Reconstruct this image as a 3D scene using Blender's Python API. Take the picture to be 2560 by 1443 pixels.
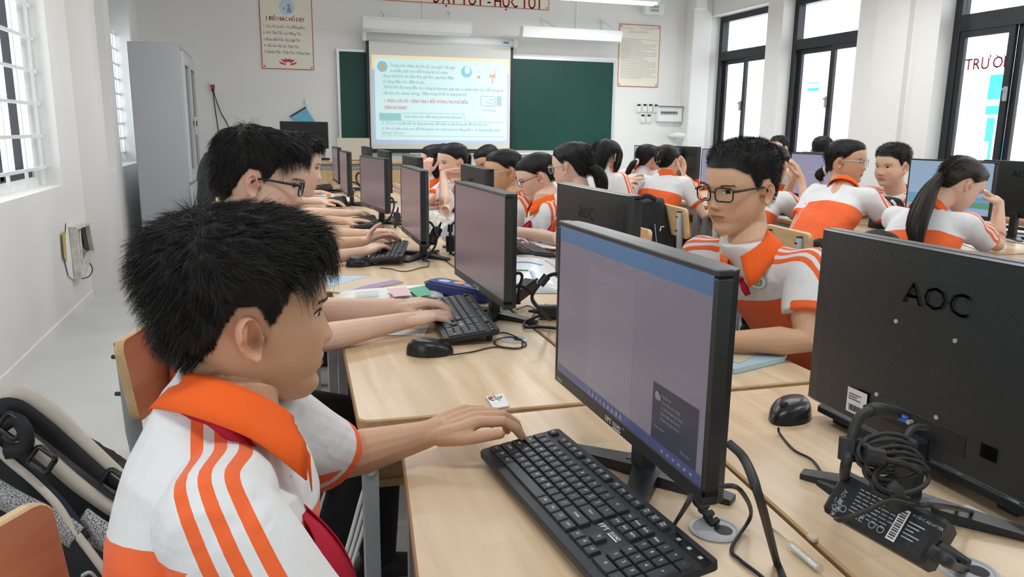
import bpy, bmesh, math, random
import numpy as np
from mathutils import Vector, Matrix
for o in list(bpy.data.objects): bpy.data.objects.remove(o, do_unlink=True)
SC = bpy.context.scene
COL = SC.collection
PI = math.pi
# ---------------------------------------------------------------- camera, daylight, exposure
CAMZ = 1.271
CR = Vector((0.95313, -0.30219, 0.01249)).normalized()     # camera right
CF = Vector((0.29795, 0.93340, -0.20043)).normalized()     # camera forward
CU = CR.cross(CF).normalized()
CR = CF.cross(CU).normalized()
FPX = 1930.0
cam = bpy.data.cameras.new('camera'); cam.sensor_width = 36.0; cam.lens = FPX / 2560.0 * 36.0
cam.clip_start = 0.05; cam.clip_end = 200
co = bpy.data.objects.new('camera', cam); COL.objects.link(co)
co.matrix_world = Matrix((( CR.x, CU.x, -CF.x, 0), (CR.y, CU.y, -CF.y, 0), (CR.z, CU.z, -CF.z, CAMZ), (0, 0, 0, 1)))
SC.camera = co
W = bpy.data.worlds.new('overcast_sky'); SC.world = W; W.use_nodes = True
bg = W.node_tree.nodes['Background']; bg.inputs[0].default_value = (0.90, 0.95, 1.0, 1); bg.inputs[1].default_value = 3.2
SC.view_settings.view_transform = 'Standard'; SC.view_settings.look = 'None'
SC.view_settings.exposure = 0.42; SC.view_settings.gamma = 1.0
SC.view_settings.use_curve_mapping = False
try:
    SC.cycles.use_denoising = True
    SC.cycles.max_bounces = 8; SC.cycles.diffuse_bounces = 5; SC.cycles.glossy_bounces = 4; SC.cycles.transmission_bounces = 6; SC.cycles.transparent_max_bounces = 10
    SC.cycles.sample_clamp_indirect = 6.0
except Exception: pass
CEIL = 3.30
def area(name, loc, sx, sy, power, col=(1, 1, 1), rot=(0, 0, 0)):
    l = bpy.data.lights.new(name, 'AREA'); l.shape = 'RECTANGLE'; l.size = sx; l.size_y = sy; l.energy = power; l.color = col
    o = bpy.data.objects.new(name, l); o.location = loc; o.rotation_euler = rot; COL.objects.link(o); return o
LAMPS = [(x, y) for y in (0.6, 3.1, 5.6) for x in (0.4, 2.4, 4.4)] + [(3.65, 8.15)]
for lx, ly in LAMPS:                                        # the tubes of the hanging ceiling lamps built further down
    area("tube_light", (lx, ly, 2.70 if ly < 8 else 2.64), 1.16, 0.09, 9 if ly < 5 else (15 if ly < 8 else 26), (0.97, 0.98, 1.0))
# ---------------------------------------------------------------- pixels to places (2560x1443 frame)
def ray(px, py): return CF * FPX + CR * (px - 1280.0) - CU * (py - 721.5)
def atz(px, py, z): d = ray(px, py); return Vector((0, 0, CAMZ)) + d * ((z - CAMZ) / d.z)
def aty(px, py, y): d = ray(px, py); return Vector((0, 0, CAMZ)) + d * (y / d.y)
def atx(px, py, x): d = ray(px, py); return Vector((0, 0, CAMZ)) + d * (x / d.x)
def atd(px, py, dep): d = ray(px, py); return Vector((0, 0, CAMZ)) + d * (dep / d.dot(CF))
# ---------------------------------------------------------------- materials
MATS = {}
def mat(name, col, rough=0.5, metal=0.0, spec=0.5, emit=None, estr=1.0, noise=None, bump=None, alpha=None, trans=0.0, ior=1.45, coat=0.0):
    """noise=(scale, amount, detail) varies the colour; bump=(scale, strength, stretch)"""
    if name in MATS: return MATS[name]
    m = bpy.data.materials.new(name); m.use_nodes = True; MATS[name] = m
    nt = m.node_tree; b = nt.nodes['Principled BSDF']
    b.inputs['Base Color'].default_value = (*col, 1); b.inputs['Roughness'].default_value = rough
    b.inputs['Metallic'].default_value = metal; b.inputs['Specular IOR Level'].default_value = spec
    b.inputs['IOR'].default_value = ior; b.inputs['Transmission Weight'].default_value = trans; b.inputs['Coat Weight'].default_value = coat
    if emit: b.inputs['Emission Color'].default_value = (*emit, 1); b.inputs['Emission Strength'].default_value = estr
    if alpha is not None: b.inputs['Alpha'].default_value = alpha
    if noise or bump:
        tc = nt.nodes.new('ShaderNodeTexCoord')
    if noise:
        n = nt.nodes.new('ShaderNodeTexNoise'); n.inputs['Scale'].default_value = noise[0]; n.inputs['Detail'].default_value = noise[2] if len(noise) > 2 else 3
        nt.links.new(tc.outputs['Object'], n.inputs['Vector'])
        r = nt.nodes.new('ShaderNodeMapRange'); r.inputs['From Min'].default_value = 0.3; r.inputs['From Max'].default_value = 0.7
        r.inputs['To Min'].default_value = 1 - noise[1]; r.inputs['To Max'].default_value = 1 + noise[1]
        nt.links.new(n.outputs['Fac'], r.inputs['Value'])
        mx = nt.nodes.new('ShaderNodeVectorMath'); mx.operation = 'SCALE'; mx.inputs[0].default_value = col
        nt.links.new(r.outputs['Result'], mx.inputs['Scale']); nt.links.new(mx.outputs['Vector'], b.inputs['Base Color'])
    if bump:
        n2 = nt.nodes.new('ShaderNodeTexNoise'); n2.inputs['Scale'].default_value = bump[0]; n2.inputs['Detail'].default_value = 4
        mp = nt.nodes.new('ShaderNodeMapping')
        if len(bump) > 2: mp.inputs['Scale'].default_value = bump[2]
        nt.links.new(tc.outputs['Object'], mp.inputs['Vector']); nt.links.new(mp.outputs['Vector'], n2.inputs['Vector'])
        bp = nt.nodes.new('ShaderNodeBump'); bp.inputs['Strength'].default_value = bump[1]; bp.inputs['Distance'].default_value = 0.002
        nt.links.new(n2.outputs['Fac'], bp.inputs['Height']); nt.links.new(bp.outputs['Normal'], b.inputs['Normal'])
    return m
def wood(name, c1, c2, axis='x', scale=1.0, rough=0.35, blocks=True, spec=0.4):
    if name in MATS: return MATS[name]
    m = bpy.data.materials.new(name); m.use_nodes = True; MATS[name] = m
    nt = m.node_tree; b = nt.nodes['Principled BSDF']; L = nt.links.new
    tc = nt.nodes.new('ShaderNodeTexCoord'); mp = nt.nodes.new('ShaderNodeMapping')
    s = {'x': (1.2, 14, 14), 'y': (14, 1.2, 14), 'z': (14, 14, 1.2)}[axis]
    mp.inputs['Scale'].default_value = [v * scale for v in s]; L(tc.outputs['Object'], mp.inputs['Vector'])
    n = nt.nodes.new('ShaderNodeTexNoise'); n.inputs['Scale'].default_value = 1.6; n.inputs['Detail'].default_value = 6; n.inputs['Distortion'].default_value = 0.8
    L(mp.outputs['Vector'], n.inputs['Vector'])
    cr = nt.nodes.new('ShaderNodeValToRGB'); cr.color_ramp.elements[0].position = 0.3; cr.color_ramp.elements[1].position = 0.72
    cr.color_ramp.elements[0].color = (*c2, 1); cr.color_ramp.elements[1].color = (*c1, 1); L(n.outputs['Fac'], cr.inputs['Fac'])
    out = cr.outputs['Color']
    if blocks:                                             # finger-jointed strips
        bk = nt.nodes.new('ShaderNodeTexBrick'); bk.offset = 0.37; bk.inputs['Scale'].default_value = 1.0
        bk.inputs['Brick Width'].default_value = 0.42; bk.inputs['Row Height'].default_value = 0.075; bk.inputs['Mortar Size'].default_value = 0.0006
        bk.inputs['Color1'].default_value = (1.04, 1.03, 1.02, 1); bk.inputs['Color2'].default_value = (0.87, 0.84, 0.79, 1); bk.inputs['Mortar'].default_value = (0.86, 0.82, 0.78, 1)
        m2 = nt.nodes.new('ShaderNodeMapping'); m2.inputs['Rotation'].default_value = (0, 0, PI / 2 if axis == 'y' else 0)
        if axis == 'z': m2.inputs['Rotation'].default_value = (PI / 2, PI / 2, 0)
        L(tc.outputs['Object'], m2.inputs['Vector']); L(m2.outputs['Vector'], bk.inputs['Vector'])
        mx = nt.nodes.new('ShaderNodeMix'); mx.data_type = 'RGBA'; mx.blend_type = 'MULTIPLY'; mx.inputs[0].default_value = 1.0
        L(out, mx.inputs[6]); L(bk.outputs['Color'], mx.inputs[7]); out = mx.outputs[2]
    L(out, b.inputs['Base Color']); b.inputs['Roughness'].default_value = rough; b.inputs['Specular IOR Level'].default_value = spec
    return m
def glassmat(name, tint=(1, 1, 1), refl=0.08):
    if name in MATS: return MATS[name]
    m = bpy.data.materials.new(name); m.use_nodes = True; MATS[name] = m
    nt = m.node_tree; nt.nodes.clear(); o = nt.nodes.new('ShaderNodeOutputMaterial')
    t = nt.nodes.new('ShaderNodeBsdfTransparent'); t.inputs[0].default_value = (*tint, 1)
    g = nt.nodes.new('ShaderNodeBsdfGlossy'); g.inputs['Roughness'].default_value = 0.02
    f = nt.nodes.new('ShaderNodeFresnel'); f.inputs[0].default_value = 1.45
    ge = nt.nodes.new('ShaderNodeNewGeometry'); sb = nt.nodes.new('ShaderNodeMath'); sb.operation = 'SUBTRACT'; sb.use_clamp = True
    nt.links.new(f.outputs[0], sb.inputs[0]); nt.links.new(ge.outputs['Backfacing'], sb.inputs[1])
    mx = nt.nodes.new('ShaderNodeMixShader'); nt.links.new(sb.outputs[0], mx.inputs[0]); nt.links.new(t.outputs[0], mx.inputs[1]); nt.links.new(g.outputs[0], mx.inputs[2])
    nt.links.new(mx.outputs[0], o.inputs[0]); return m
# ---------------------------------------------------------------- objects
def tag(o, label=None, cat=None, group=None, kind=None):
    if label: o['label'] = label
    if cat: o['category'] = cat
    if group: o['group'] = group
    if kind: o['kind'] = kind
    return o
def empty(name, loc=(0, 0, 0), rz=0.0, label=None, cat=None, group=None):
    o = bpy.data.objects.new(name, None); o.empty_display_size = 0.05; o.location = loc; o.rotation_euler = (0, 0, rz); COL.objects.link(o)
    return tag(o, label, cat, group)
def kids(o): return [c for c in bpy.data.objects if c.parent == o]
def copy_tree(o, loc=None, rz=None, label=None, group=None, parent=None, table=None):
    table = table or {}
    c = o.copy(); COL.objects.link(c)
    if parent is not None: c.parent = parent
    if loc is not None: c.location = loc
    if rz is not None: c.rotation_euler = (0, 0, rz)
    if label: c['label'] = label
    if group: c['group'] = group
    for ch in list(o.children): copy_tree(ch, parent=c)
    return c
class MB:
    """collects shapes; build() links them as ONE mesh object"""
    def __init__(s): s.v = []; s.f = []; s.mi = []; s.n = 0
    def add(s, V, F, mi=0):
        V = np.asarray(V, float).reshape(-1, 3); s.v.append(V)
        for f in F: s.f.append([i + s.n for i in f]); s.mi.append(mi)
        s.n += len(V); return s
    def box(s, c, d, R=None, mi=0, bev=0.0):
        dx, dy, dz = d[0] / 2, d[1] / 2, d[2] / 2
        if bev <= 0:
            V = np.array([(x, y, z) for x in (-dx, dx) for y in (-dy, dy) for z in (-dz, dz)])
            F = [(0, 1, 3, 2), (4, 6, 7, 5), (0, 4, 5, 1), (2, 3, 7, 6), (0, 2, 6, 4), (1, 5, 7, 3)]
        else:
            b = min(bev, dx * .9, dy * .9, dz * .9); V = []; idx = {}
            for sx in (-1, 1):
                for sy in (-1, 1):
                    for sz in (-1, 1):
                        idx[(sx, sy, sz)] = len(V)
                        V += [(sx * dx, sy * (dy - b), sz * (dz - b)), (sx * (dx - b), sy * dy, sz * (dz - b)), (sx * (dx - b), sy * (dy - b), sz * dz)]
            F = []
            for a in range(3):
                for sg in (-1, 1):
                    q = []
                    o = [(-1, -1), (1, -1), (1, 1), (-1, 1)]
                    for (p, r) in o:
                        k = [0, 0, 0]; k[a] = sg; k[(a + 1) % 3] = p; k[(a + 2) % 3] = r; q.append(idx[tuple(k)] + a)
                    F.append(q if sg > 0 else q[::-1])
            for a in range(3):
                u, w = (a + 1) % 3, (a + 2) % 3
                for su in (-1, 1):
                    for sw in (-1, 1):
                        k1 = [0, 0, 0]; k1[a] = -1; k1[u] = su; k1[w] = sw; k2 = list(k1); k2[a] = 1
                        i1, i2 = idx[tuple(k1)], idx[tuple(k2)]
                        q = [i1 + u, i2 + u, i2 + w, i1 + w]; F.append(q if su * sw < 0 else q[::-1])
            for sx in (-1, 1):
                for sy in (-1, 1):
                    for sz in (-1, 1):
                        i = idx[(sx, sy, sz)]; q = [i, i + 1, i + 2]; F.append(q if sx * sy * sz > 0 else q[::-1])
            V = np.array(V)
        if R is not None: V = V @ np.array(R).T
        return s.add(V + np.array(c), F, mi)
    def tube(s, P, r, n=8, mi=0, cap=True, closed=False, flat=1.0, up=None):
        P = np.array([tuple(p) for p in P], float); m = len(P); r = np.broadcast_to(np.asarray(r, float), (m,))
        T = np.zeros_like(P)
        if closed: T = np.roll(P, -1, 0) - np.roll(P, 1, 0)
        else:
            T[1:-1] = P[2:] - P[:-2]; T[0] = P[1] - P[0]; T[-1] = P[-1] - P[-2]
        T /= np.linalg.norm(T, axis=1)[:, None] + 1e-12
        u = np.array(up, float) if up is not None else (np.array((0, 0, 1.0)) if abs(T[0][2]) < .9 else np.array((1.0, 0, 0)))
        V = []; a = np.linspace(0, 2 * PI, n, endpoint=False)
        for i in range(m):
            if up is not None: u = np.array(up, float)
            u = u - T[i] * (u @ T[i]); nu = np.linalg.norm(u)
            if nu < 1e-6: u = np.cross(T[i], (1, 0, 0)); nu = np.linalg.norm(u)
            u = u / nu; w = np.cross(T[i], u)
            V.append(P[i] + r[i] * (np.cos(a)[:, None] * u * flat + np.sin(a)[:, None] * w))
        V = np.concatenate(V); F = []
        for i in range(m if closed else m - 1):
            i2 = (i + 1) % m
            for j in range(n): F.append((i * n + j, i * n + (j + 1) % n, i2 * n + (j + 1) % n, i2 * n + j))
        if cap and not closed: F.append(tuple(range(n))[::-1]); F.append(tuple((m - 1) * n + j for j in range(n)))
        return s.add(V, F, mi)
    def cyl(s, a, b, r, n=12, mi=0, r2=None): return s.tube([a, b], [r, r if r2 is None else r2], n, mi)
    def prism(s, poly, z0, z1, mi=0, M=None, bev=0.0):
        """poly: list of (x,y) counter-clockwise, extruded z0..z1 (optional top/bottom inset bev)"""
        P = np.array(poly, float); n = len(P)
        lev = [(z0, 0), (z1, 0)]
        if bev > 0: lev = [(z0, bev), (z0 + bev, 0), (z1 - bev, 0), (z1, bev)]
        c = P.mean(0); V = []
        nrm = np.roll(P, -1, 0) - np.roll(P, 1, 0); nrm = np.stack([nrm[:, 1], -nrm[:, 0]], 1); nrm /= np.linalg.norm(nrm, axis=1)[:, None] + 1e-12
        for z, b in lev:
            Q = P - nrm * b; V.append(np.concatenate([Q, np.full((n, 1), z)], 1))
        V = np.concatenate(V)
        F = [tuple(range(n))[::-1], tuple((len(lev) - 1) * n + j for j in range(n))]
        for k in range(len(lev) - 1):
            for j in range(n): F.append((k * n + j, k * n + (j + 1) % n, (k + 1) * n + (j + 1) % n, (k + 1) * n + j))
        if M is not None: V = V @ np.array(M.to_3x3()).T + np.array(M.translation)
        return s.add(V, F, mi)
    def lathe(s, prof, c=(0, 0, 0), n=24, mi=0, sx=1.0, sy=1.0):
        """prof: list of (r,z)"""
        a = np.linspace(0, 2 * PI, n, endpoint=False); V = []
        for r, z in prof: V.append(np.stack([np.cos(a) * r * sx, np.sin(a) * r * sy, np.full(n, z)], 1))
        V = np.concatenate(V) + np.array(c); F = []
        for i in range(len(prof) - 1):
            for j in range(n): F.append((i * n + j, i * n + (j + 1) % n, (i + 1) * n + (j + 1) % n, (i + 1) * n + j))
        F.append(tuple(range(n))[::-1]); F.append(tuple((len(prof) - 1) * n + j for j in range(n)))
        return s.add(V, F, mi)
    def grid(s, V, nu, nv, mi=0, thick=0.0, closeu=False):
        """V: nu x nv points; thick>0 gives it a second skin"""
        V = np.asarray(V, float).reshape(nu, nv, 3); F = []
        def q(o, flip):
            for i in range(nu if closeu else nu - 1):
                for j in range(nv - 1):
                    i2 = (i + 1) % nu; f = (o + i * nv + j, o + i2 * nv + j, o + i2 * nv + j + 1, o + i * nv + j + 1); F.append(f[::-1] if flip else f)
        q(0, False)
        if thick == 0: return s.add(V.reshape(-1, 3), F, mi)
        du = np.roll(V, -1, 0) - np.roll(V, 1, 0)
        if not closeu: du[0] = V[1] - V[0]; du[-1] = V[-1] - V[-2]
        dv = np.zeros_like(V); dv[:, 1:-1] = V[:, 2:] - V[:, :-2]; dv[:, 0] = V[:, 1] - V[:, 0]; dv[:, -1] = V[:, -1] - V[:, -2]
        N = np.cross(du, dv); N /= np.linalg.norm(N, axis=2)[..., None] + 1e-12
        V2 = V - N * thick; o = nu * nv; q(o, True)
        for i in range(nu if closeu else nu - 1):
            i2 = (i + 1) % nu
            F.append((i * nv, o + i * nv, o + i2 * nv, i2 * nv)); F.append((i2 * nv + nv - 1, o + i2 * nv + nv - 1, o + i * nv + nv - 1, i * nv + nv - 1))
        if not closeu:
            for j in range(nv - 1):
                F.append((j + 1, o + j + 1, o + j, j)); e = (nu - 1) * nv; F.append((e + j, o + e + j, o + e + j + 1, e + j + 1))
        return s.add(np.concatenate([V.reshape(-1, 3), V2.reshape(-1, 3)]), F, mi)
    def build(s, name, m, parent=None, smooth=False, origin=None, data_only=False, ang=None):
        V = np.concatenate(s.v) if s.v else np.zeros((0, 3))
        if origin is not None: V = V - np.array(tuple(origin))
        me = bpy.data.meshes.new(name); me.from_pydata(V.tolist(), [], s.f)
        for x in (m if isinstance(m, (list, tuple)) else [m]): me.materials.append(x)
        me.polygons.foreach_set('material_index', s.mi)
        if smooth: me.polygons.foreach_set('use_smooth', [True] * len(me.polygons))
        me.update()
        if smooth and ang: me.set_sharp_from_angle(angle=ang)
        if data_only: return me
        o = bpy.data.objects.new(name, me); COL.objects.link(o)
        if parent is not None: o.parent = parent
        elif origin is not None: o.location = origin
        return o
def rotz(a): c, s = math.cos(a), math.sin(a); return np.array(((c, -s, 0), (s, c, 0), (0, 0, 1)))
def rotx(a): c, s = math.cos(a), math.sin(a); return np.array(((1, 0, 0), (0, c, -s), (0, s, c)))
def roty(a): c, s = math.cos(a), math.sin(a); return np.array(((c, 0, s), (0, 1, 0), (-s, 0, c)))
def struct(name, mb, m, parent=None, **k):
    o = mb.build(name, m, parent, **k)
    if parent is None: o['kind'] = 'structure'
    return o
def spline(pts, n=8):
    """Catmull-Rom through pts"""
    P = [np.array(tuple(p), float) for p in pts]; P = [2 * P[0] - P[1]] + P + [2 * P[-1] - P[-2]]; out = []
    for i in range(1, len(P) - 2):
        for k in range(n):
            t = k / n; a, b, c, d = P[i - 1], P[i], P[i + 1], P[i + 2]
            out.append(0.5 * ((2 * b) + (c - a) * t + (2 * a - 5 * b + 4 * c - d) * t * t + (3 * b - a - 3 * c + d) * t ** 3))
    out.append(P[-2]); return out
def rrect(w, h, r, n=4, cx=0, cy=0):
    out = []
    for sx, sy, a0 in ((1, 1, 0), (-1, 1, PI / 2), (-1, -1, PI), (1, -1, 1.5 * PI)):
        for k in range(n + 1):
            a = a0 + PI / 2 * k / n; out.append((cx + sx * (w / 2 - r) + r * math.cos(a), cy + sy * (h / 2 - r) + r * math.sin(a)))
    return out
_TX = {}
def text_geo(s, size=1.0, align='LEFT', res=2):
    k = (s, align, res)
    if k not in _TX:
        c = bpy.data.curves.new('t', 'FONT'); c.body = s; c.size = 1; c.align_x = align; c.resolution_u = res
        o = bpy.data.objects.new('t', c); m = o.to_mesh()
        V = np.zeros(len(m.vertices) * 3); m.vertices.foreach_get('co', V); V = V.reshape(-1, 3)
        F = [tuple(p.vertices) for p in m.polygons]; o.to_mesh_clear(); bpy.data.objects.remove(o); bpy.data.curves.remove(c); _TX[k] = (V, F)
    V, F = _TX[k]; return V * size, F
def put_text(mb, s, size, O, U, Vv, align='LEFT', mi=0, res=2, sx=1.0, off=0.0, bold=0.0):
    """text in the plane O + x*U + y*Vv"""
    V, F = text_geo(s, size, align, res)
    if len(V) == 0: return
    O, U, Vv = np.array(tuple(O)), np.array(tuple(U)), np.array(tuple(Vv)); N = np.cross(U, Vv)
    for b in ((0,) if bold == 0 else (-bold, bold)):
        mb.add(O + (V[:, :1] * sx + b) * U + V[:, 1:2] * Vv + N * off, F, mi)
def poly_at(mb, pts, O, U, Vv, mi=0, off=0.0):
    O, U, Vv = np.array(tuple(O)), np.array(tuple(U)), np.array(tuple(Vv)); N = np.cross(U, Vv)
    P = np.array(pts, float); mb.add(O + P[:, :1] * U + P[:, 1:2] * Vv + N * off, [tuple(range(len(P)))], mi)
def rect_at(mb, x0, y0, x1, y1, O, U, Vv, mi=0, off=0.0): poly_at(mb, [(x0, y0), (x1, y0), (x1, y1), (x0, y1)], O, U, Vv, mi, off)
def fit_text(mb, s, A, B, h, Vv=(0, 0, 1), off=0.0, mi=0, bold=0.0, res=1):
    """text from A to B (baseline), letter size h"""
    A, B = np.array(tuple(A)), np.array(tuple(B)); V, F = text_geo(s, h, 'LEFT', res); w = V[:, 0].max(); L = np.linalg.norm(B - A)
    U = (B - A) / L; put_text(mb, s, h, A, U, Vv, sx=L / w, off=off, mi=mi, res=res, bold=bold)
def circ(cx, cy, r, n=20, ry=None): return [(cx + r * math.cos(2 * PI * k / n), cy + (ry or r) * math.sin(2 * PI * k / n)) for k in range(n)]
# ---------------------------------------------------------------- room shell
M_WALL = mat('wall_paint', (0.80, 0.80, 0.775), 0.75, spec=0.25, noise=(0.9, 0.03, 4), bump=(60, 0.08))
M_TRIMW = mat('white_paint', (0.83, 0.84, 0.83), 0.5)
M_FLOOR = mat('floor_tile', (0.60, 0.61, 0.585), 0.28, spec=0.45, noise=(3.0, 0.05, 5))
M_CEIL = mat('ceiling_paint', (0.82, 0.82, 0.81), 0.9)
M_BLACKAL = mat('black_aluminium', (0.018, 0.020, 0.024), 0.38, spec=0.5)
M_WHITEMET = mat('white_enamel', (0.80, 0.82, 0.83), 0.35)
M_GLASS = glassmat('window_glass')
M_STEEL = mat('grey_steel', (0.36, 0.375, 0.39), 0.42, spec=0.5)
XL, XR, YF, YB = -1.28, 5.73, 9.60, -2.2
b = MB().box(((XL + XR) / 2, (YF + YB) / 2, -0.05), (XR - XL + 1.2, YF - YB + 1.2, 0.10)); struct('floor', b, M_FLOOR)
b = MB().box(((XL + XR) / 2, (YF + YB) / 2, CEIL + 0.05), (XR - XL + 1.2, YF - YB + 1.2, 0.10)); struct('ceiling', b, M_CEIL)
b = MB().box(((XL + XR) / 2, YF + 0.1, CEIL / 2), (XR - XL + 0.6, 0.2, CEIL)); struct('wall_front', b, M_WALL)
b = MB().box(((XL + XR) / 2, YB - 0.1, CEIL / 2), (XR - XL + 0.6, 0.2, CEIL)); struct('wall_back', b, M_WALL)
def holed_wall(name, x0, x1, holes, y0, y1, extra=()):
    """wall slab x0..x1 with openings (ya, yb, za, zb)"""
    m = MB(); y = y0
    for ya, yb, za, zb in holes:
        if ya > y: m.box(((x0 + x1) / 2, (y + ya) / 2, CEIL / 2), (x1 - x0, ya - y, CEIL))
        m.box(((x0 + x1) / 2, (ya + yb) / 2, za / 2), (x1 - x0, yb - ya, za))
        if zb < CEIL: m.box(((x0 + x1) / 2, (ya + yb) / 2, (zb + CEIL) / 2), (x1 - x0, yb - ya, CEIL - zb))
        y = yb
    if y < y1: m.box(((x0 + x1) / 2, (y + y1) / 2, CEIL / 2), (x1 - x0, y1 - y, CEIL))
    for c, d in extra: m.box(c, d)
    return struct(name, m, M_WALL)
WL = [(-1.2, 0.6, .88, 2.78), (3.3, 5.80, .88, 2.78)]
holed_wall('wall_left', XL - 0.22, XL, WL, YB, 6.40)
XP = -1.15                                                # further on the wall stands forward: a narrow niche, then a window
o = holed_wall('trim_1', XL - 0.22, XP, [(6.70, 7.06, .916, 2.95), (7.30, 8.36, .93, 2.98)], 6.38, 8.50, [((XP - 0.24, 6.88, 1.93), (0.16, 0.38, 2.1))])
struct('trim_9', MB().box((-1.37, 9.05, CEIL / 2), (.26, 1.12, CEIL)), M_WALL)                    # pilaster on the left wall
WR = [(0.2, 2.6, .94, 2.78), (3.35, 5.66, .94, 2.78), (6.67, 7.90, .94, 2.78), (8.19, 9.45, .94, 2.78)]
holed_wall('wall_right', XR, XR + 0.26, WR, YB, YF)
struct('trim_2', MB().box((XR - 0.03, 6.16, CEIL / 2), (0.06, 0.40, CEIL)), M_WALL)                     # flat column between the right windows
struct('trim_3', MB().box((XR - 0.14, YF - 0.10, CEIL / 2), (0.28, 0.20, CEIL), bev=0.01), M_WALL)      # boxed corner column
# ---- left windows: pale frame, dark sliding sash, white steel grille
def left_window(n, ya, yb, za, zb, bars_y, bars_z, stiles, panel_z=None, XL=XL):
    x = XL - 0.17
    f = MB()
    f.box((x, (ya + yb) / 2, za + .03), (.06, yb - ya, .06)); f.box((x, (ya + yb) / 2, zb - .03), (.06, yb - ya, .06))
    f.box((x, ya + .03, (za + zb) / 2), (.06, .06, zb - za - .12)); f.box((x, yb - .03, (za + zb) / 2), (.06, .06, zb - za - .12))
    w = struct('window_%d' % n, f, M_TRIMW)
    zt = panel_z or zb - .06
    for s, wd in stiles: MB().box((x - .005, s, (za + zt) / 2 + .03), (.045, wd, zt - za - .08)).build('sash_stile', M_BLACKAL, w)
    MB().box((x - .005, (ya + yb) / 2, za + .085), (.045, yb - ya - .13, .05)).build('sash_rail', M_BLACKAL, w)
    MB().box((x - .02, (ya + yb) / 2, (za + zt) / 2), (.006, yb - ya - .12, zt - za - .1)).build('pane', M_GLASS, w)
    if panel_z:
        MB().box((x, (ya + yb) / 2, panel_z), (.07, yb - ya, .07)).build('transom_bar', M_TRIMW, w)
        MB().box((x, (ya + yb) / 2, (panel_z + zb) / 2 + .01), (.02, yb - ya - .1, zb - panel_z - .07)).build('transom_panel', M_STEEL, w)
    for y in bars_y: MB().box((XL - 0.085, y, (za + zt) / 2), (.018, .014, zt - za - .02)).build('grille_bar', M_WHITEMET, w)
    for z in bars_z: MB().box((XL - 0.085, (ya + yb) / 2, z), (.014, yb - ya - .01, .020)).build('grille_bar', M_WHITEMET, w)
    return w
left_window(1, 3.3, 5.80, .88, 2.78, [5.70 - .36 * k for k in range(7)], [1.00 + .20 * k for k in range(9)], [(5.60, .10), (5.12, .06), (4.40, .08), (3.4, .06)])
left_window(2, 7.30, 8.36, .93, 2.98, [8.27 - .16 * k for k in range(6)], [1.02 + .135 * k for k in range(9)], [(7.40, .05), (7.9, .06)], panel_z=2.14, XL=-1.19)
left_window(3, -1.2, 0.6, .88, 2.78, [.5 - .17 * k for k in range(10)], [.99 + .195 * k for k in range(9)], [(-.2, .08)])
# ---- right windows: black aluminium, fixed light above two sliding sashes
def right_window(n, ya, yb, za, zb, mull, zt0=2.22, zt1=2.33, frosted=False):
    x = XR + .20; t = .075; f = MB()
    f.box((x, (ya + yb) / 2, za + t / 2), (.09, yb - ya, t)); f.box((x, (ya + yb) / 2, zb - t / 2), (.09, yb - ya, t))
    f.box((x, ya + t / 2, (za + zb) / 2), (.09, t, zb - za - 2 * t)); f.box((x, yb - t / 2, (za + zb) / 2), (.09, t, zb - za - 2 * t))
    w = struct('window_%d' % n, f, M_BLACKAL)
    MB().box((x, (ya + yb) / 2, (zt0 + zt1) / 2), (.09, yb - ya - 2 * t, zt1 - zt0)).build('transom_bar', M_BLACKAL, w)
    MB().box((x, (ya + yb) / 2, (zt1 + zb - t) / 2), (.006, yb - ya - 2 * t, zb - t - zt1)).build('pane', M_GLASS, w)
    cuts = [ya + t] + list(mull) + [yb - t]
    for i in range(len(cuts) - 1):
        a, c = cuts[i], cuts[i + 1]; xs = x + (.018 if i % 2 else -.018); s = MB(); q = .055
        s.box((xs, a + q / 2, (za + t + zt0) / 2), (.034, q, zt0 - za - t)); s.box((xs, c - q / 2, (za + t + zt0) / 2), (.034, q, zt0 - za - t))
        s.box((xs, (a + c) / 2, za + t + q / 2), (.034, c - a - 2 * q, q)); s.box((xs, (a + c) / 2, zt0 - q / 2), (.034, c - a - 2 * q, q))
        sash = s.build('sash', M_BLACKAL, w)
        MB().box((xs, (a + c) / 2, (za + t + zt0) / 2), (.006, c - a - 2 * q, zt0 - za - t - 2 * q)).build('pane', M_GLASS, sash)
    for m_ in mull:
        h = MB().box((x - .045, m_ + .01, 1.62), (.022, .035, .12), bev=.006).cyl((x - .05, m_ + .01, 1.64), (x - .085, m_ + .01, 1.66), .008); h.build('latch', M_STEEL, w)
    return w
right_window(4, 8.19, 9.45, .94, 2.78, [8.86])
right_window(5, 6.67, 7.90, .94, 2.78, [7.235])
right_window(6, 3.35, 5.66, .94, 2.78, [4.45, 5.05], 2.17, 2.31)
right_window(7, 0.2, 2.6, .94, 2.78, [1.4])
struct('baseboard_left', MB().box((XL + .006, (YB + 6.37) / 2, .03), (.012, 6.37 - YB, .06)), M_TRIMW)
# ---- outside: gallery with its railing, the building opposite
M_FACADE = mat('facade_paint', (0.84, 0.85, 0.86), 0.8)
M_FWIN = mat('facade_window', (0.34, 0.40, 0.47), 0.3)
M_RED = mat('red_letters', (0.62, 0.03, 0.06), 0.5)
M_CYAN = mat('cyan_banner', (0.02, 0.50, 0.62), 0.6)
g = MB().box((7.0, 4.5, -.1), (2.0, 16, .2)); o = struct('trim_4', g, M_FACADE)
g = MB().box((7.0, 4.5, 3.25), (2.1, 16, .25)); o = struct('trim_5', g, M_FACADE)
rail = empty('railing', (7.9, 4.5, 0), label='white gallery railing outside the windows', cat='railing')
MB().box((0, 0, 1.65), (.07, 15, .07)).build('handrail', M_FACADE, rail)
MB().box((0, 0, 1.50), (.04, 15, .035)).build('lower_rail', M_FACADE, rail)
bal = MB(); 
for k in range(100): bal.box((0, -7.4 + .15 * k, .75), (.025, .025, 1.48))
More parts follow.
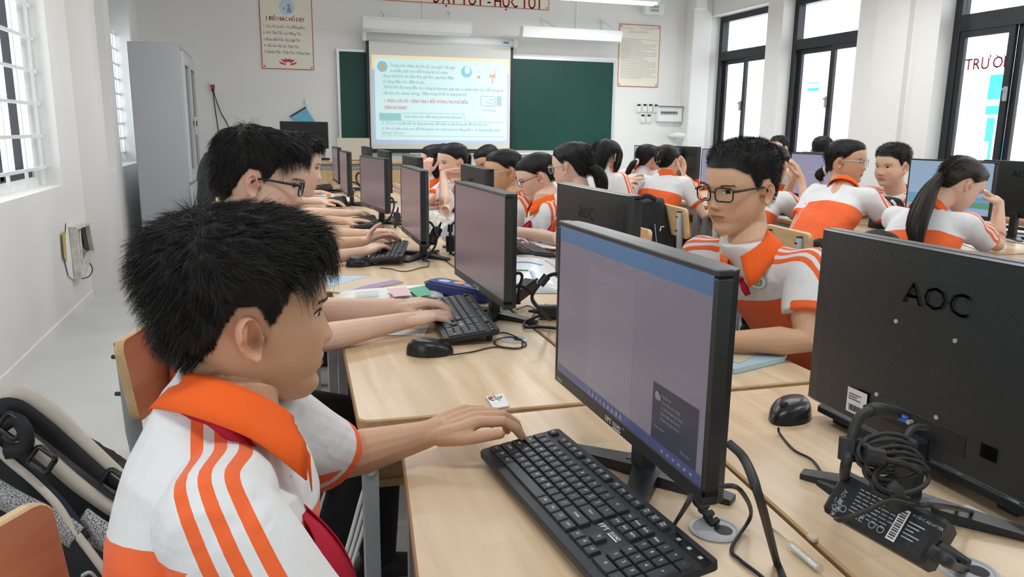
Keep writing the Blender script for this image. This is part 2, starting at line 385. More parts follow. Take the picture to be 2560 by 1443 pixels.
o = bal.build('balusters', M_FACADE, rail); o['kind'] = 'stuff'
bd = empty('building', (18, 9, -4), label='pale building across the yard with red lettering', cat='building')
MB().box((1.0, 3.0, 6.5), (2.0, 40, 19)).build('facade', M_FACADE, bd)
MB().box((-.35, 3.0, 6.86), (.7, 40, .10)).build('ledge', M_FACADE, bd)
for y, z, w_, h_ in ((16.62, 1.9, .26, 1.15), (16.05, 1.9, .30, 1.15), (17.6, 1.9, .5, 1.15), (13.6, 1.9, .5, 1.15), (27.2, 2.5, 1.9, 1.5), (21.0, 1.0, 1.0, 1.2), (12.3, 1.9, .5, 1.15)):
    fr = MB().box((-.04, y - 9, z + 4), (.10, w_, h_)).build('window', M_FWIN, bd)
    MB().box((-.10, y - 9, z + 4), (.03, .03, h_)).build('mullion', M_FACADE, fr)
MB().box((-.2, 15.55 - 9, 2.0 + 4), (.06, .42, 1.7)).build('banner', M_CYAN, bd)
MB().box((-.2, 15.3 - 9, .3 + 4), (.06, .5, 1.7)).build('banner', M_CYAN, bd)
MB().box((-.2, 22.6 - 9, 2.85 + 4), (.06, .5, .28)).build('banner', M_CYAN, bd)
t = MB(); put_text(t, 'TRƯ', .40, (-.72, 16.12 - 9, 6.93), (0, -1, 0), (0, 0, 1), sx=.95, bold=.006); 
for ch, y in (('O', 15.32), ('NG', 15.02)): put_text(t, ch, .40, (-.72, y - 9, 6.93), (0, -1, 0), (0, 0, 1), sx=.95, bold=.006)
put_text(t, ',', .30, (-.72, 15.06 - 9, 7.20), (0, -1, 0), (0, 0, 1)); put_text(t, '`', .34, (-.72, 15.26 - 9, 7.02), (0, -1, 0), (0, 0, 1), bold=.006)
o = t.build('lettering', M_RED, bd)
# ---------------------------------------------------------------- things on and before the front wall
M_PAPER = mat('cream_poster', (0.80, 0.78, 0.66), 0.6)
M_DARKTXT = mat('dark_print', (0.05, 0.05, 0.06), 0.6)
M_GREYTXT = mat('grey_print', (0.40, 0.40, 0.38), 0.6)
M_REDP = mat('red_print', (0.55, 0.06, 0.05), 0.6)
M_BLACKP = mat('black_plastic', (0.016, 0.017, 0.019), 0.42, spec=0.45, bump=(400, 0.12))
M_BLACKG = mat('black_gloss', (0.010, 0.011, 0.012), 0.2, spec=0.5)
M_RUBBER = mat('black_rubber', (0.014, 0.014, 0.015), 0.55)
M_WHITEP = mat('white_plastic', (0.80, 0.81, 0.79), 0.4)
M_OLDP = mat('beige_plastic', (0.60, 0.57, 0.48), 0.5)
M_PALEB = mat('pale_blue_print', (0.50, 0.66, 0.78), 0.6)
M_FACEP = mat('muted_figure_print', (0.30, 0.34, 0.40), 0.6)
FY = YF - 0.006
X3, Z3 = (1, 0, 0), (0, 0, 1)
def fpt(px, py, y=FY): p = aty(px, py, y); return p
def poster(name, x0, x1, z0, z1, label, y=FY, border=M_REDP):
    r = empty(name, ((x0 + x1) / 2, y, z0), label=label, cat='poster'); o = r.location
    MB().box(((x0 + x1) / 2, y - .004, (z0 + z1) / 2), (x1 - x0, .008, z1 - z0)).build('sheet', M_PAPER, r, origin=o)
    m = MB(); t = .008
    for a in ((x0, z0, x1, z0 + t), (x0, z1 - t, x1, z1), (x0, z0 + t, x0 + t, z1 - t), (x1 - t, z0 + t, x1, z1 - t)): rect_at(m, *a, (0, y - .0095, 0), X3, Z3)
    for cx, cz, sx, sz in ((x0 + .02, z0 + .02, 1, 1), (x1 - .02, z0 + .02, -1, 1), (x0 + .02, z1 - .02, 1, -1), (x1 - .02, z1 - .02, -1, -1)):
        poly_at(m, [(cx, cz), (cx + sx * .025, cz), (cx, cz + sz * .025)], (0, y - .0095, 0), X3, Z3)
    m.build('border', border, r, origin=o); return r
yy = FY - .0095
P = poster('rules_poster', .030, .608, 1.932, 2.79, 'cream poster with five short rules and a red lotus, left of the blackboard')
m = MB(); fit_text(m, '5 ĐIỀU BÁC HỒ DẠY', (aty(664, 50, yy)), aty(761, 55, yy), .062, bold=.0012); m.build('heading', M_REDP, P, origin=P.location)
m = MB()
for s, a, b in (('1. Yêu Tổ Quốc - Yêu Đồng Bào.', (658, 68), (764, 73)), ('2. Học Tập Tốt - Lao Động Tốt.', (658, 83), (754, 89)), ('3. Đoàn Kết Tốt - Kỷ Luật Tốt.', (659, 101), (751, 105)), ('4. Giữ Gìn Vệ Sinh Thật Tốt.', (660, 116), (748, 121)), ('5. Khiêm Tốn - Thật Thà - Dũng Cảm.', (661, 132), (776, 137))):
    fit_text(m, s, aty(*a, yy), aty(*b, yy), .042)
m.build('lettering', M_DARKTXT, P, origin=P.location)
m = MB(); c = aty(720, 155, yy)
for k in (-2, -1, 0, 1, 2):                                  # lotus
    a = k * .55; d = np.array((math.sin(a), math.cos(a))); n = np.array((d[1], -d[0])); L = .05 + .04 * (abs(k) == 2) + .015 * (abs(k) == 1)
    poly_at(m, [tuple(d * .012), tuple(d * L * .55 + n * .014), tuple(d * L), tuple(d * L * .55 - n * .014)], (c.x, yy, c.z - .012), X3, Z3)
for s in (-1, 1): poly_at(m, [(s * .02, -.002), (s * .075, .012), (s * .10, .03), (s * .085, -.004), (s * .03, -.018)][::s], (c.x, yy, c.z - .018), X3, Z3)
m.build('lotus_emblem', M_REDP, P, origin=P.location)
m = MB(); c = aty(717, 17, yy); poly_at(m, circ(0, 0, .088, 28), (c.x, yy, c.z), X3, Z3); d_ = m.build('round_picture', M_PALEB, P, origin=P.location)
m = MB(); poly_at(m, circ(.02, .02, .018, 10), (c.x, yy - .001, c.z), X3, Z3); poly_at(m, [(-.005, -.06), (.05, -.06), (.04, .0), (.01, .0)], (c.x, yy - .001, c.z), X3, Z3); poly_at(m, circ(-.03, -.02, .012, 10), (c.x, yy - .001, c.z), X3, Z3); m.build('figure_print', M_FACEP, P, origin=P.location)
P = poster('rules_poster', 4.482, 5.072, 1.861, 2.648, 'cream notice densely filled with small print, right of the blackboard')
m = MB(); rnd = random.Random(4)
fit_text(m, 'NỘI QUY PHÒNG TIN HỌC', aty(1574, 82, yy), aty(1622, 84, yy), .035)
fit_text(m, 'TRƯỜNG TRUNG HỌC CƠ SỞ', aty(1555, 71, yy), aty(1588, 73, yy), .02); fit_text(m, 'CỘNG HÒA XÃ HỘI CHỦ NGHĨA VIỆT NAM', aty(1596, 69, yy), aty(1645, 73, yy), .02)
fit_text(m, 'Độc lập - Tự do - Hạnh phúc', aty(1605, 73.5, yy), aty(1636, 76, yy), .02)
for k in range(25):
    z = 2.46 - .0205 * k; x = 4.515
    e = 5.03 - rnd.random() * (.02 if rnd.random() < .6 else .25)
    while x < e:
        w = min(.02 + rnd.random() * .035, e - x + .01); rect_at(m, x, z, x + w, z + .006, (0, yy, 0), X3, Z3); x += w + .008
m.build('small_print', M_GREYTXT, P, origin=P.location)['kind'] = 'stuff'
P = poster('banner', .55, 3.50, 2.755, 3.13, 'long cream banner with big red letters above the screen')
P['category'] = 'banner'
m = MB(); z0 = aty(1235, 16, yy).z; fit_text(m, 'HỌC TỐT', (aty(1234, 14, yy).x, yy, z0), (aty(1356, 20, yy).x, yy, z0 + .0), .19, bold=.004)
m.build('lettering', M_REDP, P, origin=P.location); m = MB(); fit_text(m, 'DẠY TỐT -', (aty(1082, 8, yy).x, yy, z0), (aty(1226, 13, yy).x, yy, z0), .19, bold=.004); m.build('lettering', M_REDP, P, origin=P.location)
# ---- blackboard
M_BOARD = mat('green_board', (0.008, 0.058, 0.044), 0.42, spec=0.35, noise=(1.5, 0.12, 5))
M_ALU = mat('aluminium', (0.62, 0.64, 0.65), 0.35, metal=0.6)
bb = empty('blackboard', (2.65, FY, 1.0), label='long dark green blackboard with aluminium frame behind the screen', cat='blackboard'); O = bb.location
MB().box((2.65, FY - .012, 1.59), (3.53, .02, 1.14)).build('writing_surface', M_BOARD, bb, origin=O)
m = MB()
for c, d in (((2.65, FY - .016, 2.17), (3.58, .032, .03)), ((2.65, FY - .016, 1.01), (3.58, .032, .03)), ((.88, FY - .016, 1.59), (.03, .032, 1.13)), ((4.42, FY - .016, 1.59), (.03, .032, 1.13))): m.box(c, d)
m.build('frame', M_ALU, bb, origin=O)
MB().box((3.0, FY - .05, .985), (2.6, .09, .018)).build('chalk_tray', M_WHITEP, bb, origin=O)
# ---- projector screen
SY = 9.50
M_SCR = mat('screen_fabric', (0.74, 0.75, 0.70), 0.8)
M_SLIDE = mat('projected_slide', (0.72, 0.74, 0.74), 0.8, emit=(0.20, 0.42, 0.43), estr=0.62)
M_SLIDE2 = mat('projected_yellow', (0.72, 0.72, 0.62), 0.8, emit=(0.45, 0.32, 0.08), estr=0.6)
M_SLIDE3 = mat('projected_lilac', (0.62, 0.66, 0.72), 0.8, emit=(0.10, 0.18, 0.34), estr=0.45)
M_SLT = mat('projected_text', (0.46, 0.54, 0.56), 0.8, emit=(0.08, 0.22, 0.26), estr=0.6)
M_SLR = mat('projected_red_text', (0.66, 0.42, 0.42), 0.8, emit=(0.22, 0.10, 0.12), estr=0.6)
M_SLTEAL = mat('projected_teal', (0.40, 0.60, 0.60), 0.8, emit=(0.04, 0.25, 0.24), estr=0.6)
M_SLOR = mat('projected_orange', (0.70, 0.52, 0.40), 0.8, emit=(0.3, 0.12, 0.05), estr=0.4)
M_SLB = mat('projected_blue', (0.35, 0.60, 0.68), 0.8, emit=(0.02, 0.22, 0.3), estr=0.6)
ps = empty('projector_screen', (2.13, SY, 1.0), label='pull-down projector screen showing a pale blue lesson slide', cat='projector screen'); O = ps.location
a, b_ = aty(907, 86, SY), aty(1288, 116, SY)
m = MB().tube([(a.x, SY, a.z - .02), (b_.x, SY, a.z - .02)], [.05, .05], 12); m.build('roller_case', M_WHITEMET, ps, smooth=True, origin=O)
m = MB(); m.box((a.x + .01, SY, a.z - .02), (.05, .11, .11), bev=.01); m.box((b_.x - .01, SY, a.z - .02), (.05, .11, .11), bev=.01); m.build('end_cap', M_WHITEP, ps, origin=O)
m = MB(); e = aty(1267, 107, SY - .055); rect_at(m, e.x - .04, e.z - .012, e.x + .03, e.z + .012, (0, SY - .054, 0), X3, Z3); m.build('sticker', mat('blue_sticker', (.05, .28, .55), .5), ps, origin=O)
xl, xr, zb, zt = aty(921, 378, SY).x, aty(1280, 384, SY).x, aty(1100, 380, SY).z, a.z - .05
MB().box(((xl + xr) / 2, SY, (zb + zt) / 2), (xr - xl, .004, zt - zb)).build('black_margin', M_BLACKP, ps, origin=O)
MB().box(((xl + xr) / 2, SY - .003, (zb + .035 + zt) / 2), (xr - xl - .07, .004, zt - zb - .035)).build('fabric', M_SCR, ps, origin=O)
MB().cyl((xl - .01, SY, zb), (xr + .01, SY, zb), .014, 8).build('weight_bar', M_BLACKP, ps, origin=O)
def sp(cx, cy, k=0): return aty(860 + cx / 3.657, 20 + cy / 3.657, SY - .0055 - .0006 * k)
def squad(mb, pts, k): 
    P = [sp(x, y, k) for x, y in pts]; mb.add([(p.x, SY - .0055 - .0006 * k, p.z) for p in P], [tuple(range(len(P)))])
m = MB(); squad(m, [(250, 425), (262, 1245), (1505, 1240), (1510, 470)], 0); sl = m.build('projected_slide', M_SLIDE3, ps, origin=O)
m = MB(); squad(m, [(250, 425), (251, 560), (1509, 600), (1510, 470)], 1); m.build('slide_top_band', M_SLIDE2, sl, origin=None); bpy.data.objects['slide_top_band'].location = -O
def schild(name, mb, mt): o = mb.build(name, mt, sl); o.location = -O; return o
m = MB(); squad(m, [(300, 455), (278, 480), (292, 1190), (305, 1205), (1470, 1215), (1484, 1195), (1490, 520), (1475, 500)], 2); schild('slide_page', m, M_SLIDE)
m = MB()
for s, A, B in (('Trong suốt chiều dài lịch sử, con người đã nghĩ', (420, 535), (1015, 560)), ('ra nhiều cách trao đổi thông tin với nhau:', (420, 585), (950, 604)), ('dùng chim bồ câu đưa thư, gửi thư qua bưu điện,', (355, 632), (1008, 652)), ('sử dụng điện báo, điện thoại,...', (355, 684), (752, 694)), ('Thế kỉ XX đã mang đến cho chúng ta Internet, giúp tạo ra nhiều kênh trao đổi thông tin', (360, 733), (1452, 768)), ('rất hữu ích, nhanh chóng,... Một trong số đó là mạng xã hội.', (360, 790), (1125, 804))):
    fit_text(m, s, sp(*A, 3), sp(*B, 3), .052, bold=.0008)
for s, A, B in (('1. Ở lớp 6 em đã biết sử dụng Internet để nhận và gửi thông tin. Đó là cách nào?', (350, 1064), (1322, 1078)), ('2. Em có biết cách trao đổi thông tin nào trên Internet đang được sử dụng nhiều nhất', (350, 1112), (1428, 1130)), ('không? Tại sao?', (350, 1152), (548, 1155)), ('Cách thức trao đổi thông tin trên Internet', (545, 1004), (1080, 1012))):
    fit_text(m, s, sp(*A, 3), sp(*B, 3), .046, bold=.0012)
schild('slide_text', m, M_SLT)
m = MB(); fit_text(m, '1. MẠNG XÃ HỘI - KÊNH TRAO ĐỔI THÔNG TIN PHỔ BIẾN', sp(365, 862, 3), sp(1130, 878, 3), .055, bold=.001); schild('slide_heading', m, M_SLR); m = MB(); fit_text(m, 'TRÊN INTERNET', sp(365, 925, 3), sp(580, 928, 3), .055, bold=.001); schild('slide_heading', m, M_SLR)
m = MB(); squad(m, [(320, 960), (326, 1025), (524, 1028), (520, 963)], 3); schild('slide_tab', m, M_SLTEAL)
m = MB(); fit_text(m, 'Hoạt động 1', sp(345, 1004, 4), sp(512, 1007, 4), .046); schild('slide_tab_text', m, M_SLT)
m = MB()
for p, q in (((326, 1030), (1470, 1048)), ((1095, 968), (1102, 1030)), ((530, 960), (1095, 968)), ((335, 1168), (1470, 1178))):
    A, B = sp(*p, 3), sp(*q, 3); m.tube([A, B], [.003, .003], 4)
schild('slide_frame_line', m, M_SLTEAL)
def sdisc(name, cx, cy, r, mt, k=3, ry=None):
    c = sp(cx, cy, k); m = MB(); m.add([(c.x + x, SY - .0055 - .0006 * k, c.z + z) for x, z in circ(0, 0, r, 20, ry)], [tuple(range(20))]); return schild(name, m, mt)
sdisc('slide_badge', 350, 535, .062, M_SLB); sdisc('slide_badge_figure', 350, 540, .03, M_SLOR, 4, .04); sdisc('slide_globe', 1120, 585, .068, M_SLB); sdisc('slide_globe_land', 1128, 570, .035, M_SLIDE, 4, .045)
m = MB(); squad(m, [(1330, 570), (1332, 640), (1385, 642), (1383, 565)], 3); squad(m, [(1350, 645), (1350, 690), (1362, 690), (1362, 645)], 3); squad(m, [(1218, 620), (1218, 645), (1250, 645), (1240, 615)], 3); schild('slide_mailbox', m, M_SLOR)
sdisc('slide_mailbox_top', 1355, 585, .035, M_SLIDE, 4)
m = MB()
for p, q in (((1252, 805), (1254, 893)), ((1254, 893), (1382, 897)), ((1382, 897), (1382, 810)), ((1382, 810), (1252, 805)), ((1325, 838), (1368, 840)), ((1318, 900), (1318, 915)), ((1260, 932), (1390, 945)), ((1300, 858), (1360, 880))): m.tube([sp(*p, 3), sp(*q, 3)], [.004, .004], 4)
squad(m, [(1395, 805), (1396, 895), (1440, 898), (1439, 808)], 3); schild('slide_computer_drawing', m, M_SLT)
# ---- blackboard lamps on wall brackets
LYm = 9.14
lp = None
for i, (pl, pr, arms, label) in enumerate((((905, 62), (1176, 68), ((960, 29), (1125, 32)), 'white trough lamp on two brackets above the projector screen'), ((1303, 83), (1549, 92), ((1357, 48), (1506, 53)), 'white trough lamp on two brackets beside the small-print notice'))):
    A, B = aty(*pl, LYm), aty(*pr, LYm); r = empty('board_lamp', A, label=label, cat='lamp'); w_ = B.x - A.x; zc = (A.z + B.z) / 2
    prof = [(.08, -.075), (.07, -.083), (-.05, -.055), (-.085, .035), (-.06, .07), (.03, .075), (.06, .04)]
    m = MB(); V = []
    for x in (0, w_): V += [(A.x + x, LYm + p[0] * (1 if i == 0 else 1), zc + p[1]) for p in prof]
    n = len(prof); m.add(V, [tuple(range(n))[::-1], tuple(range(n, 2 * n))] + [(j, (j + 1) % n, n + (j + 1) % n, n + j) for j in range(n)]); m.build('reflector', M_WHITEMET, r, origin=A)
    m = MB()
    for q in arms:
        wl = aty(*q, YF - .01); at = Vector((wl.x - (.12 if i == 0 else -.02), LYm + .0, zc + .07)); wl2 = Vector((wl.x, wl.y, wl.z))
        k = MB().cyl(wl2, at, .009, 6).cyl(wl2, (wl2.x, wl2.y, zc + .02), .007, 6).cyl((wl2.x, YF - .02, wl2.z), (wl2.x, YF, wl2.z), .025, 8); k.cyl((at.x, at.y, at.z - .03), (at.x, at.y, at.z + .01), .012, 6); k.build('bracket_arm', M_WHITEMET, r, origin=A)
    MB().cyl((A.x + .06, LYm + .05, zc - .05), (B.x - .06, LYm + .05, zc - .05), .014, 8).build('tube', M_WHITEP, r, origin=A)
# ---- ceiling tube lamps
M_TUBE = mat('lit_tube', (1, 1, 1), 0.4, emit=(0.95, 0.98, 1.0), estr=6)
for i, (lx, ly) in enumerate(LAMPS):
    zl = 2.66 if i == 9 else 2.72; r = empty('ceiling_lamp', (lx, ly, zl), label=('lit ceiling tube lamp in front of the banner' if i == 9 else 'hanging ceiling tube lamp over the %s, %s row from the back wall' % (('boys row', 'aisle', 'window block')[i % 3], ('first', 'second', 'third')[i // 3])), cat='lamp')
    if i != 9: r['group'] = 'ceiling tube lamps'
    m = MB().box((0, 0, .035), (1.22, .16, .03), bev=.01); m.build('housing', M_WHITEMET, r)
    for s in (-1, 1): MB().cyl((-.58, s * .04, .008), (.58, s * .04, .008), .013, 8).build('lamp_tube', M_TUBE, r)
    for s in (-1, 1): MB().cyl((s * .45, 0, .05), (s * .45, 0, CEIL - zl), .005, 6).build('hanging_rod', M_WHITEMET, r)
# ---- electrics in the corner
def wallbox(name, px0, py0, px1, py1, y, dep, m_, label=None, cat=None, parent=None):
    a, b_ = aty(px0, py1, y), aty(px1, py0, y)
    return MB().box(((a.x + b_.x) / 2, y + dep / 2, (a.z + b_.z) / 2), (b_.x - a.x, dep, b_.z - a.z), bev=.006), a, b_
sw = empty('switch_panel', aty(1615, 300, YF), label='white switch plates with round dials beside the breaker box', cat='switch'); O = sw.location
for (px, py) in ((1596, 270), (1611, 270), (1625, 270), (1639, 271), (1606, 296), (1621, 296)):
    p = aty(px, py, YF - .012); pl = MB().box((p.x, YF - .012, p.z), (.07, .024, .12), bev=.005).build('switch_plate', M_WHITEP, sw, origin=O)
    c = MB().box((p.x, YF - .026, p.z + .038), (.045, .006, .024)).build('rocker', M_BLACKP, pl); c.location = -Vector(O)
    d = MB().cyl((p.x, YF - .02, p.z - .022), (p.x, YF - .040, p.z - .022), .023, 14).build('dial', M_WHITEMET, pl); d.location = -Vector(O)
m, a, b_ = wallbox('breaker', 1644, 266, 1707, 304, YF - .08, .08, M_WHITEP)
bk = m.build('breaker_box', M_WHITEP, None, origin=((a.x + b_.x) / 2, YF, a.z)); tag(bk, 'white breaker box with a row of breakers, near the corner', 'breaker box')
O = Vector(bk.location); k = MB().box(((a.x + b_.x) / 2 - .02, YF - .083, (a.z + b_.z) / 2 + .015), (.26, .008, .05)).build('breaker_row', mat('grey_breakers', (.45, .45, .45), .5), bk); k.location = -O
for q in range(7):
    k = MB().box(((a.x + b_.x) / 2 - .125 + .035 * q, YF - .09, (a.z + b_.z) / 2 + .015), (.018, .012, .02)).build('breaker', M_DARKTXT, bk); k.location = -O
k = MB().box(((a.x + b_.x) / 2, YF - .09, b_.z - .006), (b_.x - a.x, .05, .008)).build('smoky_cover', M_DARKTXT, bk); k.location = -O
pp = empty('drain_pipe', aty(1718, 340, 9.45), label='white pipe bending down in the far right corner', cat='pipe'); O = pp.location
a, b_ = aty(1690, 338, 9.45), aty(1716, 338, 9.45)
MB().tube(spline([(a.x - .02, YF, a.z), (a.x - .01, 9.47, a.z), (b_.x - .06, 9.45, a.z), (b_.x, 9.45, a.z - .05), (b_.x, 9.45, a.z - .3), (b_.x, 9.45, 0)], 6), .035, 10).build('pipe_run', M_WHITEP, pp, smooth=True, origin=O)
MB().cyl((b_.x, 9.45, a.z - .14), (b_.x, 9.45, a.z - .07), .042, 10).build('pipe_joint', M_WHITEP, pp, origin=O)
m, a, b_ = wallbox('x', 1612, 8, 1662, 33, 9.42, .1, M_WHITEP)
jb = m.build('junction_box', M_WHITEP, None, origin=((a.x + b_.x) / 2, 9.42, a.z)); tag(jb, 'white box with dark slots under the ceiling, right of the tube lamp', 'box'); O = Vector(jb.location)
for z in (.3, .62): k = MB().box(((a.x + b_.x) / 2, 9.418, a.z + (b_.z - a.z) * z), (.12, .006, .03)).build('slot', M_GREYTXT, jb); k.location = -O
m = MB()
for q in range(4): m.tube(spline([((a.x + b_.x) / 2 + .03 * q - .05, 9.5, b_.z - .02), ((a.x + b_.x) / 2 + .05 * q, 9.5, b_.z + .1), ((a.x + b_.x) / 2 + .04 * q + .1, 9.55, b_.z + .3)], 4), .006, 5)
k = m.build('cable', M_WHITEP, jb); k.location = -O
m, a, b_ = wallbox('x', 1741, -10, 1770, 21, 9.3, .15, M_WHITEP); tag(m.build('wall_speaker', M_WHITEP, None, origin=((a.x + b_.x) / 2, 9.3, a.z)), 'small white box high in the far right corner', 'box')
for px in (1058, 1443):
    p = aty(px, 10, YF - .006); struct('trim_%d' % (6 if px == 1058 else 7), MB().box((p.x, YF - .006, 2.85), (.022, .012, .9)), M_TRIMW)
# ---- socket with hanging cords, blue folder on a hook
p = aty(532, 219, YF - .012); s_ = empty('wall_socket', p, label='red and white wall socket with two thin cords', cat='socket')
MB().box(tuple(p), (.075, .024, .11), bev=.005).build('socket_plate', M_WHITEP, s_, origin=p)
MB().box((p.x, p.y - .02, p.z + .01), (.045, .016, .045), bev=.004).build('red_plug', mat('red_plug', (.45, .04, .05), .5), s_, origin=p)
MB().box((p.x, p.y - .02, p.z - .03), (.03, .02, .03), bev=.004).build('black_plug', M_BLACKP, s_, origin=p)
for e in ((548, 350), (580, 350)):
    q = aty(*e, YF - .01); MB().tube(spline([(p.x, p.y - .02, p.z - .03), (p.x + (q.x - p.x) * .35, YF - .012, p.z - .25), (q.x, YF - .01, q.z), (q.x, YF - .01, .25)], 6), .005, 5).build('cord', M_RUBBER, s_, origin=p)
c = aty(764, 268, YF - .01); fo = empty('folder', c, label='light blue plastic folder hanging crooked above the teacher monitor', cat='folder')
U, V_ = Vector((math.cos(.55), 0, math.sin(.55))), Vector((-math.sin(.55), 0, math.cos(.55))); q = lambda x, y, o=0: tuple(Vector((c.x, YF - .012 - o, c.z)) + U * x + V_ * y)
m = MB()
for o_, e in ((0, 0), (.008, 0)): pass
def slab(x0, y0, x1, y1, o0, o1): return MB().add([q(x0, y0, o0), q(x1, y0, o0), q(x1, y1, o0), q(x0, y1, o0), q(x0, y0, o1), q(x1, y0, o1), q(x1, y1, o1), q(x0, y1, o1)], [(0, 1, 2, 3), (7, 6, 5, 4), (0, 4, 5, 1), (1, 5, 6, 2), (2, 6, 7, 3), (3, 7, 4, 0)])
slab(-.20, -.27, .0, -.004, 0, .008).build('sheet', mat('sky_blue_plastic', (.16, .48, .66), .35), fo, origin=c)
slab(-.21, -.012, .005, .006, -.002, .011).build('dark_spine', mat('navy_plastic', (.015, .025, .10), .4), fo, origin=c)
MB().box((c.x + .01, YF - .01, c.z + .06), (.03, .02, .07), bev=.004).build('hook', M_WHITEP, fo, origin=c)
# ---- steel cabinet at the left
CX0, CX1, CY0, CY1, CH = -1.02, -.627, 7.2, 8.42, 1.947
cb = empty('steel_cabinet', ((CX0 + CX1) / 2, (CY0 + CY1) / 2, 0), label='tall grey steel cabinet with narrow glass doors by the left wall', cat='cabinet'); O = cb.location
MB().box(((CX0 + CX1) / 2, (CY0 + CY1) / 2, CH / 2), (CX1 - CX0, CY1 - CY0, CH), bev=.006).build('body', M_STEEL, cb, origin=O)
for k in range(2):
    y0 = CY0 + .03 + k * .58; y1 = y0 + .57; f = MB(); z0, z1 = .80, CH - .06; xx = CX1 + .012
    for c, d in (((xx, y0 + .05, (z0 + z1) / 2), (.024, .10, z1 - z0)), ((xx, y1 - .05, (z0 + z1) / 2), (.024, .10, z1 - z0)), ((xx, (y0 + y1) / 2, z0 + .05), (.024, .37, .10)), ((xx, (y0 + y1) / 2, z1 - .05), (.024, .37, .10))): f.box(c, d)
    dr = f.build('upper_door', mat('pale_steel', (.50, .52, .53), .4), cb, origin=O)
    g = MB().box((xx - .006, (y0 + y1) / 2, (z0 + z1) / 2), (.006, .38, z1 - z0 - .18)).build('pane', mat('dark_glass', (.05, .055, .06), .12), dr); g.location = -O
    h = MB().cyl((xx + .03, y1 - .05 if k == 0 else y0 + .05, 1.2), (xx + .03, y1 - .05 if k == 0 else y0 + .05, 1.36), .008, 6).build('handle', M_ALU, dr); h.location = -O
    MB().box((xx, (y0 + y1) / 2, .42), (.024, .565, .70), bev=.004).build('lower_door', mat('pale_steel', (.5, .52, .53), .4), cb, origin=O)
lk = MB().box((CX1 + .04, CY0 + .62, 1.30), (.03, .03, .05), bev=.005).build('padlock', M_BLACKP, cb, origin=O)
# ---- broken box let into the left wall
wb = empty('recessed_box', (XL, 6.05, .2), label='broken grey outlet box in rough plaster, low on the left wall', cat='box'); O = wb.location
M_PLASTER = mat('rough_plaster', (.62, .61, .56), .9, noise=(25, .2, 5), bump=(60, .8))
M_CEMENT = mat('cement', (.24, .24, .23), .9, noise=(40, .35, 5), bump=(80, .8))
def wallp(px, py, o=0.0): p = atx(px, py, XL + o); return (XL + o, p.y, p.z)
m = MB(); rim = [(166, 557), (210, 552), (222, 605), (228, 640), (222, 675), (190, 703), (172, 690), (160, 640), (163, 600)]
cc = np.mean([wallp(*q, .014) for q in rim], axis=0); m.add([wallp(*q, .001) for q in rim] + [wallp(*q, .010) for q in rim] + [cc], [((j + 1) % 9, j, 9 + j, 9 + (j + 1) % 9) for j in range(9)] + [(9 + (j + 1) % 9, 9 + j, 18) for j in range(9)]); m.build('plaster_patch', M_WALL, wb, origin=O)
fr = [(172, 568), (207, 556), (221, 628), (186, 698)]
A = [np.array(wallp(*q, .014)) for q in fr]; cen = sum(A) / 4; m = MB()
for i in range(4):
    p, q = A[i], A[(i + 1) % 4]; pi, qi = cen + (p - cen) * .86, cen + (q - cen) * .86; d = np.array((.045, 0, 0))
    m.add([p, q, qi, pi, p + d, q + d, qi + d, pi + d], [(0, 1, 2, 3), (7, 6, 5, 4), (0, 4, 5, 1), (1, 5, 6, 2), (2, 6, 7, 3), (3, 7, 4, 0)])
m.build('box_rim', M_PLASTER, wb, origin=O)
I = [cen + (p - cen) * .9 + np.array((.004, 0, 0)) for p in A]; MB().add(I, [(0, 1, 2, 3)]).build('cement_back', M_CEMENT, wb, origin=O)
mid0, mid1 = I[1] * .35 + I[0] * .65, I[2] * .35 + I[3] * .65
d = np.array((.012, 0, 0)); MB().add([mid0 + (I[1] - mid0) * .45 + d, I[1] + d, I[2] + d, mid1 + (I[2] - mid1) * .5 + (mid0 - mid1) * .3 + d], [(0, 1, 2, 3)]).build('dark_opening', M_BLACKP, wb, origin=O)
s0, s1 = [np.array(wallp(*q, .03)) for q in ((196, 560), (206, 690))]; MB().tube([s0, s1], [.012, .012], 6).build('divider', M_PLASTER, wb, origin=O)
s = [np.array(wallp(*q, .016)) for q in ((155, 580), (163, 578), (168, 655), (160, 645))]; MB().add(s, [(0, 1, 2, 3)]).build('yellow_edge', mat('yellow_foam', (.55, .40, .17), .8), wb, origin=O)
MB().tube(spline([wallp(222, 655, .03), wallp(231, 672, .06), wallp(224, 690, .07), wallp(206, 697, .06)], 5), .004, 5).build('loose_wire', M_RUBBER, wb, origin=O)
# ---------------------------------------------------------------- desks
DZ = 0.75
M_DESK = wood('rubberwood', (0.80, 0.635, 0.445), (0.62, 0.455, 0.285), 'y', 1.0, 0.30)
M_DESKEDGE = wood('rubberwood_edge', (0.55, 0.36, 0.18), (0.45, 0.28, 0.13), 'y', 1.0, 0.4, blocks=False)
M_PANELW = wood('wood_panel', (0.66, 0.48, 0.28), (0.55, 0.37, 0.19), 'y', .8, 0.4)
M_GREYMET = mat('grey_metal_tube', (0.33, 0.35, 0.37), 0.4, spec=0.5)
def round_poly(P, r, n=4):
    out = []; m = len(P)
    for i in range(m):
        p, a, b = Vector(P[i]), Vector(P[i - 1]), Vector(P[(i + 1) % m]); da, db = (a - p).normalized(), (b - p).normalized()
        s, e = p + da * r, p + db * r
        for k in range(n + 1):
            t = k / n; out.append(tuple((1 - t) ** 2 * s + 2 * t * (1 - t) * p + t * t * e))
    return out
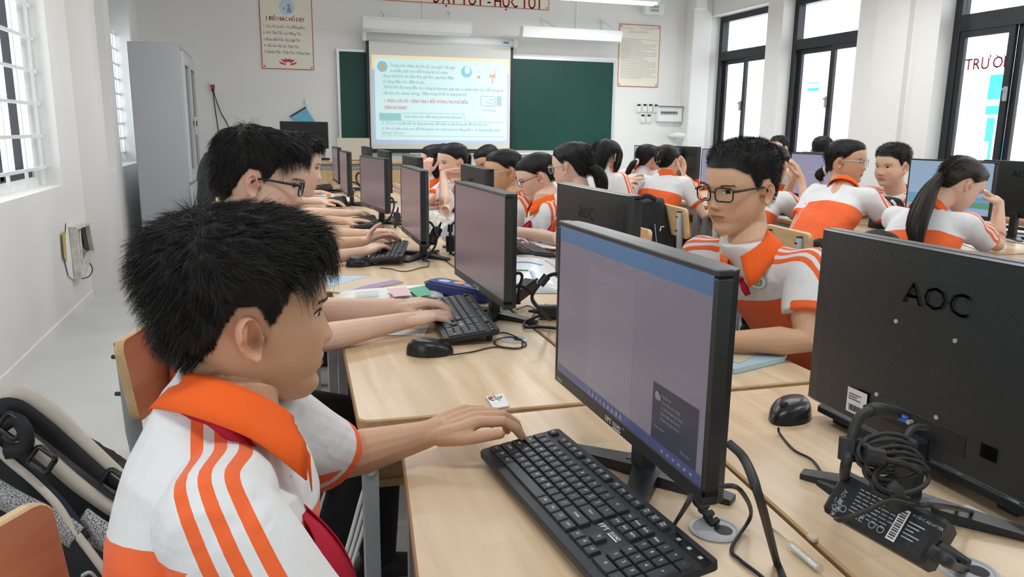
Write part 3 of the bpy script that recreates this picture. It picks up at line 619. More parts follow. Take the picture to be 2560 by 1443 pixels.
def desk(quad, label, face):
    """quad: near-left, near-right, far-right, far-left; face: side (-1/+1 in x) where the pupil sits"""
    c = Vector((sum(p[0] for p in quad) / 4, sum(p[1] for p in quad) / 4, 0)); r = empty('desk', c, label=label, cat='desk', group='computer desks')
    P = round_poly(quad, .028); m = MB(); m.prism(P, DZ - .026, DZ, bev=.003); n = len(P)
    for i, f in enumerate(m.f):
        if i > 1: m.mi[i] = 1
    m.build('tabletop', [M_DESK, M_DESKEDGE], r, origin=c)
    q = [Vector((*p, 0)) for p in quad]; ins = [p + (c - p).normalized() * .06 for p in q]
    d = (q[3] - q[0]).normalized(); a = math.atan2(d.y, d.x) - PI / 2
    for p in ins: MB().box((p.x, p.y, (DZ - .03) / 2), (.028, .062, DZ - .03), R=rotz(a)).build('leg', M_GREYMET, r, origin=c)
    for i, j in ((0, 3), (1, 2), (0, 1), (3, 2)):
        A, B = ins[i], ins[j]; e = (B - A); MB().box(tuple((A + B) / 2 + Vector((0, 0, DZ - .055))), (.022, e.length - .05, .05), R=rotz(math.atan2(e.y, e.x) - PI / 2)).build('rail', M_GREYMET, r, origin=c)
    w = q[1] - q[0] if face < 0 else q[0] - q[1]; A, B = (ins[1], ins[2]) if face < 0 else (ins[0], ins[3])
    wn = w.normalized(); e = B - A; MB().box(tuple((A + B) / 2 - wn * .03 + Vector((0, 0, .50))), (.016, e.length - .07, .36), R=rotz(a)).build('modesty_panel', M_PANELW, r, origin=c)
    A, B = (ins[0], ins[3]) if face < 0 else (ins[1], ins[2])
    MB().box(tuple((A + B) / 2 + wn * .17 + Vector((0, 0, .585))), (.30, e.length - .07, .015), R=rotz(a)).build('book_shelf', M_PANELW, r, origin=c)
    for p, s in ((A, 1), (B, -1)): MB().box(tuple(p + wn * .17 + d * (.04 * s) + Vector((0, 0, .645))), (.30, .015, .12), R=rotz(a)).build('shelf_side', M_PANELW, r, origin=c)
    for p in (ins[0], ins[3]):
        MB().cyl(tuple(p + Vector((0, 0, .64)) - d * .030), tuple(p + Vector((0, 0, .64)) - d * .036), .008, 10).build('screw', M_ALU, r, origin=c)
    return r
QL = [((.062, .12), (.583, .12), (.716, 1.312), (.208, 1.31)), ((.139, 1.345), (.655, 1.325), (.682, 2.53), (.19, 2.53)), ((.165, 2.55), (.678, 2.55), (.682, 3.75), (.172, 3.75)), ((.17, 3.77), (.68, 3.77), (.685, 4.97), (.17, 4.97)), ((.165, 4.99), (.68, 4.99), (.68, 6.19), (.17, 6.19)), ((.17, 6.21), (.68, 6.21), (.68, 7.41), (.17, 7.41))]
QR = [((.590, .10), (1.105, .10), (1.20, 1.30), (.722, 1.312)), ((.662, 1.333), (1.150, 1.323), (1.165, 2.53), (.688, 2.53)), ((.686, 2.55), (1.19, 2.55), (1.19, 3.75), (.688, 3.75)), ((.688, 3.77), (1.19, 3.77), (1.19, 4.97), (.691, 4.97)), ((.687, 4.99), (1.19, 4.99), (1.19, 6.19), (.687, 6.19)), ((.687, 6.21), (1.19, 6.21), (1.19, 7.41), (.687, 7.41))]
nth = ['nearest', 'second', 'third', 'fourth', 'fifth', 'sixth']
for k in range(6):
    desk(QL[k], ['pale wooden desk under the nearest keyboard, at the boy in front', 'pale wooden desk with the candy wrapper and blue pencil case', 'pale wooden desk holding the third screen from the front in the boys row', 'pale wooden desk holding the fourth screen from the front in the boys row', 'pale wooden desk holding the fifth screen from the front in the boys row', 'pale wooden desk at the far end of the boys row'][k], -1)
    desk(QR[k], ['pale wooden desk under the large black monitor back and its adapter', 'pale wooden desk of the boy in glasses, with his blue textbook', 'pale wooden desk with loose printed sheets and a fabric pouch behind', 'pale wooden desk of the girl resting her chin on her hand', 'pale wooden desk of the girl with long loose hair', 'pale wooden desk at the far end of the girls row'][k], 1)
for k, (ya, yb) in enumerate(((1.40, 2.60), (2.63, 3.83), (3.85, 5.05), (5.07, 6.27), (6.30, 7.50))):
    desk(((3.07, ya), (3.57, ya), (3.57, yb), (3.07, yb)), 'pale wooden desk in the aisle side of the window block, %s from the camera' % nth[k], -1)
    desk(((3.59, ya), (4.09, ya), (4.09, yb), (3.59, yb)), 'pale wooden desk in the window side of the window block, %s from the camera' % nth[k], 1)
# ---------------------------------------------------------------- monitors
M_BEZ = mat('monitor_plastic', (0.020, 0.022, 0.024), 0.38, spec=0.5, bump=(500, 0.15))
M_BACKP = mat('monitor_back_plastic', (0.024, 0.027, 0.028), 0.36, spec=0.55, bump=(220, 0.25))
M_LOGO = mat('silver_logo', (0.75, 0.76, 0.78), 0.4)
M_LOGOD = mat('dark_logo', (0.017, 0.018, 0.019), 0.26)
M_LABEL = mat('white_label', (0.82, 0.82, 0.80), 0.5)
def scrmat(name, col, e): return mat(name, (0.012, 0.012, 0.013), 0.22, spec=0.35, emit=col, estr=e)
S_DIM = scrmat('screen_dim', (0.088, 0.066, 0.075), 1.0); S_A = scrmat('screen_document', (0.108, 0.097, 0.120), 1.0); S_PAGE = scrmat('screen_page', (0.118, 0.105, 0.127), 1.0)
S_BLUE = scrmat('screen_blue', (0.040, 0.088, 0.165), 1.0); S_TASK = scrmat('screen_taskbar', (0.035, 0.040, 0.095), 1.0); S_POP = scrmat('screen_popup', (0.022, 0.023, 0.034), 1.0); S_TXT = scrmat('screen_text', (0.10, 0.10, 0.13), 1.0); S_TXL = scrmat('screen_pale_text', (0.12, 0.12, 0.15), 1.0)
S_LILAC = scrmat('screen_lilac', (0.21, 0.20, 0.29), 1.0); S_SKY = scrmat('screen_sky', (0.20, 0.28, 0.38), 1.0); S_SEA = scrmat('screen_sea', (0.10, 0.22, 0.32), 1.0); S_GREEN = scrmat('screen_green', (0.08, 0.20, 0.13), 1.0); S_GREYB = scrmat('screen_grey_blue', (0.22, 0.27, 0.31), 1.0); S_OFF = mat('screen_off', (.010, .011, .013), .25)
MW, MH, MZ0 = .505, .290, .079
def prof_back(w, d0, d1, n=14): return [(w / 2 * math.sin(a), d0 + (d1 - d0) * abs(math.cos(a)) ** .32) for a in np.linspace(PI / 2, -PI / 2, n)]
def monitor_proto(smat, dz=0.0):
    r = empty('monitor', (0, 0, 0)); z0, z1 = MZ0 + dz, MZ0 + MH + dz
    m = MB()                                              # bezel ring + shallow shell
    m.box((0, .006, z0 + .011), (MW, .022, .022), bev=.002); m.box((0, .006, z1 - .004), (MW, .022, .008), bev=.0015)
    for s in (-1, 1): m.box((s * (MW / 2 - .0045), .006, (z0 + z1) / 2), (.009, .022, MH - .02), bev=.002)
    m.build('bezel', M_BEZ, r)
    P = [(x, y) for x, y in prof_back(MW - .002, .016, .036)] ; b = MB(); b.prism(P[::-1], z0 + .001, z1 - .001, bev=.0015); b.build('back_cover', M_BACKP, r)
    s_ = MB(); rect_at(s_, -MW / 2 + .009, z0 + .022, MW / 2 - .009, z1 - .008, (0, -.0035, 0), (1, 0, 0), (0, 0, 1)); s_.build('screen', smat, r)
    c = MB(); c.box((0, .048, .053 + dz / 2), (.040, .026, .106 + dz), bev=.004); c.box((0, .038, z0 + .012), (.036, .02, .024), bev=.004); c.build('stand_column', M_BEZ, r)
    for sx in (-1, 1):
        for (tx, ty, wd) in ((.135, -.045, 1), (.12, .13, 1)):
            a, t = Vector((sx * .012, .048, .010)), Vector((sx * tx, ty, .006)); d = (t - a); n = Vector((-d.y, d.x, 0)).normalized()
            V = [a + n * .022, a - n * .022, t - n * .012, t + n * .012]; V = [(v.x, v.y, 0.001) for v in V] + [(V[0].x, V[0].y, .020), (V[1].x, V[1].y, .020), (V[2].x, V[2].y, .009), (V[3].x, V[3].y, .009)]
            MB().add(V, [(3, 2, 1, 0), (4, 5, 6, 7), (0, 1, 5, 4), (1, 2, 6, 5), (2, 3, 7, 6), (3, 0, 4, 7)]).build('stand_leg', M_BEZ, r)
    return r
def back_details(r, dz=0.0, logo=True, full=False):
    z0, z1 = MZ0 + dz, MZ0 + MH + dz; U, V_ = (-1, 0, 0), (0, 0, 1); yb = .0365
    if logo:
        m = MB(); put_text(m, 'AOC', .046, (.0, yb + .0004, z1 - .082), U, V_, 'CENTER', sx=1.12, bold=.0016); m.build('logo_lettering', M_LOGOD, r)
    m = MB(); rect_at(m, .03, z0 + .02, .072, z0 + .06, (.19, yb + .0008, 0), U, V_); st = m.build('sticker', M_LABEL, r)
    if not full: return
    st.location = (-.016, 0, -.008)
    m = MB()
    for k in range(3): rect_at(m, .034, z0 + .050 - .004 * k, .060 - .008 * (k % 2), z0 + .0515 - .004 * k, (.19, yb + .0014, 0), U, V_)
    for k in range(14): rect_at(m, .036 + .0024 * k, z0 + .024, .0372 + .0024 * k + .0006 * (k % 3), z0 + .034, (.19, yb + .0014, 0), U, V_)
    m.build('sticker_print', M_DARKTXT, st)
    for sx, zz in ((.064, .256), (-.039, .254), (.085, .137), (-.025, .141)): MB().cyl((sx, yb - .001, zz), (sx, yb + .001, zz), .0032, 10).build('screw', M_ALU, r)
    z0 = .048
    m = MB(); m.box((.000, yb, z0 + .070), (.15, .0012, .030), bev=.0005); p = m.build('port_recess', M_LOGOD, r)
    m = MB(); m.box((.032, yb + .003, z0 + .072), (.026, .008, .011), bev=.002); m.build('vga_port', mat('vga_blue', (.03, .10, .42), .4), p)
    for sx in (-1, 1): MB().cyl((.032 + sx * .018, yb, z0 + .072), (.032 + sx * .018, yb + .008, z0 + .072), .0035, 8).build('port_screw', M_ALU, p)
    m = MB()
    for k in range(8):
        for q in range(2):
            for s in (-1, 1): m.box((s * .11, yb, z0 + .068 + .0024 * k), (.024, .0008, .0010))
    o = m.build('vent_slots', M_LOGOD, r); o['kind'] = 'stuff'
    MB().box((-.02, yb, z0 + .030), (.010, .002, .008), bev=.001).build('lock_slot', M_LOGOD, r)
U3, V3 = (1, 0, 0), (0, 0, 1)
def add_screen(r, parts, z0=MZ0):
    """parts: (name, material, x0, y0, x1, y1) in fractions of the panel, or text"""
    w, h = MW - .018, MH - .030
    for i, (nm, mt, x0, y0, x1, y1) in enumerate(parts):
        m = MB(); rect_at(m, -w / 2 + x0 * w, z0 + .022 + y0 * h, -w / 2 + x1 * w, z0 + .022 + y1 * h, (0, -.0038 - .0002 * i, 0), U3, V3); m.build(nm, mt, r)
pr_dim = monitor_proto(S_DIM)
m = MB(); put_text(m, 'FPT', .0125, (-.030, -.0056, MZ0 + .006), U3, V3, sx=1.1, bold=.0004); put_text(m, 'ELEAD', .0085, (-.003, -.0056, MZ0 + .0085), U3, V3, sx=1.1, bold=.0003); rect_at(m, -.003, MZ0 + .004, .024, MZ0 + .0065, (0, -.0056, 0), U3, V3); put_text(m, '®', .005, (.030, -.0056, MZ0 + .013), U3, V3); m.build('logo_lettering', M_LOGO, pr_dim)
ML = [(.500, 1.0, 0, 'large near monitor showing a document, in front of the nearest boy'), (.570, 2.06, 1, 'monitor with a dim grey screen before the boy in black glasses'), (.578, 3.15, -1, 'monitor with a dim violet screen, third from the front in the boys row'), (.580, 4.35, 8, 'monitor with a dim violet screen, fourth from the front in the boys row'), (.530, 5.45, 0, 'narrow-looking monitor, fifth from the front in the boys row'), (.577, 6.65, 0, 'farthest monitor in the boys row, before the teacher desk')]
monL = []
for i, (x, y, a, lab) in enumerate(ML):
    o = pr_dim if i == 0 else copy_tree(pr_dim, label=lab)
    o.location = (x - .012, y, DZ); o.rotation_euler = (0, 0, math.radians(-90 + a)); tag(o, lab, 'monitor', 'student monitors'); monL.append(o)
A = monL[0]
for c in A.children:
    if c.name.startswith('screen'): c.data = c.data.copy(); c.data.materials[0] = S_A
add_screen(A, [('title_bar', S_BLUE, 0, .905, 1, 1), ('document_page', S_PAGE, .27, .06, .60, .82), ('taskbar', S_TASK, 0, 0, 1, .055), ('notification', S_POP, .735, .055, .975, .36)])
m = MB(); w, h = MW - .018, MH - .030
def sx_(x): return -w / 2 + x * w
def sz_(y): return MZ0 + .022 + y * h
for k, (x, y, s) in enumerate(((.31, .77, 'Internet'), (.31, .73, 'mạng xã hội'), (.31, .69, 'thông tin'))): put_text(m, s, .0085, (sx_(x), -.0056, sz_(y)), U3, V3)
rnd = random.Random(2)
for k in range(34): x = .2 + .74 * rnd.random(); y = .84 + .05 * rnd.random(); rect_at(m, sx_(x), sz_(y), sx_(x + .02 + .02 * rnd.random()), sz_(y + .006), (0, -.0056, 0), U3, V3)
m.build('document_text', S_TXT, A)['kind'] = 'stuff'
m = MB()
for k, s in enumerate(('OneDrive', 'Your files are ready', 'to be backed up. Keep', 'them safe and reach', 'them on any device.')): put_text(m, s, .0062, (sx_(.79), -.0058, sz_(.305 - .030 * k)), U3, V3)
put_text(m, 'Learn more', .0062, (sx_(.755), -.0058, sz_(.13)), U3, V3); put_text(m, 'Not now', .0062, (sx_(.90), -.0058, sz_(.09)), U3, V3)
for k in range(9): rect_at(m, sx_(.30 + .03 * k), sz_(.016), sx_(.312 + .03 * k), sz_(.040), (0, -.0058, 0), U3, V3)
for k in range(6): rect_at(m, sx_(.80 + .03 * k), sz_(.02), sx_(.812 + .03 * k), sz_(.034), (0, -.0058, 0), U3, V3)
poly_at(m, circ(sx_(.765), sz_(.30), .006, 12), (0, -.0058, 0), U3, V3); poly_at(m, circ(sx_(.776), sz_(.295), .0045, 12), (0, -.0058, 0), U3, V3)
m.build('notification_text', S_TXL, A)['kind'] = 'stuff'
m = MB(); put_text(m, 'F22FAH', .0075, (-MW / 2 + .012, -.0056, MZ0 + .006), U3, V3); m.build('model_lettering', M_LOGO, A)
pr_back = monitor_proto(S_OFF); back_details(pr_back)
MR = [(.890, .807, 0, 'large black monitor seen from behind at the right front, adapter in front of it'), (.860, 1.96, 0, 'black monitor back beside the boy with glasses, half behind the document screen'), (.868, 3.25, -2, 'black monitor back in front of the girl with her mouth open'), (.818, 4.5, 0, 'black monitor back in front of the girl with her hand at her chin'), (.833, 5.7, 0, 'dark monitor seen edge-on behind the fourth screen of the boys row'), (.85, 6.85, 0, 'farthest monitor in the girls row')]
for i, (x, y, a, lab) in enumerate(MR):
    o = pr_back if i == 1 else (copy_tree(pr_back) if i else None)
    if i == 0: o = monitor_proto(S_OFF); back_details(o, full=True)
    o.location = (x + .012, y, DZ); o.rotation_euler = (0, 0, math.radians(90 + a)); tag(o, lab, 'monitor', 'student monitors')
for i, (x, y, a, sm, lab, ex) in enumerate([(3.40, 3.18, 4, S_SKY, 'monitor with a blue seascape behind the girl with the ponytail', [('horizon_band', S_SEA, 0, .12, 1, .34), ('green_patch', S_GREEN, .35, .14, 1, .24)]), (3.42, 4.25, 0, S_LILAC, 'monitor with a lilac page behind the clasped hands', [('page_panel', S_GREYB, .36, .55, .62, .57), ('title_bar', S_BLUE, .62, .93, 1, 1)]), (3.42, 5.39, 0, S_LILAC, 'monitor with a lilac page just left of the bespectacled boy', [('page_panel', S_BLUE, .7, .95, 1, 1)]), (3.42, 6.62, 0, S_GREYB, 'monitor with a grey-blue screen behind the two girls with tied hair', [('page_panel', S_SKY, .4, .9, 1, 1)])]):
    o = monitor_proto(sm, .030); o.location = (x, y, DZ); o.rotation_euler = (0, 0, math.radians(-90 + a)); tag(o, lab, 'monitor', 'student monitors'); add_screen(o, ex, MZ0 + .030)
prb2 = monitor_proto(S_OFF, .030); back_details(prb2, .030)
for i, (y, lab) in enumerate(((3.02, 'black monitor standing back to back with the seascape monitor'), (4.52, 'black monitor standing back to back with the lilac page behind the hands'), (5.3, 'black monitor back to back with the lilac page beside the bespectacled boy'), (6.45, 'black monitor standing to the right of the girl with the wavy hair clip'))):
    o = prb2 if i == 0 else copy_tree(prb2); o.location = (3.74, y, DZ); o.rotation_euler = (0, 0, math.radians(90)); tag(o, lab, 'monitor', 'student monitors')
# ---------------------------------------------------------------- keyboards
M_KEYB = mat('keyboard_plastic', (0.020, 0.023, 0.026), 0.45, spec=0.4)
M_KEY = mat('keycap', (0.026, 0.030, 0.034), 0.40, spec=0.5)
M_LEG = mat('key_legend', (0.70, 0.72, 0.74), 0.5)
UK = .0190
KROWS = [  # (row y in units from the back, list of (x units, width, legend))
 (0.0, [(0, 1, 'Esc')] + [(2 + i, 1, 'F%d' % (i + 1)) for i in range(4)] + [(6.5 + i, 1, 'F%d' % (i + 5)) for i in range(4)] + [(11 + i, 1, 'F%d' % (i + 9)) for i in range(4)] + [(15.3, 1, 'Prt\nScr'), (16.3, 1, 'Scrl\nLk'), (17.3, 1, 'Pau\nBrk')]),
 (1.3, [(i, 1, c) for i, c in enumerate('`1234567890-=')] + [(13, 2, '←'), (15.3, 1, 'Ins'), (16.3, 1, 'Home'), (17.3, 1, 'PgUp'), (18.6, 1, 'Num'), (19.6, 1, '/'), (20.6, 1, '*'), (21.6, 1, '-')]),
 (2.3, [(0, 1.5, 'Tab')] + [(1.5 + i, 1, c) for i, c in enumerate('QWERTYUIOP[]')] + [(13.5, 1.5, '\\'), (15.3, 1, 'Del'), (16.3, 1, 'End'), (17.3, 1, 'PgDn'), (18.6, 1, '7'), (19.6, 1, '8'), (20.6, 1, '9'), (21.6, 1, '+', 2)]),
 (3.3, [(0, 1.75, 'Caps')] + [(1.75 + i, 1, c) for i, c in enumerate("ASDFGHJKL;'")] + [(12.75, 2.25, 'Enter'), (18.6, 1, '4'), (19.6, 1, '5'), (20.6, 1, '6')]),
 (4.3, [(0, 2.25, '⇧Shift')] + [(2.25 + i, 1, c) for i, c in enumerate('ZXCVBNM,./')] + [(12.25, 2.75, '⇧Shift'), (16.3, 1, '↑'), (18.6, 1, '1'), (19.6, 1, '2'), (20.6, 1, '3'), (21.6, 1, 'Enter', 2)]),
 (5.3, [(0, 1.25, 'Ctrl'), (1.25, 1.25, '⊞'), (2.5, 1.25, 'Alt'), (3.75, 6.25, ''), (10, 1.25, 'Alt'), (11.25, 1.25, 'Fn'), (12.5, 1.25, '▤'), (13.75, 1.25, 'Ctrl'), (15.3, 1, '←'), (16.3, 1, '↓'), (17.3, 1, '→'), (18.6, 2, '0'), (20.6, 1, '.')])]
KW, KD = .432, .142
KEYMESH = {}
def key_mesh(w, d):
    k = (round(w, 3), round(d, 3))
    if k not in KEYMESH:
        a, b_, t = w * UK - .0022, d * UK - .0022, .0052; m = MB(); q = .0016
        V = [(sx * a / 2, sy * b_ / 2, 0) for sx, sy in ((-1, -1), (1, -1), (1, 1), (-1, 1))] + [(sx * (a / 2 - .0006), sy * (b_ / 2 - .0006), t - .0012) for sx, sy in ((-1, -1), (1, -1), (1, 1), (-1, 1))] + [(sx * (a / 2 - q), sy * (b_ / 2 - q), t) for sx, sy in ((-1, -1), (1, -1), (1, 1), (-1, 1))]
        F = [(3, 2, 1, 0), (8, 9, 10, 11)] + [(o + j, o + (j + 1) % 4, o + 4 + (j + 1) % 4, o + 4 + j) for o in (0, 4) for j in range(4)]
        KEYMESH[k] = m.add(V, F).build('key', M_KEY, data_only=True)
    return KEYMESH[k]
def keyboard(center, ang, label, detail, lift=.022):
    r = empty('keyboard', (center[0], center[1], DZ + .002), ang, label=label, cat='keyboard', group='keyboards'); tilt = math.atan2(lift - .004, KD)
    T = Matrix.Translation((0, 0, (lift + .004) / 2 + .003)) @ Matrix.Rotation(tilt, 4, 'X')
    m = MB(); m.prism(rrect(KW, KD, .008), 0, .013, M=T, bev=.002); m.build('case', M_KEYB, r)
    for fx in (-.17, .17): MB().box((fx, KD / 2 - .020, lift * .4), (.03, .010, lift * .75)).build('foot', M_KEYB, r)
    x0 = -22.6 * UK / 2 * .985 + .0; yb = KD / 2 - .018; tx = MB(); joined = MB()
    for ry, keys in KROWS:
        for kk in keys:
            x, w, leg = kk[0], kk[1], kk[2]; d = kk[3] if len(kk) > 3 else 1
            cx = (x0 + (x + w / 2) * UK) * .985; cy = yb - (ry + d / 2 - .5) * UK; dd = d * (.82 if ry == 0 else 1.0)
            M_ = T @ Matrix.Translation((cx, cy, .0125))
            if detail >= 1:
                o = bpy.data.objects.new('key', key_mesh(w, dd)); COL.objects.link(o); o.parent = r; o.matrix_local = M_
            else: joined.prism([(cx - w * UK / 2 + .001, cy - .0084), (cx + w * UK / 2 - .001, cy - .0084), (cx + w * UK / 2 - .001, cy + .0084), (cx - w * UK / 2 + .001, cy + .0084)], .0125, .0172, M=T)
            if detail >= 2 and leg:
                P = M_ @ Vector((0, 0, .0054)); Ux, Uy = T.to_3x3() @ Vector((1, 0, 0)), T.to_3x3() @ Vector((0, 1, 0))
                ls = leg.split('\n'); s = .0052 if len(leg) > 2 else .0072
                for q, l in enumerate(ls): put_text(tx, l, s, P + Uy * (-.0012 + (.002 if len(ls) > 1 else 0) - .0042 * q), Ux, Uy, 'CENTER', res=1, bold=.00018)
    if detail >= 2:
        o = tx.build('key_legends', M_LEG, r); o['kind'] = 'stuff'
        t = MB(); Ux, Uy = T.to_3x3() @ Vector((1, 0, 0)), T.to_3x3() @ Vector((0, 1, 0)); P = T @ Vector((x0 + 15.2 * UK, yb - 3.95 * UK - .0 + .014, .0134))
        P = T @ Vector((x0 + 15.1 * UK, yb - 3.45 * UK, .0134)); put_text(t, 'FPT', .011, P, Ux, Uy, sx=1.1, bold=.0004); put_text(t, 'ELEAD', .0072, P + Ux * .0245 + Uy * .003, Ux, Uy, sx=1.05, bold=.0003); rect_at(t, .0245, -.0005, .047, .0015, P, Ux, Uy); t.build('logo_lettering', M_LOGO, r)
    if detail == 0: o = joined.build('keys', M_KEY, r); o['kind'] = 'stuff'
    P0 = x0 + 18.6 * UK; m = MB(); m.prism([(P0, yb - .005), (P0 + 3.9 * UK, yb - .005), (P0 + 3.9 * UK, yb + .008), (P0, yb + .008)], .0128, .0136, M=T); ind = m.build('indicator_strip', M_BLACKG, r)
    if detail >= 2:
        m = MB()
        for k in range(3): rect_at(m, P0 + .012 + .022 * k, yb - .001, P0 + .018 + .022 * k, yb + .004, T @ Vector((0, 0, .0139)), T.to_3x3() @ Vector((1, 0, 0)), T.to_3x3() @ Vector((0, 1, 0)))
        m.build('indicator_icon', M_GREYTXT, ind)
    return r
keyboard((.392, .905), math.radians(-85.6), 'near black keyboard with white legends, in front of the document screen', 2)
keyboard((.485, 1.99), math.radians(-95), 'black keyboard under the hands of the boy in black glasses', 2)
keyboard((.475, 3.17), math.radians(-103), 'black keyboard turned askew, third from the front in the boys row', 1)
keyboard((.50, 4.22), math.radians(-95), 'black keyboard under a hand, fourth from the front in the boys row', 0)
keyboard((.47, 5.55), math.radians(-94), 'black keyboard, fifth from the front in the boys row', 0)
keyboard((.475, 6.85), math.radians(-92), 'farthest black keyboard in the boys row', 0)
keyboard((1.03, .915), math.radians(90), 'black keyboard mostly hidden behind the large black monitor back', 0, .010)
keyboard((1.07, 3.15), math.radians(88), 'black keyboard lying under the loose printed sheets', 0)
keyboard((3.25, 4.35), math.radians(-90), 'black keyboard before the lilac page, window block', 0)
keyboard((3.95, 3.2), math.radians(90), 'black keyboard under the forearm at the right picture edge', 0)
# ---------------------------------------------------------------- mice
M_MOUSE = mat('mouse_plastic', (0.010, 0.011, 0.012), 0.28, spec=0.5)
def mouse_proto():
    r = empty('mouse', (0, 0, 0)); m = MB(); V = []; nu, nv = 22, 9            # x forward, length .112, width .062
    for i in range(nu):
        a = 2 * PI * i / nu
        for j in range(nv):
            t = j / (nv - 1); ph = t * PI / 2
            x, y = math.cos(a) * .056, math.sin(a) * (.031 - .004 * math.cos(a * 2)); s = math.cos(ph) ** .55
            hz = .036 * (math.sin(ph) ** .8) * (1 - .22 * (x / .056) * s - .10 * ((x / .056) * s) ** 2)
            V.append((x * s, y * s, .002 + max(0, hz)))
    m.grid(V, nu, nv, closeu=True); b = np.array([(math.cos(2 * PI * i / nu) * .056, math.sin(2 * PI * i / nu) * (.031 - .004 * math.cos(4 * PI * i / nu)), .002) for i in range(nu)]); m.add(b, [tuple(range(nu))[::-1]])
    m.build('shell', M_MOUSE, r, smooth=True)
    MB().tube([(.027, -.004, .0315), (.027, .004, .0315)], .0075, 12).build('scroll_wheel', M_RUBBER, r)
    m = MB().tube([(.054, 0, .019), (.035, .0, .0285), (.012, 0, .0345)], .0008, 4); m.build('button_seam', M_LOGOD, r)
    return r
mp = mouse_proto()
for i, (x, y, a, lab) in enumerate(((.352, 1.735, -12, 'black corded mouse beside the keyboard of the boy in black glasses'), (.333, 2.985, 18, 'black mouse in front of the third keyboard of the boys row'), (.525, 3.87, 20, 'black mouse under a hand, fourth place of the boys row'), (.915, 1.145, 205, 'black mouse with scroll wheel at the left edge of the large monitor back'), (.93, 1.62, 200, 'black mouse just left of the near document screen, by two fingertips'), (.35, 6.55, 0, 'black mouse by the farthest keyboard of the boys row'))):
    o = mp if i == 0 else copy_tree(mp); o.location = (x, y, DZ); o.rotation_euler = (0, 0, math.radians(a)); tag(o, lab, 'mouse', 'computer mice')
# ---------------------------------------------------------------- cables, adapters, grommets
def cable(label, pts, r=.0028, name='cable', n=6, parts=()):
    P = [Vector(p) for p in pts]; c = P[0]; o = MB().tube(spline(P, n), r, 6).build(name, M_RUBBER, None, smooth=True, origin=(c.x, c.y, c.z)); tag(o, label, 'cable', 'cables on the desks')
    for p, q, rr in parts: k = MB().cyl(tuple(Vector(p) - c), tuple(Vector(q) - c), rr, 10).build('ferrite_bead', M_RUBBER, o)
    return o
def Zp(px, py, z=.753): return atz(px, py, z)
M_GROM = mat('grey_grommet', (.45, .46, .47), .35)
for i, (px, py, lab) in enumerate(((1787, 1326, 'round grey cable grommet with brush hole at the near monitor foot'), (2420, 1428, 'round grey cable grommet in the bottom right corner'), (1285, 850, 'round grey cable grommet behind the keyboard of the boy in black glasses'), (1062, 655, 'round grey cable grommet behind the third keyboard of the boys row'), (2128, 1245, 'round pale cable grommet behind the power adapter'))):
    p = Zp(px, py, DZ); g = empty('grommet', p, label=lab, cat='grommet', group='cable grommets')
    MB().lathe([(.034, 0), (.034, .002), (.029, .003), (.028, .0015)], n=24).build('ring', M_GROM, g); MB().lathe([(.028, .0005), (.028, .0018)], n=24).build('lid', mat('grey_lid', (.36, .37, .38), .3), g)
    m = MB(); poly_at(m, [(.012 * math.cos(t) + .009, .013 * math.sin(t) - .006) for t in np.linspace(0, 2 * PI, 16, endpoint=False)], (0, 0, .0024), (1, 0, 0), (0, 1, 0)); m.build('brush_hole', M_RUBBER, g)
G0 = Zp(1795, 1322, DZ)
o = cable('ribbed black plug cable rising from the grommet at the near monitor foot', [G0 + Vector((0, 0, -.01)), G0 + Vector((-.006, .02, .012)), G0 + Vector((-.01, .05, .028)), G0 + Vector((.02, .09, .05))], .0055)
for k in range(5): q = G0 + Vector((-.003 * k * .8, .010 * k + .006, .006 * k + .003)) - Vector(o.location); MB().cyl(tuple(q), tuple(q + Vector((-.002, .005, .003))), .0085, 10).build('strain_relief', M_RUBBER, o)
cable('thick black cable arching from behind the near monitor to the bottom edge', [atd(1822, 1108, .82), atd(1862, 1150, .80), atd(1900, 1250, .75), Zp(1940, 1400, .760), Zp(1965, 1470, .760), Zp(1985, 1560, .760), Zp(2000, 1640, .76)], .0050)
cable('thin black cable curling right of the near grommet', [atd(1800, 1215, .80), atd(1850, 1225, .76), Zp(1877, 1290, .775), Zp(1830, 1368, .756), Zp(1850, 1400, .754), Zp(1905, 1443, .754), Zp(1960, 1500, .754)], .0026)
cable('thin black keyboard lead rising to the near monitor', [Zp(1672, 1335, .772), Zp(1690, 1305, .785), atd(1715, 1265, .78), atd(1728, 1240, .80)], .0028)
cable('thin lead from the mouse by the large monitor back', [Zp(1946, 1070, .764), Zp(1950, 1085), Zp(1985, 1125), Zp(2030, 1150), Zp(2060, 1190), Zp(2100, 1240)], .0020)
cable('looped thin lead on the desk beside the second keyboard', [Zp(1128, 888, .76), Zp(1180, 880), Zp(1235, 868), Zp(1290, 872), Zp(1316, 860), Zp(1280, 843), Zp(1240, 850), Zp(1245, 865), Zp(1300, 870), Zp(1302, 850), Zp(1262, 832), Zp(1228, 838)], .0018)
cable('thin lead from the third keyboard looping to its grommet', [Zp(950, 670), Zp(975, 672), Zp(1000, 678), Zp(1025, 677), Zp(1050, 670), Zp(1070, 666), Zp(1072, 655), Zp(1064, 648)], .0018)
cable('short lead between the third mouse and keyboard', [Zp(934, 660, .765), Zp(945, 656, .765), Zp(955, 648, .765)], .0018)
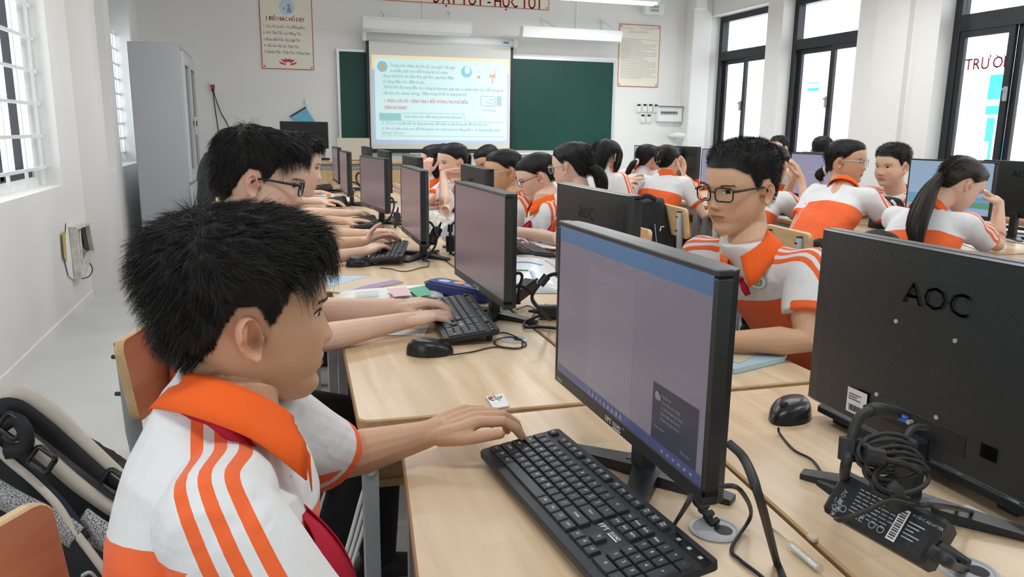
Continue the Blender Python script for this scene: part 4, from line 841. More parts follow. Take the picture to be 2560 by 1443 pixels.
def adapter(loc, R, size, label, lettering=False):
    r = empty('power_adapter', loc, label=label, cat='adapter', group='power adapters'); w, d, h = size
    MB().box((0, 0, 0), (w, d, h), R=R, bev=.005).build('brick', M_BLACKP, r)
    for s in (-1, 1):
        a = R @ np.array((s * w / 2, 0, 0)); b_ = R @ np.array((s * (w / 2 + .028), 0, 0)); MB().tube([a, b_], [.0075, .0035], 8).build('strain_relief', M_RUBBER, r)
    if lettering:
        U, V_, N = R @ np.array((1., 0, 0)), R @ np.array((0, 0, 1.)), R @ np.array((0, -1., 0)); O = N * (d / 2 + .0006); m = MB(); rnd = random.Random(3)
        put_text(m, 'ADAPTER', .0075, O + U * (-.046) + V_ * .006, V_ * -1, U, res=1)
        for row in range(7):
            x = -.030
            while x < .014: wd = .003 + .006 * rnd.random(); rect_at(m, x, .013 - .0042 * row, x + wd, .0140 - .0042 * row, O, U, V_); x += wd + .0018
        put_text(m, 'CE', .011, O + U * -.024 + V_ * -.017, U, V_, res=1); put_text(m, 'UK', .0085, O + U * -.050 + V_ * -.012, U, V_, res=1); put_text(m, 'CA', .0085, O + U * -.050 + V_ * -.019, U, V_, res=1)
        for cx, cy in ((.0, -.014), (.010, -.014), (-.036, -.014)): m.tube([O + U * (cx + .0035 * math.cos(t)) + V_ * (cy + .0035 * math.sin(t)) for t in np.linspace(0, 2 * PI, 12, endpoint=False)], .0005, 4, closed=True)
        put_text(m, 'AC/DC ADAPTER', .0042, O + U * .031 + V_ * .013, U, V_, res=1)
        for row in range(5): rect_at(m, .031, .006 - .004 * row, .048 - .004 * (row % 3), .0072 - .004 * row, O, U, V_)
        m.build('label_print', mat('grey_label_print', (.38, .39, .40), .5), r); m = MB(); rect_at(m, .018, -.019, .028, .016, O, U, V_); st = m.build('barcode_sticker', M_LABEL, r); m = MB()
        for k in range(12): rect_at(m, .0195, -.017 + .0026 * k, .0265, -.0157 + .0026 * k + .0005 * (k % 2), O + N * .0004, U, V_)
        m.build('barcode', M_DARKTXT, st)
    return r
def frame_from(u, n_):                                    # long axis u, label normal n_
    u = np.array(u, float); u /= np.linalg.norm(u); n_ = np.array(n_, float); n_ -= u * (n_ @ u); n_ /= np.linalg.norm(n_); return np.stack([u, -n_, np.cross(u, -n_)], 1)
adA = tuple(atd(2216, 1298, .80))
adapter(adA, frame_from((.16, -.98, -.02), (-.80, -.35, .62)), (.122, .032, .052), 'black power adapter with white printed label before the large monitor back', True)
adapter((.715, 2.15, .800), frame_from((.55, .35, .22), (.5, -.8, 0)), (.11, .048, .034), 'black power adapter leaning behind the dim grey screen')
adapter((.770, 1.985, .772), frame_from((1, -.3, 0), (0, -1, .1)), (.11, .048, .034), 'black power adapter lying left of the near document screen')
adapter((.672, 3.20, .83), frame_from((.5, .3, .75), (.5, -.8, 0)), (.08, .04, .03), 'small black adapter hanging behind the third screen')
adapter((.74, 3.19, .795), frame_from((.0, .1, 1), (-.7, -.7, 0)), (.07, .04, .026), 'black adapter standing by the fabric pouch')
adapter((.66, 4.12, .80), frame_from((.2, .2, 1), (-.7, -.7, 0)), (.07, .04, .026), 'black adapter propped behind the fourth screen')
# the tangle at the large monitor back
cable('thick video cable curving out of the large monitor back', [atd(2232, 1030, .84), atd(2205, 1022, .80), atd(2165, 1030, .78), atd(2140, 1060, .775), atd(2125, 1120, .77), atd(2112, 1180, .785), Zp(2110, 1225, .765)], .0052, parts=[(atd(2126, 1095, .77), atd(2122, 1150, .77), .0105)])
cable('thick plug of the video cable in the large monitor back', [atd(2240, 1033, .86), atd(2200, 1024, .80), atd(2172, 1026, .785)], .0075)
cable('power lead running from the large monitor back down to the tangle', [atd(2318, 1070, .86), atd(2290, 1068, .81), atd(2268, 1085, .79), atd(2240, 1130, .775), atd(2200, 1150, .77)], .0035)
for i, lab in enumerate(('coiled black lead in the tangle, topmost loop', 'coiled black lead in the tangle, middle loop', 'coiled black lead in the tangle, lowest loop')):
    c = atd(2215 + 14 * i, 1120 + 32 * i, .765 - .004 * i); P = []
    for k in range(17):
        t = 2 * PI * k / 9; P.append(c + CR * (.032 * math.cos(t) + .002 * i) + CU * (.014 * math.sin(t) - .0010 * k * .6) + CF * (.010 * math.sin(t + 1) + .002 * math.sin(k)))
    cable(lab, P, .0025, n=4)
cable('black lead with bead crossing the tangle', [atd(2130, 1100, .775), atd(2165, 1115, .755), atd(2200, 1145, .75), atd(2260, 1160, .755), atd(2300, 1180, .76)], .0034, parts=[(atd(2160, 1135, .752), atd(2205, 1145, .752), .009)])
cable('upright thick black lead bundle tied over the adapter', [atd(2215, 1200, .765), atd(2235, 1235, .755), atd(2245, 1265, .76)], .011)
cable('black cable tie with a long tail across the adapter', [atd(2090, 1297, .775), atd(2105, 1300, .745), atd(2160, 1280, .735), atd(2225, 1252, .735), atd(2280, 1262, .745), atd(2350, 1265, .76), Zp(2432, 1280, .757), Zp(2400, 1270, .757), atd(2330, 1268, .76)], .0026)
cable('black plug lead from the adapter to the bottom right grommet', [atd(2322, 1372, .70), atd(2350, 1390, .695), atd(2372, 1405, .69), Zp(2400, 1420, .765), Zp(2418, 1432, .748)], .0062)
# behind the second and third monitors
cable('thick cable with bead arching left of the near document screen', [Zp(1400, 683, .93), atd(1372, 690, 1.95), atd(1345, 715, 1.95), atd(1330, 745, 1.97), atd(1350, 775, 1.95), Zp(1375, 800, .77)], .0050, parts=[(atd(1368, 690, 1.95), atd(1350, 712, 1.95), .011)])
cable('black lead looping round the adapter left of the near screen', [Zp(1400, 822, .76), Zp(1355, 818, .757), Zp(1315, 818, .757), Zp(1312, 806, .757), Zp(1335, 795, .765), Zp(1350, 790, .775)], .0042)
cable('thin lead wandering on the desk left of the near screen', [Zp(1290, 775, .757), Zp(1320, 765, .755), Zp(1345, 775, .755), Zp(1365, 760, .755), Zp(1335, 785, .755), Zp(1332, 800, .755), Zp(1345, 815, .755), Zp(1375, 822, .755)], .0018)
for i, lab in enumerate(('looped black lead behind the dim grey screen, left loop', 'looped black lead behind the dim grey screen, right loop')):
    c = atd(1272 + 22 * i, 705, 2.06); cable(lab, [c + CU * -.06 + CR * -.01, c + CU * -.01 + CR * -.02, c + CU * .022 + CR * -.004, c + CU * .016 + CR * .012, c + CU * -.02 + CR * .004, c + CU * -.06 + CR * .004], .0045)
cable('black lead dropping from the grey screen to its adapter', [atd(1258, 690, 2.1), atd(1270, 720, 2.06), atd(1300, 715, 2.08), atd(1322, 728, 2.12), atd(1326, 735, 2.14)], .0040)
cable('arched cable with bead behind the third screen', [atd(1063, 553, 3.15), atd(1080, 560, 3.15), atd(1091, 590, 3.13), atd(1088, 615, 3.13), atd(1070, 640, 3.13), atd(1058, 650, 3.1)], .0050, parts=[(atd(1086, 572, 3.14), atd(1092, 592, 3.13), .011)])
cable('arched cable with bead beside the fabric pouch', [atd(1160, 549, 3.25), atd(1140, 553, 3.24), atd(1125, 570, 3.23), atd(1128, 590, 3.22), atd(1142, 605, 3.2), atd(1150, 620, 3.2)], .0050, parts=[(atd(1126, 562, 3.23), atd(1125, 580, 3.23), .011)])
cable('black lead behind the fourth screen', [atd(968, 500, 4.3), atd(980, 495, 4.3), atd(985, 515, 4.25), atd(975, 545, 4.2), atd(955, 560, 4.2)], .0055)
cable('looped lead behind the fifth screen', [atd(905, 432, 5.4), atd(893, 435, 5.4), atd(891, 450, 5.4), atd(900, 465, 5.35), atd(890, 458, 5.3), atd(882, 455, 5.3)], .0055)
# ---------------------------------------------------------------- people: materials
def attr_node(nt, name):
    n = nt.nodes.new('ShaderNodeAttribute'); n.attribute_name = name; return n.outputs['Fac']
def mnode(nt, op, a, b=None, clamp=False):
    n = nt.nodes.new('ShaderNodeMath'); n.operation = op; n.use_clamp = clamp
    for i, v in enumerate((a, b)):
        if v is None: continue
        if isinstance(v, (int, float)): n.inputs[i].default_value = v
        else: nt.links.new(v, n.inputs[i])
    return n.outputs[0]
def mixc(nt, f, a, b):
    n = nt.nodes.new('ShaderNodeMix'); n.data_type = 'RGBA'
    if isinstance(f, (int, float)): n.inputs[0].default_value = f
    else: nt.links.new(f, n.inputs[0])
    for i, v in ((6, a), (7, b)):
        if isinstance(v, tuple): n.inputs[i].default_value = (*v, 1)
        else: nt.links.new(v, n.inputs[i])
    return n.outputs[2]
def skin_mat(name, col):
    if name in MATS: return MATS[name]
    m = bpy.data.materials.new(name); m.use_nodes = True; MATS[name] = m; nt = m.node_tree; b = nt.nodes['Principled BSDF']
    tc = nt.nodes.new('ShaderNodeTexCoord'); n = nt.nodes.new('ShaderNodeTexNoise'); n.inputs['Scale'].default_value = 30; n.inputs['Detail'].default_value = 4; nt.links.new(tc.outputs['Object'], n.inputs['Vector'])
    c = mixc(nt, mnode(nt, 'MULTIPLY', n.outputs['Fac'], .5), col, tuple(v * k for v, k in zip(col, (.90, .84, .80))))
    c = mixc(nt, mnode(nt, 'MULTIPLY', attr_node(nt, 'flush'), .5), c, (col[0] * .95, col[1] * .66, col[2] * .62))
    c = mixc(nt, attr_node(nt, 'lips'), c, (col[0] * .74, col[1] * .48, col[2] * .50))
    c = mixc(nt, attr_node(nt, 'dark'), c, (col[0] * .12, col[1] * .07, col[2] * .06))
    c = mixc(nt, attr_node(nt, 'scalp'), c, (.020, .017, .015))
    nt.links.new(c, b.inputs['Base Color']); b.inputs['Roughness'].default_value = .52; b.inputs['Specular IOR Level'].default_value = .35
    b.inputs['Subsurface Weight'].default_value = .10; b.inputs['Subsurface Radius'].default_value = (.010, .004, .002); b.inputs['Subsurface Scale'].default_value = .6
    n2 = nt.nodes.new('ShaderNodeTexNoise'); n2.inputs['Scale'].default_value = 500; nt.links.new(tc.outputs['Object'], n2.inputs['Vector'])
    bp = nt.nodes.new('ShaderNodeBump'); bp.inputs['Strength'].default_value = .12; bp.inputs['Distance'].default_value = .0006; nt.links.new(n2.outputs['Fac'], bp.inputs['Height']); nt.links.new(bp.outputs['Normal'], b.inputs['Normal'])
    return m
ORANGE = (0.86, 0.130, 0.022)
def shirt_mat():
    m = bpy.data.materials.new('school_shirt'); m.use_nodes = True; nt = m.node_tree; b = nt.nodes['Principled BSDF']
    h, s, on, sl, slv = [attr_node(nt, k) for k in ('torso_h', 'stripe_s', 'stripe_on', 'sleeve_l', 'sleeve')]
    low = mnode(nt, 'MULTIPLY', mnode(nt, 'LESS_THAN', h, 0.0), mnode(nt, 'LESS_THAN', slv, 0.5))
    a = mnode(nt, 'ABSOLUTE', s)
    st = mnode(nt, 'ADD', mnode(nt, 'LESS_THAN', a, .0065), mnode(nt, 'MULTIPLY', mnode(nt, 'GREATER_THAN', a, .0175), mnode(nt, 'LESS_THAN', a, .0305)), True)
    st = mnode(nt, 'MULTIPLY', st, mnode(nt, 'GREATER_THAN', on, .5))
    cuff = mnode(nt, 'GREATER_THAN', sl, 0.0)
    f = mnode(nt, 'MAXIMUM', mnode(nt, 'MAXIMUM', low, st), cuff)
    tc = nt.nodes.new('ShaderNodeTexCoord'); n = nt.nodes.new('ShaderNodeTexNoise'); n.inputs['Scale'].default_value = 900; nt.links.new(tc.outputs['Object'], n.inputs['Vector'])
    c = mixc(nt, f, (.74, .755, .765), ORANGE); c = mixc(nt, mnode(nt, 'MULTIPLY', n.outputs['Fac'], .12), c, (.3, .25, .25))
    nt.links.new(c, b.inputs['Base Color']); b.inputs['Roughness'].default_value = .8; b.inputs['Specular IOR Level'].default_value = .2; b.inputs['Sheen Weight'].default_value = .15
    n2 = nt.nodes.new('ShaderNodeTexNoise'); n2.inputs['Scale'].default_value = 14; n2.inputs['Detail'].default_value = 3; n2.inputs['Distortion'].default_value = .7; nt.links.new(tc.outputs['Object'], n2.inputs['Vector'])
    ad = mnode(nt, 'ADD', n2.outputs['Fac'], mnode(nt, 'MULTIPLY', n.outputs['Fac'], .04))
    bp = nt.nodes.new('ShaderNodeBump'); bp.inputs['Strength'].default_value = .55; bp.inputs['Distance'].default_value = .012; nt.links.new(ad, bp.inputs['Height']); nt.links.new(bp.outputs['Normal'], b.inputs['Normal'])
    return m
M_SHIRT = shirt_mat()
M_COLLAR = mat('orange_knit', ORANGE, 0.85, spec=0.2, bump=(700, 0.35))
M_SCARF = mat('red_scarf', (0.42, 0.012, 0.035), 0.7, spec=0.25)
M_HAIR = mat('black_hair', (0.011, 0.010, 0.010), 0.50, spec=0.28, bump=(260, 0.5, (1, 1, .15)))
M_HAIRS = mat('black_hair_strand', (0.012, 0.011, 0.011), 0.45, spec=0.32)
M_HAIRB = mat('brown_black_hair', (0.026, 0.018, 0.014), 0.48, spec=0.3)
M_TROUS = mat('black_trousers', (0.010, 0.010, 0.012), 0.85, bump=(30, .5))
M_SHOE = mat('dark_shoe', (0.03, 0.03, 0.035), 0.6)
M_EYEW = mat('eye_white', (0.62, 0.60, 0.57), 0.25); M_IRIS = mat('dark_iris', (0.014, 0.009, 0.007), 0.12)
M_FRAME = mat('black_frame', (0.010, 0.010, 0.014), 0.25, spec=0.5); M_FRAMEB = mat('blue_frame_tip', (.02, .025, .14), .3); M_FRAMEC = mat('clear_frame', (.55, .52, .50), .15)
M_LENS = glassmat('lens_glass', (.97, .98, 1.0))
M_ELAST = mat('grey_hair_tie', (.16, .19, .22), .7); M_SCRUN = mat('white_hair_tie', (.68, .66, .62), .9)
# ---------------------------------------------------------------- head in millimetres: x right, y forward, z up, z=0 at the eyes
def pint(x, xp, fp):
    """monotone-ish cubic through control points"""
    xp, fp = np.array(xp, float), np.array(fp, float)
    if xp[0] > xp[-1]: xp, fp = xp[::-1], fp[::-1]
    d = np.gradient(fp, xp); h = np.diff(xp); k = np.clip(np.searchsorted(xp, x) - 1, 0, len(h) - 1); t = np.clip((x - xp[k]) / h[k], 0, 1)
    return (2 * t ** 3 - 3 * t ** 2 + 1) * fp[k] + (t ** 3 - 2 * t ** 2 + t) * h[k] * d[k] + (-2 * t ** 3 + 3 * t ** 2) * fp[k + 1] + (t ** 3 - t ** 2) * h[k] * d[k + 1]
ZF = [104, 101, 95, 84, 66, 45, 25, 14, 0, -15, -35, -55, -66, -80, -95, -106, -114, -117]
FR = [-8, 22, 46, 68, 83, 90, 92, 91.5, 87, 86.5, 86, 86, 86, 82, 82, 77, 62, 40]
BK = [-10, -44, -64, -84, -98, -104, -103, -100, -96, -88, -74, -58, -48, -30, -6, 16, 36, 40]
WD = [1, 26, 41, 55, 67, 73.5, 75, 74.5, 73, 71.5, 68, 62.5, 57, 47.5, 36, 26, 13, 1]
def G(x, m, s): return np.exp(-0.5 * ((x - m) / s) ** 2)
def head_grid(nt=112, nz=104, chub=0.0, mouth_open=0.0, child=1.0):
    u = np.linspace(0, 1, nz); z = 104 - 221 * (0.5 - 0.5 * np.cos(PI * (0.06 + .90 * u))) / (0.5 - 0.5 * math.cos(PI * .96)) + 0
    z = np.interp(u, [0, .12, .35, .9, 1], [104, 92, 48, -108, -117])
    th = np.linspace(0, 2 * PI, nt, endpoint=False); th = th - 0.45 * np.sin(th) * 1.0                  # denser at the face
    f, k, w = pint(z, ZF, FR), pint(z, ZF, BK), pint(z, ZF, WD)
    w = w + chub * 10 * G(z, -50, 30); f = f + chub * 2 * G(z, -60, 30)
    cy = (f * .42 + k * .58); V = np.zeros((nt, nz, 3))
    for i, t in enumerate(th):
        s, c = math.sin(t), math.cos(t); e = 2.25
        r = (abs(s) ** e + abs(c) ** e) ** (-1 / e)
        V[i, :, 0] = w * s * r; V[i, :, 1] = cy + np.where(c > 0, (f - cy), (cy - k)) * c * r; V[i, :, 2] = z
    X, Y, Z = V[..., 0], V[..., 1], V[..., 2]; fr = np.clip((Y - 25) / 40, 0, 1); ax = np.abs(X); d = np.zeros_like(X)
    amp = np.interp(Z, [-49, -45, -40, -35, -28, -18, -8, 4, 14], [0, 4.5, 14, 18, 15.5, 10.5, 6, 2.5, 0]); sx = np.interp(Z, [-42, -30, -10, 8], [9.5, 8.5, 6.2, 6])
    d += amp * np.exp(-0.5 * (X / sx) ** 2)
    d += 6.5 * (G(ax, 12.5, 4.8) * G(Z, -37, 5.5))                                                      # wings of the nose
    d -= 6.0 * G(ax, 31, 13) * G(Z, 1, 8.5); d += 2.6 * G(ax, 30, 13) * G(Z, -1, 5.0)                  # sockets, eyeball swell
    d += 2.2 * G(ax, 28, 18) * G(Z, 16, 6)                                                             # brow
    tp = np.clip(1 - (X / 25) ** 2, 0, 1) ** .5
    d += 4.6 * tp * G(Z, -57.5, 3.6) + 5.0 * np.clip(1 - (X / 22) ** 2, 0, 1) ** .5 * G(Z, -68.5 - 5 * mouth_open, 4.2) - 3.6 * tp * G(Z, -63 - 2 * mouth_open, 1.7 + 2.5 * mouth_open) * (1 + 2.0 * mouth_open)
    d -= 1.6 * G(X, 0, 3.5) * G(Z, -51, 4); d -= 2.5 * G(X, 0, 22) * G(Z, -79, 4.5); d += 3.0 * G(X, 0, 14) * G(Z, -96, 9)
    d += (2.5 + 3 * chub) * G(ax, 42, 16) * G(Z, -32, 16); d += 1.2 * G(ax, 27, 6) * G(Z, -52, 10)
    V[..., 1] += d * fr; V[..., 0] += np.sign(X) * 0.25 * np.clip(d, 0, 5) * fr * (ax > 20)
    F = []
    for i in range(nt):
        i2 = (i + 1) % nt
        for j in range(nz - 1): F.append((i * nz + j, i * nz + j + 1, i2 * nz + j + 1, i2 * nz + j))
    P = V.reshape(-1, 3); n0 = len(P); P = np.concatenate([P, [[0, -9, 104.5], [0, 40, -117.5]]])
    for i in range(nt):
        i2 = (i + 1) % nt; F.append((n0, i * nz, i2 * nz)); F.append((n0 + 1, i2 * nz + nz - 1, i * nz + nz - 1))
    return P, F, V
def ear_mesh(side):
    nr, na = 12, 40; pts = []; a = np.linspace(0, 2 * PI, na, endpoint=False)
    ru = 17.5 + 1.5 * np.cos(a - .3); rv = np.where(np.sin(a) > 0, 31, 33) ; taper = 1 - .26 * np.clip(-np.sin(a), 0, 1)
    fr, bk = [], []
    for i in range(nr):
        p = (i + .3) / (nr - .7); x = p * ru * np.cos(a) * taper; y = p * rv * np.sin(a)            # x: towards the back, y: up
        h = 3.0 + 4.2 * G(p, .90, .085) * np.clip(.35 + .65 * np.sin(a * .5 + .55), .1, 1) - 5.5 * G(x, -3, 6.5) * G(y, -6, 9) - 2.5 * G(x, -1, 4) * G(y, 10, 7)
        h = h + 3.2 * G(p, .52, .10) * np.clip(np.cos(a - .35), 0, 1) + 3.6 * G(x, -13, 3.5) * G(y, -5, 5) - 2.0 * G(p, .72, .07) * np.clip(np.cos(a - .6) + .3, 0, 1)
        h = h + 1.0 * G(y, -25, 7); h = np.where(p > .97, h * .55, h)
        fr.append(np.stack([x, y, h], 1)); bk.append(np.stack([x * .96, y * .96, np.full_like(x, -1.5) - 2.5 * (1 - p)], 1))
    V = np.concatenate([np.concatenate(fr), np.concatenate(bk)]); F = []
    for i in range(nr - 1):
        for j in range(na):
            j2 = (j + 1) % na; F.append((i * na + j, (i + 1) * na + j, (i + 1) * na + j2, i * na + j2)); o = nr * na; F.append((o + i * na + j2, o + (i + 1) * na + j2, o + (i + 1) * na + j, o + i * na + j))
    e = (nr - 1) * na
    for j in range(na): j2 = (j + 1) % na; F.append((e + j, nr * na + e + j, nr * na + e + j2, e + j2))
    F.append(tuple(range(na))[::-1]); F.append(tuple(nr * na + j for j in range(na)))
    fl = .50                                              # flare of the rim away from the head
    V *= np.array((.90, .90, 1.75)); ux = np.array((side * math.sin(fl), -math.cos(fl), 0)); un = np.array((side * math.cos(fl), math.sin(fl), 0)); uz = np.array((0, -.16, .987))
    W_ = np.array((side * 71.5, -3.0, -13.0)) + V[:, :1] * ux + V[:, 1:2] * uz + V[:, 2:3] * un + ux * 13
    return W_, F
def capsule(P, r, n=14, caps=3):
    """closed tube with rounded ends through points P"""
    P = np.array([tuple(p) for p in P], float); r = np.broadcast_to(np.asarray(r, float), (len(P),)).astype(float)
    t0, t1 = P[1] - P[0], P[-1] - P[-2]; t0 = t0 / np.linalg.norm(t0); t1 = t1 / np.linalg.norm(t1); Q, R_ = [], []
    for k in range(caps): a = PI / 2 * (1 - (k + .35) / caps); Q.append(P[0] - t0 * r[0] * math.sin(a)); R_.append(r[0] * math.cos(a))
    Q += list(P); R_ += list(r)
    for k in range(caps)[::-1]: a = PI / 2 * (1 - (k + .35) / caps); Q.append(P[-1] + t1 * r[-1] * math.sin(a)); R_.append(r[-1] * math.cos(a))
    return Q, R_, n
def remesh(mb, voxel, smooth=3, fac=.5):
    me = mb.build('tmp', [], None, data_only=True); o = bpy.data.objects.new('tmp', me); COL.objects.link(o)
    md = o.modifiers.new('r', 'REMESH'); md.mode = 'VOXEL'; md.voxel_size = voxel; md.adaptivity = 0
    if smooth: s = o.modifiers.new('s', 'SMOOTH'); s.factor = fac; s.iterations = smooth
    dg = bpy.context.evaluated_depsgraph_get(); ev = o.evaluated_get(dg); m2 = bpy.data.meshes.new_from_object(ev)
    bpy.data.objects.remove(o); bpy.data.meshes.remove(me); return m2
def mverts(me): V = np.zeros(len(me.vertices) * 3); me.vertices.foreach_get('co', V); return V.reshape(-1, 3)
def set_attr(me, name, val): a = me.attributes.new(name, 'FLOAT', 'POINT'); a.data.foreach_set('value', np.asarray(val, np.float32))
def smoothstep(x, a, b): t = np.clip((x - a) / (b - a), 0, 1); return t * t * (3 - 2 * t)
def two_bone(S, Wp, a, b_, hint):
    S, Wp = Vector(S), Vector(Wp); d = Wp - S; L = d.length
    if L > (a + b_) * .995: k = L / ((a + b_) * .995); a *= k; b_ *= k
    u = d.normalized(); x = (a * a - b_ * b_ + L * L) / (2 * L); h = math.sqrt(max(0, a * a - x * x)); w = Vector(hint) - u * Vector(hint).dot(u); w.normalize(); return S + u * x + w * h
def hand_parts(mb, Wp, d, n, side, s, curl=(.25, .35, .25), spread=.10, thumb=(.65, .75, .25), pose=None):
    """side +1 right hand; d fingers, n out of the palm"""
    d = Vector(d).normalized(); n = Vector(n); n = (n - d * n.dot(d)).normalized(); l = d.cross(n) * side; Wp = Vector(Wp); tips = []
    palm = []
    for i, (off, pl, segs, rr) in enumerate(((.027, .088, (.040, .025, .019), .0082), (.009, .090, (.044, .028, .020), .0084), (-.009, .086, (.041, .026, .019), .0080), (-.026, .078, (.032, .019, .017), .0070))):
        B = Wp + d * pl * s + l * off * s - n * .003 * s; q = capsule([Wp + l * off * .45 * s, Wp + d * pl * .55 * s + l * off * .95 * s, B], np.array((.0145, .0135, .0102)) * s, 12); mb.tube(q[0], q[1], q[2])
        cu = curl[i] if isinstance(curl[0], (tuple, list)) else curl; dirv = (d + l * spread * (1.5 - i) * .66).normalized(); P = [B]; ang = 0
        for k in range(3):
            ang += cu[k]; v = dirv * math.cos(ang) + n * math.sin(ang); P.append(P[-1] + v * segs[k] * s)
        q = capsule(P, np.array((1.12, 1.04, .97, .80)) * rr * s + .0007, 10); mb.tube(q[0], q[1], q[2]); tips.append(P[-1])
    B = Wp + d * .022 * s + l * .020 * s + n * .004 * s; v1 = (d * thumb[0] + l * thumb[1] + n * thumb[2]).normalized(); v2 = (v1 * .72 + d * .55).normalized(); v3 = (v1 * .5 + d * .7 + n * .1).normalized()
    P = [B, B + v1 * .040 * s, B + v1 * .040 * s + v2 * .033 * s, B + v1 * .040 * s + v2 * .033 * s + v3 * .026 * s]
    q = capsule(P, np.array((.0150, .0112, .0098, .0078)) * s, 10); mb.tube(q[0], q[1], q[2]); tips.append(P[-1]); return tips, P
HL = {'boy': ([0, 30, 50, 60, 70, 78, 84, 90, 105, 115, 125, 150, 180], [60, 60, 52, 34, 8, -6, 8, 22, 22, 2, -26, -50, -54]),
      'crew': ([0, 30, 48, 58, 68, 76, 84, 90, 105, 115, 125, 150, 180], [62, 60, 46, 40, 14, -4, 10, 24, 24, 4, -24, -48, -52]),
      'girl': ([0, 25, 45, 60, 75, 84, 92, 105, 118, 130, 150, 180], [66, 63, 54, 38, 20, 14, 24, 22, 0, -34, -58, -60])}
def hair_verts(V, kind):
    az = np.degrees(np.abs(np.arctan2(V[..., 0], V[..., 1] + 4))); return V[..., 2] - np.interp(az, *HL[kind]), az
def strands(roots, d0, length, nseg, width, gravity, rng, push, taper=True, wob=.08):
    """ribbons grown from roots; push(P) keeps them outside the skull"""
    n = len(roots); P = roots.copy(); D = d0.copy(); pts = [P.copy()]; st = (length / nseg)[:, None]
    for k in range(nseg):
        D = D + gravity[:, None] * np.array((0, 0, -1.0)) / nseg + rng.normal(0, wob, (n, 3)); D /= np.linalg.norm(D, axis=1)[:, None]
        P = P + D * st; P = push(P); pts.append(P.copy())
    pts = np.stack(pts, 1); T = np.gradient(pts, axis=1); T /= np.linalg.norm(T, axis=2)[..., None] + 1e-9
    r = rng.normal(size=(n, 1, 3)); w = np.cross(T, r); w /= np.linalg.norm(w, axis=2)[..., None] + 1e-9
    prof = np.linspace(1, .25, nseg + 1) if taper else np.ones(nseg + 1); w = w * (width[:, None] * prof[None])[..., None]
    V = np.stack([pts - w, pts + w], 2).reshape(-1, 3); b = (np.arange(n) * (nseg + 1) * 2)[:, None]; k = np.arange(nseg)[None] * 2
    F = np.stack([b + k, b + k + 1, b + k + 3, b + k + 2], 2).reshape(-1, 4); return V, F
def sample_faces(V, F4, wgt, n, rng):
    A = V[F4]; ar = np.linalg.norm(np.cross(A[:, 2] - A[:, 0], A[:, 3] - A[:, 1]), axis=1) * wgt; p = ar / ar.sum(); i = rng.choice(len(F4), n, p=p)
    u, v = rng.random((n, 1)), rng.random((n, 1)); Q = A[i]; P = (Q[:, 0] * (1 - u) + Q[:, 1] * u) * (1 - v) + (Q[:, 3] * (1 - u) + Q[:, 2] * u) * v
    N = np.cross(Q[:, 2] - Q[:, 0], Q[:, 3] - Q[:, 1]); N /= np.linalg.norm(N, axis=1)[:, None] + 1e-9; return P, N
def mesh_np(name, V, F, m, parent, smooth=True):
    me = bpy.data.meshes.new(name); me.from_pydata(V.tolist(), [], F.tolist() if hasattr(F, 'tolist') else F); me.materials.append(m)
    if smooth: me.polygons.foreach_set('use_smooth', [True] * len(me.polygons))
    o = bpy.data.objects.new(name, me); COL.objects.link(o); o.parent = parent; return o
PEOPLE = []
